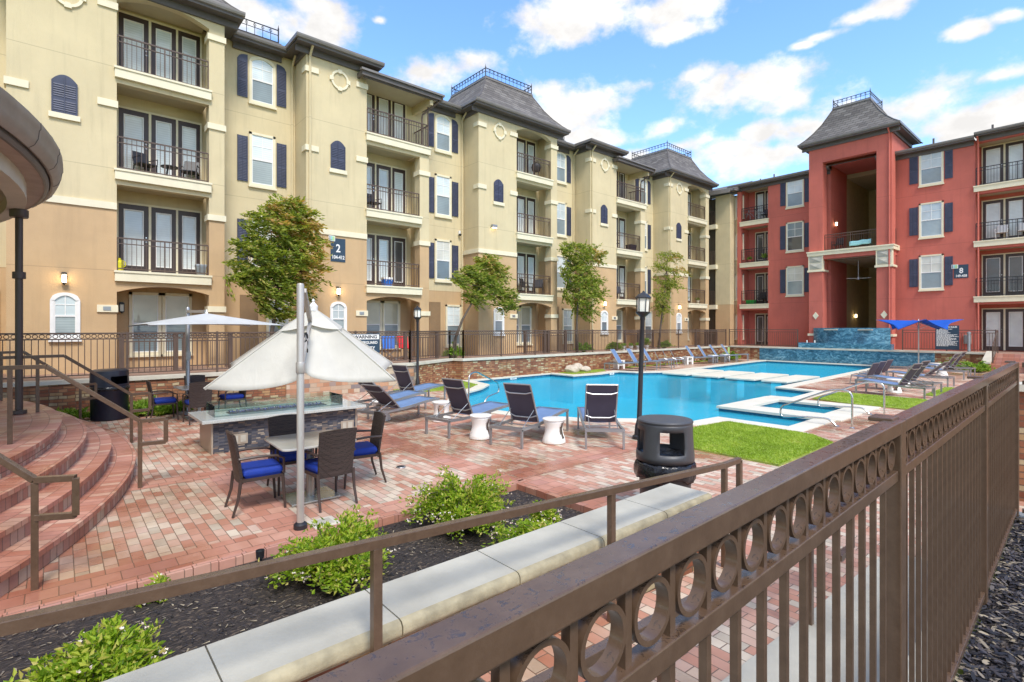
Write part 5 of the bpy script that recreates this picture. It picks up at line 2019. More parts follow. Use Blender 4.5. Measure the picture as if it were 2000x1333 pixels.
# little patio fences with gates under the arches
for k, x0 in enumerate(xs0):
    lab = ['at the patio behind the white open parasol', 'behind the red and blue camping chairs', 'behind the leaning tree',
           'behind the white pots', 'at the patio nearest the corner of the building'][k]
    tt = thing('patio_fence', 'low bronze patio fence with a gate ' + lab, 'fence', (x0 + 2.4, 18.75, TZ), 0, 'patio fences under the arches')
    for x in (x0 + 2.42, x0 + 3.75, x0 + 4.0, x0 + 5.25):
        MB().box(x - .06, x + .06, 18.7, 18.82, TZ, 1.98).build('gate_post', M['bronze_far'], tt)
    for xa, xb, nm in ((x0 + 2.48, x0 + 3.69, 'fence_panel'), (x0 + 4.06, x0 + 5.19, 'gate')):
        mb = MB()
        for z in (.95, 1.72, 1.88):
            mb.box(xa, xb, 18.745, 18.775, z, z + .035)
        m = int((xb - xa) / .115)
        for i in range(1, m):
            X = xa + (xb - xa) * i / m
            mb.box(X - .008, X + .008, 18.752, 18.768, .985, 1.72)
        mb.build(nm, M['bronze_far'], tt)

# stainless grab rails
def grab(label, path, base, r=.021):
    tt = thing('pool_handrail', label, 'handrail', (path[0][0], path[0][1], 0), 0, 'steel pool handrails')
    P = [Vector(p) for p in path]
    # round the corners
    out = [P[0]]
    for i in range(1, len(P) - 1):
        a, b_, c = P[i - 1], P[i], P[i + 1]
        d = min(.16, (a - b_).length * .45, (c - b_).length * .45)
        p, q = b_ + (a - b_).normalized() * d, b_ + (c - b_).normalized() * d
        for k in range(6):
            f = k / 5
            out.append(p * (1 - f) ** 2 + b_ * 2 * f * (1 - f) + q * f * f)
    out.append(P[-1])
    MB().tube([tuple(p) for p in out], r, 10).build('rail', M['steel'], tt, smooth='auto')
    for x, y in base:
        MB().lathe([(.055, 0), (.055, .012), (.03, .025), (.026, .03)], 16, (x, y), .004).build('base_plate', M['steel'], tt, smooth='auto')


def spa_rail(x, lab, z0=.0):
    grab(lab, [(x, 3.66, z0), (x, 3.66, .80), (x, 4.05, .80), (x, 5.12, .30), (x, 5.12, .06), (x, 4.6, .13), (x, 4.1, .15), (x, 3.95, z0)], [(x, 3.66), (x, 3.95)])


spa_rail(12.74, 'bent steel pool handrail nearest the lawn')
spa_rail(15.1, 'bent steel handrail farther back beside the spa')
grab('bent steel handrail at the curved entry steps of the pool', [(8.45, 11.55, 0), (8.45, 11.55, .86), (8.85, 11.75, .92), (10.1, 12.3, .45), (10.15, 12.3, .18), (9.5, 12.1, .10), (9.2, 12.0, -.3)], [(8.45, 11.55)])
# ------------------------------------------------------------------ furniture
def WP(u, v, d):
    """point seen at photo pixel (u, v) at depth d"""
    l = (u - 1000) / 1021.0 * d
    return Vector((d * CT + l * ST, d * ST - l * CT, CAMZ - (v - 640) / 1021.0 * d))


# dining chair: front towards +Y
def make_chair(label, cat='chair', group=None):
    t = thing('wicker_armchair', label, cat, (0, 0, 0), 0, group)
    b = MB()
    b.box(-.235, .235, -.22, .24, .375, .41)
    b.build('seat', M['brown_metal'], t, world=False)
    b = MB()
    rows = []
    for q, ins in ((0, .02), (.35, .004), (.75, .0), (1, .02)):
        z = .41 + .095 * q
        rows.append([(x, y, z) for x, y in ((-.225 + ins, -.2 + ins), (0, -.205 + ins), (.225 - ins, -.2 + ins), (.23 - ins, .02), (.225 - ins, .235 - ins), (0, .245 - ins), (-.225 + ins, .235 - ins), (-.23 + ins, .02))])
    b.grid(rows, close=True)
    b.add(rows[-1], [tuple(range(8))])
    b.build('cushion', M['cushion'], t, world=False, bevel=.02)
    b = MB()
    R1, R2 = [], []
    for i in range(9):
        q = i / 8
        z = .36 + .56 * q
        y = -.225 - .05 * q - .035 * q * q
        hw = .215 + .018 * q
        R1.append([(-hw + 2 * hw * k / 6, y - .02 * math.sin(PI * k / 6), z + (.015 * math.sin(PI * k / 6) if i == 8 else 0)) for k in range(7)])
        R2.append([(p[0], p[1] + .028, p[2]) for p in R1[-1]])
    b.grid([r + list(reversed(s_)) for r, s_ in zip(R1, R2)], close=True)
    n = 7
    b.add(R1[-1] + R2[-1], [(k, k + 1, n + k + 1, n + k) for k in range(n - 1)])
    b.add(R1[0] + R2[0], [(k, k + 1, n + k + 1, n + k) for k in range(n - 1)])
    b.build('backrest', M['wicker'], t, world=False)
    for s_ in (-1, 1):
        b = MB().tube([(s_ * .235, -.25, .645), (s_ * .25, -.05, .655), (s_ * .25, .15, .64), (s_ * .245, .23, .60), (s_ * .24, .235, .42)], .016, 6)
        b.build('armrest', M['brown_metal'], t, world=False, smooth='auto')
        b = MB().tube([(s_ * .225, .225, .40), (s_ * .23, .235, .2), (s_ * .235, .25, 0)], [.02, .017, .014], 6)
        b.build('leg', M['brown_metal'], t, world=False)
        b = MB().tube([(s_ * .225, -.225, .42), (s_ * .225, -.25, .2), (s_ * .23, -.31, 0)], [.02, .017, .014], 6)
        b.build('leg', M['brown_metal'], t, world=False)
    return t


ch = make_chair('brown wicker armchair with blue cushion, back turned to us at the near table', group='wicker armchairs round the tables')
ch.location = (2.50, 6.36, 0.005)
ch.rotation_euler = (0, 0, R(4))
for x, y, rz_, lab in [(1.80, 6.72, -93, 'brown wicker armchair with blue cushion on the left side of the near table'),
                       (3.16, 6.90, 80, 'brown wicker armchair with blue cushion at the right end of the near table'),
                       (2.36, 7.22, 178, 'brown wicker armchair on the fire pit side of the near table'),
                       (1.83, 14.45, -88, 'brown wicker armchair left of the table under the open white parasol'),
                       (2.38, 13.62, 3, 'brown wicker armchair, back towards us, at the table under the open white parasol'),
                       (2.62, 15.05, 182, 'brown wicker armchair nearest the wall at the table under the open white parasol'),
                       (3.22, 14.2, 95, 'brown wicker armchair right of the far table, seen above the fire pit glass')]:
    dup(ch, (x, y, .005), R(rz_), lab)


def make_table(label, loc, rz=0):
    t = thing('dining_table', label, 'table', loc, rz, 'square dining tables')
    b = MB()
    poly = []
    for cx_, cy_, a0 in ((.36, .36, 0), (-.36, .36, 90), (-.36, -.36, 180), (.36, -.36, 270)):
        poly += [(cx_ + .09 * math.cos(R(a0 + a)), cy_ + .09 * math.sin(R(a0 + a))) for a in (0, 22, 45, 68, 90)]
    b.slab(poly, .715, .742)
    b.build('tabletop', M['tabletop'], t, world=False, bevel=.006)
    MB().lathe([(.055, .03), (.05, .06), (.045, .68), (.12, .70), (.12, .715)], 16).build('stem', M['base_steel'], t, world=False, smooth='auto')
    MB().box(-.25, .25, -.25, .25, .004, .03).build('base', M['base_steel'], t, world=False, bevel=.006)
    return t


tb = make_table('square grey topped table with steel base beside the folded white parasol', (2.40, 6.66, .004), R(-2))
tb.children[0].scale.x = 1.18
dup(tb, (2.52, 14.3, .004), R(5), 'square grey topped table under the open white parasol')

# fire pit
t = thing('fire_pit', 'long rectangular fire pit table clad in dark slate mosaic with pale stone top', 'fire pit', (3.2, 10.5, 0))
MB().box(1.97, 4.5, 10.0, 10.95, 0, .54).build('base', M['slate'], t)
MB().box(1.945, 1.97, 9.99, 10.96, 0, .54).build('end_panel', M['tan_panel'], t)
MB().box(4.5, 4.525, 9.99, 10.96, 0, .54).build('end_panel', M['tan_panel'], t)
MB().box(1.78, 4.66, 9.84, 11.1, .545, .60).build('top', M['granite'], t, bevel=.006)
MB().box(2.30, 4.05, 10.34, 10.62, .6, .612).build('burner_tray', M['ink'], t)
rnd = random.Random(3)
b = MB()
for i in range(520):
    x, y, r_ = rnd.uniform(2.32, 4.03), rnd.uniform(10.36, 10.6), rnd.uniform(.01, .022)
    z = .612 + rnd.random() * .025
    p = [(x + r_ * rnd.uniform(-1, 1), y + r_ * rnd.uniform(-1, 1), z + r_ * rnd.uniform(-.6, 1)) for _ in range(4)]
    b.add(p, [(0, 1, 2), (0, 2, 3), (0, 3, 1), (1, 3, 2)])
g_ = b.build('fire_glass', M['fireglass'], t)
g_['kind'] = 'stuff'
for q in ((2.02, 4.30, 10.15, 10.157), (2.02, 4.30, 10.80, 10.807)):
    MB().box(q[0], q[1], q[2], q[3], .6, .80).build('glass_guard', M['glass'], t)
for x in (2.02, 4.293):
    MB().box(x, x + .007, 10.16, 10.797, .6, .80).build('glass_guard', M['glass'], t)
for x in (2.25, 4.2):
    q = MB().box(x, x + .26, 9.985, 10.0, .12, .30).build('access_plate', M['tan_panel'], t)
    MB().box(x + .03, x + .10, 9.978, 9.985, .15, .27).box(x + .14, x + .23, 9.978, 9.985, .15, .27).build('vent_slot', M['cast'], q)

# half folded white parasol in the foreground
px, py = 1.95, 5.70
t = thing('parasol', 'half folded white canvas parasol on a pale pole at the edge of the planting bed', 'parasol', (px, py, 0))
MB().lathe([(.038, -.1), (.038, 2.60), (.03, 2.62)], 20, (px, py), 0).build('pole', M['pole'], t, smooth='auto')
ap = WP(612, 603, 6.55)
L = WP(398, 760, 5.95)
Rn = WP(772, 743, 6.25)
Rf = WP(766, 710, 7.5)
Lf = WP(450, 712, 7.5)
C = WP(592, 716, 5.95)
Bk = WP(640, 690, 7.6)
ribs = [C, Rn, Rf, Bk, Lf, L]


def panel(a, b_, sag, bulge, n=26, m=14, top=0.0, amp=.0, seed=0, skew=1):
    rows = []
    mid = (a + b_) / 2
    inward = (Vector((ap.x, ap.y, 0)) - Vector((mid.x, mid.y, 0)))
    inward = inward.normalized() if inward.length > 1e-3 else inward
    for i in range(m + 1):
        q = top + (1 - top) * i / m
        r_ = []
        for j in range(n + 1):
            s_ = j / n
            e = a.lerp(b_, s_)
            w = math.sin(PI * s_)
            f_ = s_ if skew > 0 else 1 - s_
            if abs(sag) > .1:
                e = e + Vector((0, 0, -sag * (1 - math.exp(-f_ * 16)) * (1 - f_ ** 2.6))) + inward * (bulge * w)
                e += inward * (.05 * math.exp(-3.5 * f_) * math.sin(16 * f_))
            else:
                e = e + Vector((0, 0, -sag * w)) + inward * (bulge * w)
            p = ap.lerp(e, q)
            p += inward * (bulge * .5 * w * math.sin(PI * q)) + Vector((0, 0, -.03 * math.sin(PI * q) * w))
            p += inward * (amp * math.sin(9 * s_ + 3 * q + seed) * w * q)
            r_.append(tuple(p))
        rows.append(r_)
    return rows


b = MB()
spec = [(C, Rn, .125, .05, .012, 0), (Rn, Rf, .02, .12, .01, 1), (Rf, Bk, .06, .08, .01, 2), (Bk, Lf, .06, .08, .01, 3), (Lf, L, .02, .12, .01, 4), (L, C, .165, .05, .014, 5)]
for a, c, sg, bu, am, sd_ in spec:
    b.grid(panel(a, c, sg, bu, amp=am, seed=sd_, skew=-1 if a is L else 1))
cn = b.build('canopy', M['canvas'], t, smooth=True, weld=True)
for e in ribs:
    MB().tube([tuple(ap.lerp(e, q) + Vector((0, 0, .004))) for q in (.03, .5, 1)], .009, 5).build('seam', M['canvas'], cn)
md = cn.modifiers.new('thickness', 'SOLIDIFY')
md.thickness = .004
# vent flap lying over the top of the canopy
b = MB()
for a, c, sg, bu, am, sd_ in spec:
    rows = []
    for i in range(7):
        q = .02 + .30 * i / 6
        r_ = []
        for j in range(9):
            s_ = j / 8
            e = a.lerp(c, s_) + Vector((0, 0, -.05 * math.sin(PI * s_)))
            p = ap.lerp(e, q) + Vector((0, 0, .016))
            out = Vector((p.x - ap.x, p.y - ap.y, 0))
            p += out * .05
            r_.append(tuple(p))
        rows.append(r_)
    b.grid(rows)
vf = b.build('vent_flap', M['canvas'], cn, smooth=True, weld=True)
b = MB().lathe([(.05, -.06), (.055, .0), (.03, .03), (.012, .05), (.02, .07), (.001, .095)], 14, (ap.x, ap.y), ap.z + .03)
b.build('finial', M['white'], t, smooth='auto')
b = MB()
b.bar((px + .05, py + .03, 2.55), tuple(WP(606, 628, 6.1)), .045, .06)
b.bar(tuple(WP(606, 628, 6.1)), (px + .04, py + .06, 1.78), .035, .05)
b.build('arm', M['pole'], t, bevel=.006)
b = MB().lathe([(.07, 0), (.07, .05), (.05, .07), (.039, .075)], 16, (px, py), .0)
b.build('ground_sleeve', M['iron'], t, smooth='auto')
b = MB().lathe([(.044, -.06), (.048, -.05), (.048, .05), (.044, .06)], 14, (px, py), 1.72)
b.build('slider', M['pole'], t, smooth='auto')
b = MB()
for k, e in enumerate(ribs):
    b = MB().tube([tuple(ap + Vector((0, 0, -.05))), tuple(ap.lerp(e, .99) + Vector((0, 0, -.02)))], .010, 5)
    b.build('rib', M['pole'], t)
b = MB()
for k in range(3):
    b.tube([tuple(WP(597, 655 + 14 * k, 5.85) + Vector((.02 * math.sin(a), .02 * math.cos(a), .03 * math.cos(2 * a)))) for a in [j * PI / 4 for j in range(8)]], .008, 5, closed=True)
b.build('tie_strap', M['iron'], t)


# open parasols
def open_parasol(name, label, centre, z_edge, z_top, half, rot, mast, mat, polemat, thick, scallop=.10, lift=None):
    t = thing(name, label, 'parasol', (mast[0], mast[1], mast[2]))
    b = MB()
    c = Vector((centre[0], centre[1], z_top))
    n = len(half)
    tips = []
    for k, (r_, dz) in enumerate(half):
        a = rot + 2 * PI * k / n
        tips.append(Vector((centre[0] + r_ * math.cos(a), centre[1] + r_ * math.sin(a), z_edge + dz)))
    for k in range(n):
        a, e = tips[k], tips[(k + 1) % n]
        rows = []
        for i in range(9):
            q = i / 8
            r_ = []
            for j in range(9):
                s_ = j / 8
                w = math.sin(PI * s_)
                p = c.lerp(a.lerp(e, s_), q * (1 - scallop * w * q))
                p.z -= .05 * math.sin(PI * q) * w
                r_.append(tuple(p))
            rows.append(r_)
        b.grid(rows)
    cn = b.build('canopy', M[mat], t, smooth=True, weld=True)
    cn.modifiers.new('thickness', 'SOLIDIFY').thickness = .006
    MB().lathe([(.03, -.05), (.03, .02), (.012, .04), (.02, .06), (.001, .09)], 10, centre, z_top).build('finial', M['white'], t)
    for e in tips:
        MB().tube([tuple(c + Vector((0, 0, -.06))), tuple(e + Vector((0, 0, -.025)))], .010, 5).build('rib', M[polemat], t)
    return t, c


t, c = open_parasol('parasol', 'open white cantilever parasol over the far dining table', (2.58, 13.75), 2.20, 2.48, [(1.85, 0)] * 4, TH - R(92), (2.43, 15.15, 0), 'canvas_new', 'alu', .03)
MB().lathe([(.25, 0), (.25, .06), (.06, .08), (.05, .12), (.045, 2.62), (.03, 2.65)], 16, (2.43, 15.15), 0.004).build('pole', M['alu'], t, smooth='auto')
MB().bar((2.43, 15.15, 2.55), (2.57, 13.8, 2.52), .06, .07).build('arm', M['alu'], t)
MB().box(2.38, 2.48, 15.04, 15.10, 1.35, 1.55).build('crank', M['alu'], t)
t, c = open_parasol('parasol', 'royal blue star shaped parasol beside the far right loungers', (33.3, 6.6), 2.34, 2.50, [(1.80, .22), (1.40, -.30)] * 4, R(20), (33.3, 6.6, 0), 'bluefab', 'alu', .03, scallop=.16)
MB().lathe([(.25, 0), (.25, .05), (.05, .08), (.03, .1), (.028, 2.5)], 14, (33.3, 6.6), .004).build('pole', M['pole'], t, smooth='auto')
for k in range(4):
    a = R(20 + 90 * k)
    MB().tube([(33.3, 6.6, 2.05), (33.3 + .8 * math.cos(a), 6.6 + .8 * math.sin(a), 2.44)], .012, 5).build('strut', M['alu'], t)


# loungers: head at x=0, foot towards +X
def make_lounger(label, angle, group='sun loungers round the pool'):
    t = thing('sun_lounger', label, 'sun lounger', (0, 0, 0), 0, group)
    W = .33
    rail = [(0, .33), (.45, .325), (.9, .345), (1.4, .40), (1.75, .43), (1.95, .425)]
    b = MB()
    for s_ in (-1, 1):
        for (xa, za), (xb, zb) in zip(rail, rail[1:]):
            b.bar((xa, s_ * W, za), (xb + .004, s_ * W, zb), .035, .05)
    b.bar((.018, -W, .33), (.018, W, .33), .035, .05)
    b.bar((1.935, -W, .425), (1.935, W, .425), .035, .05)
    b.bar((.25, -W, .315), (.25, W, .315), .02, .02)
    b.bar((.55, -W, .315), (.55, W, .315), .02, .02)
    b.build('frame', M['alu'], t, world=False)
    for x, z in ((.03, .33), (1.92, .42)):
        for s_ in (-1, 1):
            MB().bar((x, s_ * W, 0), (x, s_ * W, z), .035, .045, up=(1, 0, 0)).build('leg', M['alu'], t, world=False)
    b = MB()
    rows = []
    hx = .74
    for i in range(9):
        x = hx + (1.93 - hx) * i / 8
        z = .35 + .09 * ((x - .7) / 1.2) + .012
        rows.append([(x, -W + .02 + (2 * W - .04) * k / 6, z - .022 * math.sin(PI * k / 6)) for k in range(7)])
    b.grid(rows)
    o = b.build('seat_sling', M['sling_blue'], t, world=False, smooth=True)
    o.modifiers.new('thickness', 'SOLIDIFY').thickness = .006
    ca, sa = math.cos(R(angle)), math.sin(R(angle))
    BL = .80
    def bp(q, y, off=0.0):
        cv = .05 * math.sin(PI * q)
        r_ = BL * q
        return (hx - r_ * ca - (off + cv) * sa * 0 - off * sa + cv * sa * .0, y, .36 + r_ * sa + off * ca * -1 + cv * .3)
    b = MB()
    b.grid([[bp(i / 8, -W + .05 + (2 * W - .1) * k / 4, .012) for k in range(5)] for i in range(9)])
    bk = b.build('backrest', M['sling_dark'], t, world=False, smooth=True)
    b = MB()
    b.grid([[bp(i / 8, -W + .05 + (2 * W - .1) * k / 4, -.004) for k in range(5)] for i in range(9)])
    b.build('backrest_front', M['sling_blue'], bk, world=False, smooth=True)
    b = MB()
    for s_ in (-1, 1):
        b.tube([bp(i / 6, s_ * (W - .045), .004) for i in range(7)], .017, 6)
    b.tube([bp(.18, -W + .045, .03), bp(.14, -W + .16, .055), bp(.14, W - .16, .055), bp(.18, W - .045, .03)], .014, 6)
    b.tube([bp(.80, -W + .045, .03), bp(.77, -W + .16, .05), bp(.77, W - .16, .05), bp(.80, W - .045, .03)], .014, 6)
    b.tube([bp(1, -W + .045, .004), bp(1, W - .045, .004)], .016, 6)
    b.build('backrest_frame', M['alu'], bk, world=False, smooth='auto')
    if angle > 8:
        b = MB()
        for s_ in (-1, 1):
            p = bp(.32, s_ * (W - .08), .02)
            b.tube([p, (max(.12, p[0] - .42 if angle < 80 else .2), s_ * (W - .08), .33)], .008, 5)
        b.build('prop', M['alu'], t, world=False)
    return t


def put_lounger(proto, u=None, v=None, z=.42, xy=None, deg=0, label=None):
    return dup(proto, (xy[0], xy[1], .006), R(deg), label)


hi = make_lounger('blue sling lounger with raised back, middle one of the three facing the pool steps', 66)
hi.location = (6.05, 7.17, .006)
hi.rotation_euler = (0, 0, R(18))
put_lounger(hi, xy=(5.62, 8.76), deg=9, label='blue sling lounger with raised back, leftmost of three near the pool steps')
put_lounger(hi, xy=(7.25, 5.87), deg=46, label='blue sling lounger with raised back seen square from behind, next to the lamp post')
mid_ = make_lounger('blue sling lounger with half raised back at the right end of the fire pit', 42)
mid_.location = (4.95, 10.52, .006)
mid_.rotation_euler = (0, 0, R(14))
put_lounger(mid_, xy=(5.35, 11.75), deg=14, label='blue sling lounger lying between two others beyond the fire pit')
put_lounger(hi, xy=(6.75, 12.95), deg=14, label='blue sling lounger with steep back behind the corner of the folded parasol')
# far bank, seen from the front
fb = [((21.1, 17.0), -72, 'far bank lounger leftmost, beside the two rocks'), ((22.4, 17.0), -72, 'far bank lounger second from the rocks, just left of the lamp post'),
      ((23.75, 17.05), -70, 'far bank lounger just right of the lamp post'),
      ((28.3, 17.15), -72, 'far bank lounger directly right of the low chairs'), ((29.7, 17.15), -72, 'far bank lounger second right of the low chairs'),
      ((31.1, 17.15), -72, 'far bank lounger third right of the low chairs'), ((32.7, 17.2), -72, 'far bank lounger at the corner nearest the blue water wall')]
steep = make_lounger('x', 58)
for i, (xy, dg, lab) in enumerate(fb):
    lab = 'blue ' + lab
    if i == 0:
        steep.location = (*xy, .006)
        steep.rotation_euler = (0, 0, R(dg))
        steep['label'] = lab
    else:
        put_lounger(steep, xy=xy, deg=dg, label=lab)
# right bank: heads towards us
for xy, dg, lab in [((19.75, 3.62), 80, 'dark backed lounger nearest the spa handrail on the right bank'), ((21.5, 3.75), 81, 'dark backed lounger second from the spa on the right bank'),
                    ((24.3, 3.85), 84, 'flat looking lounger third from the spa on the right bank'),
                    ((28.3, 4.0), 86, 'dark backed lounger near the far stairs, the nearer of two'), ((30.6, 4.1), 86, 'dark backed lounger near the far stairs, the farther of two')]:
    put_lounger(steep if 'flat' not in lab else mid_, xy=xy, deg=dg, label=lab)


# low sling chairs
def make_low_chair(label):
    t = thing('low_chair', label, 'chair', (0, 0, 0), 0, 'low sling chairs by the pool')
    b = MB()
    for s_ in (-1, 1):
        b.tube([(-.28, s_ * .27, .0), (-.20, s_ * .27, .36), (.12, s_ * .27, .42), (.30, s_ * .27, .36), (.36, s_ * .27, 0)], .018, 6)
        b.tube([(-.42, s_ * .25, .82), (-.16, s_ * .25, .28), (.30, s_ * .25, .32)], .016, 6)
    b.tube([(-.42, -.25, .82), (-.42, .25, .82)], .016, 6)
    b.build('frame', M['alu'], t, world=False)
    b = MB()
    b.grid([[(x, y, z) for y in (-.24, 0, .24)] for x, z in ((-.42, .82), (-.30, .56), (-.17, .30), (.05, .27), (.30, .32))])
    o = b.build('sling', M['sling_blue'], t, world=False, smooth=True)
    o.modifiers.new('thickness', 'SOLIDIFY').thickness = .008
    b = MB()
    b.grid([[(x - .012, y, z - .012) for y in (-.24, 0, .24)] for x, z in ((-.42, .82), (-.30, .56), (-.17, .30))])
    b.build('sling_back', M['sling_dark'], t, world=False)
    return t


lc = make_low_chair('low blue sling chair on the far bank, left of a row of three')
lc.location = (25.3, 16.45, .006)
lc.rotation_euler = (0, 0, R(-55))
for x, y, a, lab in [(26.1, 16.45, -55, 'low blue sling chair on the far bank, middle of a row of three'), (26.95, 16.5, -55, 'low blue sling chair on the far bank beside the white cube table'),
                     (22.9, 6.2, 82, 'low dark sling chair on the right bank, nearest of three'), (24.2, 6.3, 82, 'low dark sling chair on the right bank, middle of three'), (25.6, 6.4, 82, 'low dark sling chair on the right bank, farthest of three')]:
    dup(lc, (x, y, .006), R(a), lab)


# white waisted stools
def make_stool(label):
    t = thing('side_stool', label, 'stool', (0, 0, 0), 0, 'white waisted side stools')
    prof = [(.215, 0), (.222, .02), (.205, .09), (.178, .17), (.165, .24), (.170, .31), (.19, .38), (.20, .42)]
    n = 40
    pts, fs = [], []
    for r_, z in prof:
        for k in range(n):
            a = 2 * PI * k / n
            pts.append((r_ * math.cos(a), r_ * math.sin(a), z))
    for i in range(len(prof) - 1):
        for k in range(n):
            zc = (prof[i][1] + prof[i + 1][1]) / 2
            a = 2 * PI * (k + .5) / n
            hole = False
            for h in (0, PI):
                da = (a - h + PI) % (2 * PI) - PI
                if (da / .50) ** 2 + ((zc - .235) / .125) ** 2 < 1:
                    hole = True
            if not hole:
                l = (k + 1) % n
                fs.append((i * n + k, i * n + l, (i + 1) * n + l, (i + 1) * n + k))
    b = MB().add(pts, fs)
    o = b.build('body', M['stool'], t, world=False, smooth=True)
    o.modifiers.new('thickness', 'SOLIDIFY').thickness = .016
    MB().lathe([(.205, .42), (.214, .428), (.214, .446), (.20, .455), (.001, .456)], 40).build('seat', M['stool'], t, world=False, smooth='auto')
    return t


st = make_stool('white waisted plastic stool standing between the left and middle loungers')
st.location = (6.18, 8.06, .006)
st.rotation_euler = (0, 0, R(120))
for x, y, lab in [(6.98, 6.86, 'white waisted plastic stool between the middle and the square on lounger'), (6.62, 10.1, 'white waisted plastic stool behind the left lounger near the fire pit'),
                  (5.65, 11.15, 'white waisted plastic stool under the fire pit end lounger'), (20.7, 4.75, 'white waisted plastic stool between the two nearest right bank loungers'),
                  (22.6, 4.9, 'white waisted plastic stool behind the second right bank lounger'), (29.4, 5.0, 'white waisted plastic stool between the two loungers near the far stairs'),
                  (31.5, 5.6, 'white waisted plastic stool near the blue parasol pole')]:
    dup(st, (x, y, .006), random.uniform(0, 6), lab)


def make_cube(label, x, y):
    t = thing('cube_table', label, 'side table', (x, y, .006), R(-20), 'white cube side tables')
    MB().box(-.22, .22, -.22, .22, .40, .45).build('top', M['stool'], t, world=False, bevel=.01)
    for s_ in (-1, 1):
        MB().box(s_ * .17 - .05, s_ * .17 + .05, -.21, .21, 0, .40).build('side', M['stool'], t, world=False, bevel=.01)
    MB().box(-.12, .12, -.2, .2, .18, .22).build('shelf', M['stool'], t, world=False)
    return t


for x, y, lab in [(21.95, 16.85, 'white side table between the two leftmost far bank loungers'), (27.6, 16.25, 'white cube table in front of the low chairs on the far bank'),
                  (30.4, 16.2, 'white cube table between far bank loungers at their feet'), (31.9, 16.2, 'white cube table nearest the blue water wall')]:
    make_cube(lab, x, y)

# litter bins
t = thing('litter_bin', 'round charcoal litter bin with hooded top and black bag by the lawn', 'litter bin', (5.28, 3.40, .004))
cx_, cy_ = 5.28, 3.40
n = 48
def binring(r_, z): return [(cx_ + r_ * math.cos(2 * PI * k / n), cy_ + r_ * math.sin(2 * PI * k / n), z) for k in range(n)]
MB().lathe([(.27, 0), (.275, .02), (.295, .60), (.30, .64)], n, (cx_, cy_), .004).build('body', M['can'], t, smooth='auto')
zs_ = [.64, .69, .74, .81, .99, 1.04, 1.07]
rs_ = [.325, .325, .322, .318, .308, .306, .304]
face = math.atan2(-cy_, -cx_)
pts, fs = [], []
for r_, z in zip(rs_, zs_):
    pts += binring(r_, z)
for i in range(len(zs_) - 1):
    for k in range(n):
        a = 2 * PI * (k + .5) / n
        op = False
        if 2 <= i <= 3:
            for h in (0.3, PI / 2 + .3, PI + .3, 3 * PI / 2 + .3):
                da = (a - face - h + PI) % (2 * PI) - PI
                if abs(da) < .44:
                    op = True
        if not op:
            l = (k + 1) % n
            fs.append((i * n + k, i * n + l, (i + 1) * n + l, (i + 1) * n + k))
hd = MB().add(pts, fs).build('hood', M['can'], t, smooth='auto')
hd.modifiers.new('thickness', 'SOLIDIFY').thickness = .02
MB().lathe([(.304, 1.06), (.312, 1.075), (.312, 1.085), (.300, 1.098), (.15, 1.11), (.001, 1.112)], n, (cx_, cy_), 0).build('lid', M['can'], t, smooth='auto')
pts, fs = [], []
rnd = random.Random(2)
lobes = [rnd.uniform(.0, .035) for _ in range(n)]
for i, z in enumerate((.63, .60, .56, .51, .47, .455)):
    for k in range(n):
        a = 2 * PI * k / n
        r_ = .318 + .022 * math.sin(i / 5 * PI) + .010 * math.sin(11 * a + i) + lobes[k] * (i / 6) * .5
        zz = z + (.03 * math.sin(5 * a) + .05 * lobes[k] / .035 * .6 - .03) * (i / 5) ** 2
        pts.append((cx_ + r_ * math.cos(a), cy_ + r_ * math.sin(a), zz))
for i in range(5):
    for k in range(n):
        l = (k + 1) % n
        fs.append((i * n + k, i * n + l, (i + 1) * n + l, (i + 1) * n + k))
bg_ = MB().add(pts, fs).build('bag', M['bag'], t, smooth=True)
bg_.modifiers.new('thickness', 'SOLIDIFY').thickness = .004
MB().lathe([(.29, .70), (.26, .68), (.2, .64), (.05, .58), (.001, .57)], 32, (cx_, cy_), 0, False).build('liner', M['bag'], t, smooth=True)

t = thing('litter_bin', 'dark navy round litter bin at the foot of the brick wall behind the steps', 'litter bin', (.9, 15.45, .004))
cx_, cy_ = .9, 15.45
MB().lathe([(.34, 0), (.36, .02), (.37, .72), (.385, .74)], 36, (cx_, cy_), .004).build('body', M['navybin'], t, smooth='auto')
pts, fs = [], []
zs_, rs_ = [.76, .80, .84, 1.02, 1.08, 1.14, 1.17], [.375, .375, .374, .37, .368, .36, .30]
for r_, z in zip(rs_, zs_):
    pts += [(cx_ + r_ * math.cos(2 * PI * k / 36), cy_ + r_ * math.sin(2 * PI * k / 36), z) for k in range(36)]
face = math.atan2(-cy_, -cx_) + .55
for i in range(6):
    for k in range(36):
        a = 2 * PI * (k + .5) / 36
        da = (a - face + PI) % (2 * PI) - PI
        if i == 2 and abs(da) < .5:
            continue
        l = (k + 1) % 36
        fs.append((i * 36 + k, i * 36 + l, (i + 1) * 36 + l, (i + 1) * 36 + k))
fs.append(tuple(6 * 36 + k for k in range(36)))
MB().add(pts, fs).build('hood', M['navybin'], t, smooth='auto')
MB().lathe([(.30, .78), (.001, .7)], 24, (cx_, cy_), 0, False).build('liner', M['bag'], t)
MB().lathe([(.382, .70), (.395, .72), (.39, .77), (.376, .78)], 36, (cx_, cy_), 0, False).build('bag', M['bag'], t, smooth=True)


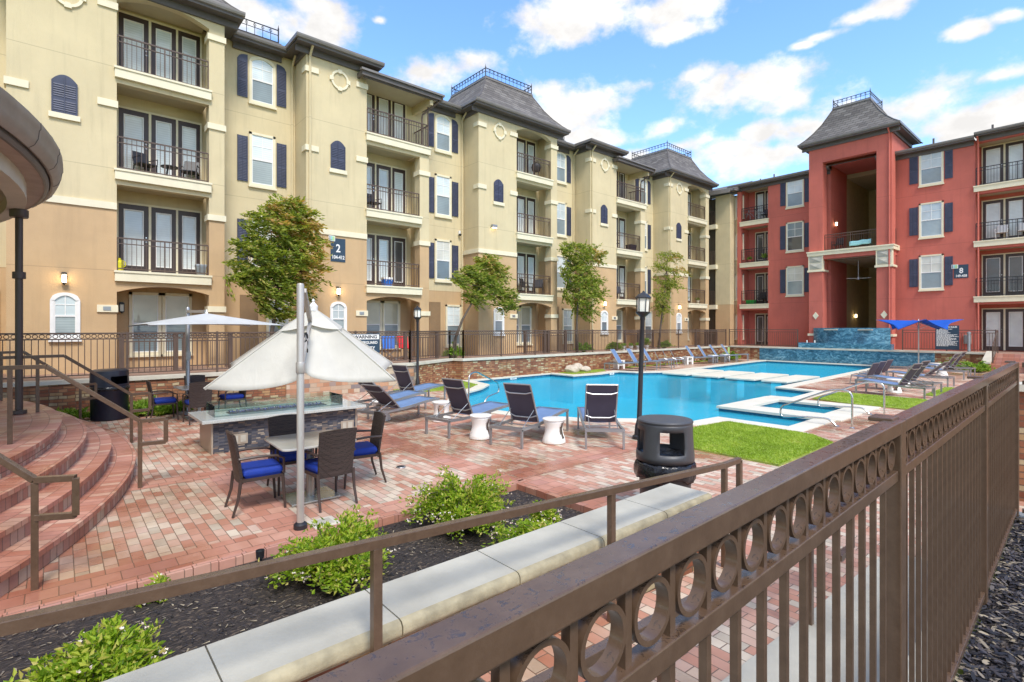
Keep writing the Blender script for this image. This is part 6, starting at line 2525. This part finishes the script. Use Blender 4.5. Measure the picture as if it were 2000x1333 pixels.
# lamp posts
def lamp(label, x, y, h, lean):
    t = thing('lamp_post', label, 'lamp post', (x, y, .004), 0, 'black lamp posts')
    fw = Vector((CT, ST, 0))
    t.rotation_mode = 'AXIS_ANGLE'
    t.rotation_axis_angle = (lean, fw.x, fw.y, 0)
    z = h - .46
    MB().lathe([(.12, 0), (.12, .05), (.085, .08), (.075, .26), (.06, .30), (.055, .34), (.048, .36), (.042, z - .12), (.05, z - .10), (.05, z - .05), (.075, z - .03), (.135, z + .03), (.14, z + .05)], 20).build('post', M['iron'], t, world=False, smooth='auto')
    MB().lathe([(.105, z + .05), (.115, z + .30), (.115, z + .305)], 6, cap=False).build('lamp_glass', M['lamp_glass'], t, world=False)
    b = MB()
    for k in range(6):
        a = 2 * PI * k / 6
        b.tube([(.118 * math.cos(a), .118 * math.sin(a), z + .04), (.128 * math.cos(a), .128 * math.sin(a), z + .31)], .010, 4)
    b.build('lantern_cage', M['iron'], t, world=False)
    MB().lathe([(.15, z + .305), (.152, z + .325), (.11, z + .375), (.05, z + .41), (.03, z + .42), (.02, z + .44), (.001, z + .46)], 6).build('lantern_roof', M['iron'], t, world=False)
    return t


lamp('tall black lamp post in front of the pool, beside the charcoal bin', 8.45, 6.02, 2.86, R(1.9))
lamp('black lamp post near the brick wall beside the folded parasol', 9.55, 16.1, 2.92, 0)
# ------------------------------------------------------------------ plants
def leaf(mb, p, d, l, w, rnd, bend=.15):
    d = d.normalized()
    s_ = d.cross(Vector((rnd.uniform(-1, 1), rnd.uniform(-1, 1), rnd.uniform(.2, 1.4))))
    if s_.length < 1e-4:
        s_ = Vector((1, 0, 0))
    s_ = s_.normalized() * w
    m = p + d * (l * .45)
    n = d.cross(s_).normalized() * (l * bend)
    e = p + d * l - n
    mb.add([tuple(p), tuple(m - s_ + n * .3), tuple(e), tuple(m + s_ + n * .3)], [(0, 1, 2, 3)])


def on_plane(u, v, Y):
    k = (u - 1000) / 1021.0
    return WP(u, v, Y / (ST - k * CT))


def tree(label, Y, trunk, blobs, seed, leaves, wind, red=(), lsize=.155):
    """trunk: photo points from root to crown; blobs: (u, v, ru, rv) lobes of the crown"""
    rnd = random.Random(seed)
    P = [on_plane(u, v, Y) for u, v in trunk]
    P[0].z = TZ
    t = thing('windblown_tree', label, 'tree', tuple(P[0]), 0, 'young trees on the terrace')
    b = MB()
    m = len(P)
    b.tube([tuple(p) for p in P], [.075 - .05 * i / (m - 1) for i in range(m)], 8)
    tr = b.build('trunk', M['bark'], t, smooth=True)
    crown, turn, limbs = MB(), MB(), MB()
    tot = sum(ru * rv for _, _, ru, rv in blobs)
    for (u, v, ru, rv) in blobs:
        c = on_plane(u, v, Y)
        k = (u - 1000) / 1021.0
        s_ = Y / (ST - k * CT) / 1021.0
        rx, rz_ = ru * s_, rv * s_
        near = min(P[1:], key=lambda q: (q - c).length)
        limbs.tube([tuple(near), tuple((near + c) / 2 + Vector((rnd.uniform(-.1, .1), rnd.uniform(-.1, .1), -.08))), tuple(c)], [.026, .018, .008], 5)
        ncl = max(4, int(leaves * ru * rv / tot / 26))
        for i in range(ncl):
            while True:
                q = Vector((rnd.uniform(-1, 1), rnd.uniform(-1, 1), rnd.uniform(-1, 1)))
                if .15 < q.length < 1:
                    break
            q = q * (q.length ** -.35)
            right = Vector((ST, -CT, 0))
            fw = Vector((CT, ST, 0))
            cc = c + right * (q.x * rx) + fw * (q.y * min(rx, rz_) * .9) + Vector((0, 0, q.z * rz_))
            if i % 5 == 0:
                limbs.tube([tuple(c), tuple(c.lerp(cc, .55) + Vector((0, 0, .05))), tuple(cc)], [.010, .007, .004], 4)
            dirn = (right * wind + Vector((rnd.uniform(-.55, .55), rnd.uniform(-.55, .55), rnd.uniform(-.75, .35)))).normalized()
            isred = any(math.hypot((cc - on_plane(a, e, Y)).x, (cc - on_plane(a, e, Y)).z) < r_ * s_ and rnd.random() < .5 for a, e, r_ in red)
            tgt = turn if isred else crown
            for j in range(26):
                a = j / 26
                p = cc + dirn * (a * .58 - .2) + Vector((rnd.gauss(0, .04), rnd.gauss(0, .04), rnd.gauss(0, .04) - .10 * a * a))
                side = dirn.cross(Vector((0, 0, 1))).normalized() * rnd.choice((-1, 1))
                leaf(tgt, p, dirn * 1.0 + side * rnd.uniform(.1, .6) + Vector((0, 0, rnd.uniform(-.5, .25))), lsize * rnd.uniform(.7, 1.3), lsize * .20, rnd)
    limbs.build('limbs', M['bark'], t, smooth=True)
    crown.build('crown', M['leaf'], t)
    if turn.v:
        turn.build('turning_leaves', M['leaf_red'], t)


tree('large windblown green and rust tree behind the folded white parasol', 17.6, [(527, 700), (530, 655), (538, 610), (545, 540), (552, 470)],
     [(520, 440, 42, 40), (565, 428, 46, 36), (596, 470, 32, 45), (490, 500, 48, 40), (550, 500, 55, 45), (588, 530, 40, 42), (480, 545, 36, 22), (530, 565, 45, 34), (540, 600, 34, 24), (545, 400, 38, 20)],
     21, 15000, .9, [(560, 400, 65), (620, 480, 55), (600, 545, 40)])
tree('slender windblown tree with a strongly leaning trunk by the brick wall', 17.95, [(884, 700), (890, 660), (903, 625), (920, 595), (938, 560)],
     [(950, 515, 26, 18), (920, 535, 30, 16), (895, 545, 18, 10), (945, 555, 34, 20), (975, 580, 24, 20), (925, 580, 22, 14), (985, 600, 14, 10), (965, 530, 22, 20)],
     22, 6500, 1.0, [(960, 520, 30)])
tree('dense round headed green tree on a straight trunk, second from the lamp post', 18.1, [(1127, 692), (1126, 650), (1128, 600), (1135, 540)],
     [(1125, 490, 34, 20), (1155, 498, 24, 16), (1120, 530, 26, 26), (1145, 545, 26, 22), (1130, 575, 34, 22), (1140, 605, 22, 14), (1165, 570, 12, 14)],
     23, 8500, .55, [(1150, 490, 18)])
tree('tall thin tree with tiered green and rust leaves right of the lamp post', 18.3, [(1286, 680), (1290, 640), (1296, 590), (1302, 530)],
     [(1305, 500, 26, 10), (1290, 520, 20, 8), (1325, 528, 18, 8), (1298, 548, 26, 9), (1290, 575, 16, 12), (1312, 560, 20, 8), (1294, 603, 16, 16)],
     24, 5200, .5, [(1320, 515, 30)], .12)


def shrub(label, x, y, r, h, seed, stems, flowers, z=-.07, mat='shrub', group='flowering shrubs in the planting bed', lw=.044, name='flowering_shrub'):
    rnd = random.Random(seed)
    t = thing(name, label, 'shrub', (x, y, z), 0, group)
    st_, lf, fl = MB(), MB(), MB()
    for i in range(stems):
        a = rnd.uniform(0, 2 * PI)
        q = math.sqrt(rnd.random())
        R_ = r * (.35 + .65 * q) * rnd.uniform(.7, 1.25) * (1 + .18 * math.sin(3 * a + seed))
        H = h * (1.05 - .55 * q) * rnd.uniform(.6, 1.2) * (1 + .15 * math.sin(2 * a + seed * 2))
        p0 = Vector((x + .1 * r * math.cos(a), y + .1 * r * math.sin(a), z))
        p1 = Vector((x + R_ * .45 * math.cos(a), y + R_ * .45 * math.sin(a), z + H))
        p2 = Vector((x + R_ * math.cos(a + .25), y + R_ * math.sin(a + .25), z + H * rnd.uniform(.35, .95)))
        pts = [p0 * (1 - s_) ** 2 + p1 * 2 * s_ * (1 - s_) + p2 * s_ * s_ for s_ in [k / 9 for k in range(10)]]
        if i % 2 == 0:
            st_.tube([tuple(p) for p in pts[::3]], [.006, .005, .004, .002], 4)
        for k in range(2, 10):
            d = (pts[k] - pts[k - 1]).normalized()
            for s_ in range(5):
                p = pts[k].lerp(pts[k - 1], rnd.random()) + Vector((rnd.gauss(0, .014), rnd.gauss(0, .014), rnd.gauss(0, .014)))
                side = Vector((rnd.uniform(-1, 1), rnd.uniform(-1, 1), rnd.uniform(-.35, .7)))
                leaf(lf, p, d * .5 + side, lw * rnd.uniform(.7, 1.4), lw * .27, rnd, .22)
        if flowers and rnd.random() < flowers:
            for _ in range(rnd.randint(2, 5)):
                p = p2 + Vector((rnd.gauss(0, .03), rnd.gauss(0, .03), rnd.gauss(.01, .02)))
                for s_ in range(4):
                    leaf(fl, p, Vector((rnd.uniform(-1, 1), rnd.uniform(-1, 1), rnd.uniform(0, 1))), .018, .007, rnd)
    st_.build('stems', M['bark'], t)
    lf.build('foliage', M[mat], t)
    if fl.v:
        fl.build('flowers', M['petal'], t)
    return t


shrub('spreading light green flowering shrub in the mulch bed, nearest the left corner of the picture', .16, 3.95, .38, .40, 31, 280, .1)
shrub('light green flowering shrub at the foot of the folded parasol pole', 1.85, 4.55, .50, .48, 32, 340, .12)
shrub('tall light green flowering shrub near the far corner of the mulch bed', 3.42, 4.72, .52, .60, 33, 380, .25)
shrub('low spreading flowering shrub against the pale coping of the planter wall', 3.55, 3.55, .52, .34, 34, 300, .5)
shrub('small sprig of shrub at the brick edging behind the sloping handrail', .62, 5.15, .13, .16, 35, 26, .6)
shrub('small upright sprig of shrub in front of the brick edging corner', 4.05, 4.15, .16, .30, 36, 40, .6)
G2 = 'lime green bedding plants'
for i, (x, y, r, h, lab) in enumerate([(.15, 15.6, .45, .30, 'lime green bedding plant by the round steps, left of the navy litter bin'), (1.65, 15.7, .55, .40, 'lime green bedding plant right of the navy litter bin'),
                                       (2.1, 15.5, .4, .30, 'smaller lime green bedding plant behind the wicker chairs'),
                                       (33.9, 16.9, .7, .5, 'lime green bedding plants in the corner left of the blue water wall'), (32.6, 17.2, .5, .4, 'lime green plant behind the last far bank lounger'),
                                       (34.6, 5.6, .6, .45, 'lime green plant behind the far right loungers'), (33.2, 4.35, .6, .55, 'lime green plant at the foot of the far stairs')]):
    shrub(lab, x, y, r, h, 40 + i, 90, 0, 0, 'hosta', G2, .10, 'bedding_plant')
for i, (u, v, lab) in enumerate([(885, 697, 'low green plant at the root of the leaning tree'), (1140, 683, 'green shrub at the root of the round headed tree'), (1297, 672, 'green shrub at the root of the tall thin tree'),
                                 (1200, 680, 'green plant in front of the wall between the two right hand trees')]):
    p = on_plane(u, v, 18.2)
    shrub(lab, p.x, 18.2, .46, .55, 60 + i, 130, 0, TZ, 'hosta', 'green plants behind the terrace fence', .07, 'bedding_plant')

# rocks by the pool
for x, y, r_, lab, sd_ in [(18.3, 16.85, .34, 'larger pale round rock on the small lawn by the pool', 1), (19.2, 16.75, .26, 'smaller pale rock on the small lawn by the pool', 2), (19.0, 17.15, .36, 'grey rock leaning on the brick wall behind the small lawn', 3)]:
    rnd = random.Random(sd_)
    bm = bmesh.new()
    bmesh.ops.create_icosphere(bm, subdivisions=3, radius=1)
    ph = [rnd.uniform(0, 6) for _ in range(4)]
    b = MB()
    for v in bm.verts:
        n_ = 1 + .13 * math.sin(3 * v.co.x + ph[0]) + .12 * math.sin(4 * v.co.y + ph[1]) + .07 * math.sin(7 * v.co.z + 5 * v.co.x + ph[2])
        v.co *= n_
    b.add([(x + v.co.x * r_, y + v.co.y * r_ * .8, .02 + max(-.1, v.co.z * r_ * .62 + r_ * .4)) for v in bm.verts], [tuple(q.index for q in f.verts) for f in bm.faces])
    bm.free()
    t = tag(b.build('rock', M['rock'], None, smooth=True), lab, 'rock', 'rocks by the pool')

# ------------------------------------------------------------------ signs
def MT(x, z, w): return Matrix(((1, 0, 0, x), (0, 0, -1, Y0 - w), (0, 1, 0, z), (0, 0, 0, 1)))
def MR(y, z, w): return Matrix(((0, 0, -1, X0 - w), (-1, 0, 0, y), (0, 1, 0, z), (0, 0, 0, 1)))


t = thing('building_sign', 'navy building number sign reading 2 on the tan wall', 'sign', (0, 0, 0), 0, 'building number signs')
MB(TT).box(7.71, 8.28, 0, .02, 4.64, 5.52).build('board', M['sign'], t)
MB(TT).box(7.63, 7.87, .0, .034, 5.40, 5.60).build('logo_frame', M['white'], t)
MB(TT).box(7.655, 7.685, .034, .038, 5.42, 5.58).build('logo', M['sign'], t)
MB(TT).box(7.70, 7.77, .034, .038, 5.42, 5.58).build('logo', M['sign_teal'], t)
MB(TT).box(7.77, 7.85, .034, .038, 5.42, 5.58).build('logo', M['sign_green'], t)
text_mesh('2', .42, M['white'], 'sign_number', t, MT(7.995, 5.13, .024), .003, sx=.85, bold=.008)
text_mesh('104-412', .19, M['white'], 'sign_number', t, MT(7.995, 4.80, .024), .003, sx=.78, bold=.005)
t = thing('building_sign', 'navy building number sign reading 8 on the red wall', 'sign', (0, 0, 0), 0, 'building number signs')
MB(TR).box(-5.88, -5.27, 0, .02, 4.88, 5.62).build('board', M['sign'], t)
MB(TR).box(-5.98, -5.70, .04, .06, 5.42, 5.64).build('logo_frame', M['white'], t)
MB(TR).box(-5.955, -5.925, .06, .064, 5.44, 5.62).build('logo', M['sign'], t)
MB(TR).box(-5.90, -5.82, .06, .064, 5.44, 5.62).build('logo', M['sign_teal'], t)
MB(TR).box(-5.82, -5.73, .06, .064, 5.44, 5.62).build('logo', M['sign_green'], t)
text_mesh('8', .40, M['white'], 'sign_number', t, MR(5.57, 5.28, .024), .003, sx=.85, bold=.010)
text_mesh('149-458', .18, M['white'], 'sign_number', t, MR(5.57, 5.00, .024), .003, sx=.82, bold=.006)

def sx_at(u, Y):
    k = (u - 1000) / 1021.0
    d = Y / (ST - k * CT)
    return d * (CT + k * ST)


xa, xb = sx_at(684, 16.68), sx_at(741, 16.68)
TS = lambda u, w, z: (u, 16.66 - w, z)
t = thing('warning_sign', 'black and white pool warning sign on the terrace fence, partly behind the folded parasol', 'sign', ((xa + xb) / 2, 16.66, 1.3))
MB(TS).box(xa, xb, 0, .012, 1.28, 1.94).build('board', M['sign'], t)
MB(TS).box(xa + .03, xb - .03, .012, .016, 1.745, 1.91).build('header', M['white'], t)
def MS(x, z): return Matrix(((1, 0, 0, x - t.location.x), (0, 0, -1, 16.66 - .019 - t.location.y), (0, 1, 0, z - t.location.z), (0, 0, 0, 1)))
text_mesh('WARNING', .155, M['ink'], 'sign_lettering', t, MS((xa + xb) / 2, 1.825), .002, sx=1.12, bold=.004)
text_mesh('NO LIFEGUARD', .13, M['white'], 'sign_lettering', t, MS((xa + xb) / 2, 1.63), .002, sx=.95, bold=.003)
text_mesh('ON DUTY', .15, M['white'], 'sign_lettering', t, MS((xa + xb) / 2, 1.44), .002, sx=1.0, bold=.003)

t = thing('rules_sign', 'large dark pool rules board with white lettering on the fence before the red building', 'sign', (36.1, 5.9, .9))
TU = lambda u, w, z: (36.12 - w, -u, z)
MB(TU).box(-6.42, -5.42, 0, .02, .95, 2.26).build('board', M['sign'], t)
def MU(y, z): return Matrix(((0, 0, -1, 36.12 - .024 - t.location.x), (-1, 0, 0, y - t.location.y), (0, 1, 0, z - t.location.z), (0, 0, 0, 1)))
text_mesh('POOL & SPA RULES', .125, M['white'], 'sign_lettering', t, MU(5.92, 2.17), .002, sx=.78, bold=.004)
rnd = random.Random(9)
b = MB(TU)
for i in range(19):
    z = 2.06 - i * .050
    L_ = rnd.uniform(.45, .92)
    x = -6.37
    while x < -6.37 + L_:
        w_ = rnd.uniform(.03, .11)
        b.box(x, min(x + w_, -6.37 + L_), .02, .023, z - .016, z + .016)
        x += w_ + .018
lt = b.build('sign_text_lines', M['white'], t)

# ------------------------------------------------------------------ things on the balconies and patios
def mini_chair(name, label, cat, p, rz_, mat, group, s_=1.0, arms=True):
    t = thing(name, label, cat, p, rz_, group)
    MB().box(-.24, .24, -.22, .24, .38, .42).build('seat', M[mat], t, world=False, bevel=.01)
    MB().hexa([(-.23, -.25, .40), (.23, -.25, .40), (.23, -.21, .40), (-.23, -.21, .40), (-.22, -.38, .86), (.22, -.38, .86), (.22, -.34, .86), (-.22, -.34, .86)]).build('backrest', M[mat], t, world=False, bevel=.01)
    for a in (-1, 1):
        MB().bar((a * .22, .22, 0), (a * .22, .21, .38), .03, .03).build('leg', M[mat], t, world=False)
        MB().bar((a * .22, -.28, 0), (a * .22, -.22, .38), .03, .03).build('leg', M[mat], t, world=False)
        if arms:
            MB().tube([(a * .24, -.28, .62), (a * .25, .2, .60), (a * .23, .22, .38)], .015, 5).build('armrest', M[mat], t, world=False)
    return t


def box_thing(name, label, cat, x0, x1, y0, y1, z0, z1, mat, lid=None, handle=False):
    t = thing(name, label, cat, ((x0 + x1) / 2, (y0 + y1) / 2, z0))
    h = z1 - z0
    mx, my = (x0 + x1) / 2, (y0 + y1) / 2
    e = .03
    MB().hexa([(x0 + e, y0 + e, z0), (x1 - e, y0 + e, z0), (x1 - e, y1 - e, z0), (x0 + e, y1 - e, z0), (x0, y0, z0 + h * .75), (x1, y0, z0 + h * .75), (x1, y1, z0 + h * .75), (x0, y1, z0 + h * .75)]).build('body', M[mat], t, bevel=.012)
    MB().box(x0 - .01, x1 + .01, y0 - .01, y1 + .01, z0 + h * .75, z1).build('lid', M[lid or mat], t, bevel=.015)
    if handle:
        MB().tube([(mx - .12, y0 - .02, z0 + h * .55), (mx - .12, y0 - .05, z0 + h * .8), (mx + .12, y0 - .05, z0 + h * .8), (mx + .12, y0 - .02, z0 + h * .55)], .012, 5).build('handle', M['white'], t)
    return t


def pot_plant(label, x, y, z, h, mat='white', seed=1, lime=True):
    t = thing('potted_plant', label, 'plant', (x, y, z), 0)
    MB().lathe([(.09, 0), (.13, .2), (.14, .24), (.12, .24), (.10, .2), (.001, .2)], 16, (x, y), z).build('pot', M[mat], t, smooth='auto')
    rnd = random.Random(seed)
    b = MB()
    for i in range(60):
        p = Vector((x + rnd.gauss(0, .06), y + rnd.gauss(0, .06), z + .22 + rnd.random() * h * .4))
        leaf(b, p, Vector((rnd.uniform(-1, 1), rnd.uniform(-1, 1), rnd.uniform(.2, 1.6))), h * .5, .035, rnd)
    b.build('foliage', M['hosta' if lime else 'leaf'], t)
    return t


GB = 'chairs on the balconies'
yb = Y0 + .62
f2, f3, f4 = FL[1] + .01, FL[2] + .01, FL[3] + .01
mini_chair('patio_chair', 'black balcony chair on the third floor, left of the little table', 'chair', (2.05, yb, f3), R(200), 'iron', GB)
mini_chair('patio_chair', 'black balcony chair on the third floor, right of the little table', 'chair', (3.25, yb, f3), R(160), 'iron', GB)
t = thing('balcony_table', 'small black table between two chairs on the third floor balcony', 'table', (2.68, yb - .1, f3))
MB().lathe([(.24, .42), (.25, .43), (.25, .45), (.001, .45)], 20).build('tabletop', M['iron'], t, world=False)
for a in range(3):
    MB().bar((.2 * math.cos(a * 2.1), .2 * math.sin(a * 2.1), 0), (.1 * math.cos(a * 2.1), .1 * math.sin(a * 2.1), .43), .02, .02).build('leg', M['iron'], t, world=False)
t = thing('yellow_jug', 'bright yellow jug at the left end of the second floor balcony', 'jug', (1.36, Y0 + .16, f2))
MB().lathe([(.10, 0), (.11, .03), (.11, .25), (.04, .33), (.04, .38), (.001, .38)], 14).build('body', M['yellow'], t, world=False, smooth='auto')
MB().tube([(.09, 0, .1), (.15, 0, .16), (.15, 0, .26), (.05, 0, .33)], .014, 5).build('handle', M['yellow'], t, world=False)
box_thing('storage_box', 'small pale grey box at the right end of the second floor balcony', 'box', 3.35, 3.64, Y0 + .12, Y0 + .36, f2, f2 + .36, 'alu')
box_thing('cooler', 'bright blue cool box with white lid on a second floor balcony', 'cooler', 9.98, 10.36, Y0 + .12, Y0 + .42, f2, f2 + .36, 'blueplastic', 'white', True)
mini_chair('patio_chair', 'dark balcony chair on the third floor beside the number two sign tower', 'chair', (9.75, yb, f3), R(190), 'iron', GB)
mini_chair('patio_chair', 'dark balcony chair on the second floor of the middle mansard tower, left', 'chair', (18.3, yb, f2), R(200), 'iron', GB)
mini_chair('patio_chair', 'dark balcony chair on the second floor of the middle mansard tower, right', 'chair', (19.0, yb - .1, f2), R(130), 'iron', GB)
t = thing('kettle_grill', 'black kettle grill on the top balcony of the middle mansard tower', 'grill', (18.95, yb, f4))
MB().lathe([(.02, .45), (.2, .52), (.26, .68), (.27, .72), (.24, .85), (.1, .95), (.03, .97), (.02, 1.0)], 18).build('bowl', M['iron'], t, world=False, smooth='auto')
for a in range(3):
    MB().bar((.26 * math.cos(a * 2.1), .26 * math.sin(a * 2.1), 0), (.12 * math.cos(a * 2.1), .12 * math.sin(a * 2.1), .55), .02, .02).build('leg', M['iron'], t, world=False)
mini_chair('patio_chair', 'dark round backed balcony chair on the second floor of the fourth tower', 'chair', (25.95, yb, f2), R(150), 'navybin', GB)
mini_chair('patio_chair', 'dark balcony chair among boxes on the third floor of the fourth tower', 'chair', (25.5, yb, f3), R(170), 'iron', GB)
box_thing('storage_box', 'dark green box on the third floor balcony of the fourth tower', 'box', 26.5, 27.1, Y0 + .15, Y0 + .55, f3, f3 + .42, 'navybin')
mini_chair('patio_chair', 'white balcony chair on the top floor of the last mansard tower', 'chair', (33.35, yb, f4), R(180), 'white', GB)
mini_chair('patio_chair', 'dark balcony chair on the third floor of the last mansard tower', 'chair', (33.5, yb, f3), R(170), 'brown_metal', GB)
pot_plant('leafy pot at the left end of the second floor balcony of the last tower', 32.95, Y0 + .25, f2, .4, 'trim', 3)
pot_plant('trailing pot at the right end of the second floor balcony of the last tower', 34.5, Y0 + .25, f2, .3, 'trim', 4, False)

# red building
xb_ = X0 + .6
t = thing('bicycle', 'bicycle parked on the top left balcony of the red building', 'bicycle', (X0 + .45, 17.25, f4), R(90))
def wheel(x):
    MB().tube([(x + .31 * math.cos(a), 0, .33 + .31 * math.sin(a)) for a in [k * PI / 12 for k in range(24)]], .022, 6, closed=True).build('wheel', M['alu'], t, world=False, smooth=True)
wheel(.5)
wheel(-.5)
b = MB()
for p, q in (((-.5, 0, .33), (-.1, 0, .32)), ((-.1, 0, .32), (-.2, 0, .82)), ((-.1, 0, .32), (.32, 0, .78)), ((-.2, 0, .75), (.32, 0, .82)), ((-.5, 0, .33), (-.2, 0, .75)), ((.5, 0, .33), (.3, 0, .92))):
    b.tube([p, q], .018, 6)
b.build('frame', M['alu'], t, world=False)
MB().tube([(.3, -.28, .95), (.3, 0, .93), (.3, .28, .95)], .014, 5).build('handlebar', M['iron'], t, world=False)
MB().hexa([(-.34, -.07, .83), (-.08, -.03, .83), (-.08, .03, .83), (-.34, .07, .83), (-.34, -.07, .88), (-.08, -.03, .87), (-.08, .03, .87), (-.34, .07, .88)]).build('saddle', M['iron'], t, world=False)
mini_chair('patio_chair', 'dark chair beside the bicycle on the top left balcony of the red building', 'chair', (xb_, 16.45, f4), R(90), 'iron', GB)
pot_plant('trailing planter at the left of the third floor balcony of the red building', X0 + .3, 17.4, f3, .35, 'red', 5)
pot_plant('bright green potted plant at the right of the third floor balcony of the red building', X0 + .3, 16.35, f3, .5, 'fascia', 6)
box_thing('crate', 'bright green plastic crate on the second floor balcony of the red building', 'crate', X0 + .25, X0 + .6, 17.05, 17.7, f2, f2 + .3, 'greenplastic')
mini_chair('patio_chair', 'dark chair beside the green crate on the second floor of the red building', 'chair', (xb_, 16.75, f2), R(90), 'iron', GB)
for y, lab in ((4.0, 'white balcony chair on the third floor of the red building, left one'), (3.15, 'white balcony chair on the third floor of the red building, right one')):
    mini_chair('patio_chair', lab, 'chair', (xb_, y, f3), R(90), 'white', GB)
mini_chair('patio_chair', 'dark chair on the tower balcony of the red building', 'chair', (37.35, 11.55, 7.0), R(80), 'iron', GB)
t = thing('banner', 'pale teal towel hung on the tower balcony railing of the red building', 'towel', (36.85, 10.2, 7.0))
b = MB()
b.grid([[(36.865 - .01 * (i % 2), 10.75 - 1.15 * k / 10, 7.16 + .28 * i / 4 + .05 * k / 10 + .015 * math.sin(k * 1.3)) for k in range(11)] for i in range(5)])
o = b.build('cloth', M['teal'], t, smooth=True)
o.modifiers.new('thickness', 'SOLIDIFY').thickness = .01

# camping chairs on the patio, pots, utility box
def camp_chair(label, x, y, mat, rz_):
    t = thing('camping_chair', label, 'chair', (x, y, TZ + .005), rz_, 'folding camping chairs on the patio')
    b = MB()
    b.grid([[(-.25, .22, .46), (0, .22, .42), (.25, .22, .46)], [(-.25, -.18, .44), (0, -.18, .39), (.25, -.18, .44)]])
    b.build('seat', M[mat], t, world=False)
    b = MB()
    b.grid([[(-.26, -.2, .44), (0, -.22, .42), (.26, -.2, .44)], [(-.27, -.33, .95), (0, -.36, .93), (.27, -.33, .95)]])
    b.build('backrest', M[mat], t, world=False)
    b = MB()
    for a in (-1, 1):
        b.tube([(a * .27, -.25, 0), (-a * .1, .0, .25), (-a * .25, .22, .46)], .011, 5)
        b.tube([(a * .27, .25, 0), (a * .0, .24, .22), (-a * .27, .23, .44)], .011, 5)
        b.tube([(a * .27, -.28, 0), (a * .27, -.33, .95)], .011, 5)
        b.tube([(a * .28, -.26, .64), (a * .29, .22, .64), (a * .27, .24, 0)], .011, 5)
    b.build('frame', M['alu'], t, world=False)


camp_chair('bright blue folding camping chair behind the terrace fence', sx_at(760, 19.2), 19.2, 'blueplastic', R(160))
camp_chair('bright red folding camping chair behind the terrace fence', sx_at(794, 19.2), 19.2, 'redfab', R(185))
for i, u in enumerate((1218, 1232, 1246, 1263)):
    x = sx_at(u, 18.4)
    pot_plant(['leftmost white pot on the patio behind the far bank loungers', 'second white pot on the patio behind the far bank loungers', 'third white pot, just left of the lamp post on the patio',
               'white pot with a small tree right of the lamp post on the patio'][i], x, 18.4, TZ, .25 if i < 3 else .6, 'white', 70 + i)
t = thing('bollard_light', 'short steel bollard by the terrace edge before the red building', 'bollard', (35.9, 5.0, TZ))
MB().lathe([(.07, 0), (.07, .95), (.09, .96), (.09, 1.04), (.05, 1.08), (.001, 1.09)], 14).build('post', M['alu'], t, world=False, smooth='auto')
t = thing('utility_box', 'pale utility box on the red wall beside the rules board', 'box', (X0, 5.35, 1.2))
MB(TR).box(-5.45, -5.15, 0, .16, 1.25, 1.75).build('body', M['cast'], t)
MB(TR).box(-5.43, -5.17, .16, .17, 1.27, 1.73).build('door', M['alu'], t)
# drain cover and paver lights
t = thing('drain_cover', 'small round steel drain cover in the pavers right of the near table', 'drain', (*WP(783, 913, 1021 * 2.15 / 273).xy, .004))
MB().lathe([(.075, 0), (.07, .01), (.001, .012)], 20).build('cover', M['alu'], t, world=False)
MB().lathe([(.055, .0125), (.05, .014), (.001, .0145)], 16).build('grate', M['ink'], t, world=False)
t = thing('valve_box', 'pale square valve cover set in the pavers near the parasol pole', 'cover', (*WP(632, 1022, 1021 * 2.15 / 382).xy, .004))
MB().box(-.14, .14, -.14, .14, 0, .008).build('frame', M['coping'], t, world=False)
MB().box(-.09, .09, -.09, .09, .008, .012).build('lid', M['cast'], t, world=False)
t = thing('spotlight', 'small black garden spotlight in the mulch by the brick edging', 'spotlight', (*WP(508, 1098, 1021 * 2.2 / 458).xy, -.07))
MB().lathe([(.02, 0), (.02, .05), (.035, .06), (.04, .13), (.035, .13), (.03, .1), (.001, .1)], 14).build('body', M['iron'], t, world=False, smooth='auto')
MB().lathe([(.03, .115), (.001, .12)], 14, cap=False).build('lens', M['glass'], t, world=False)
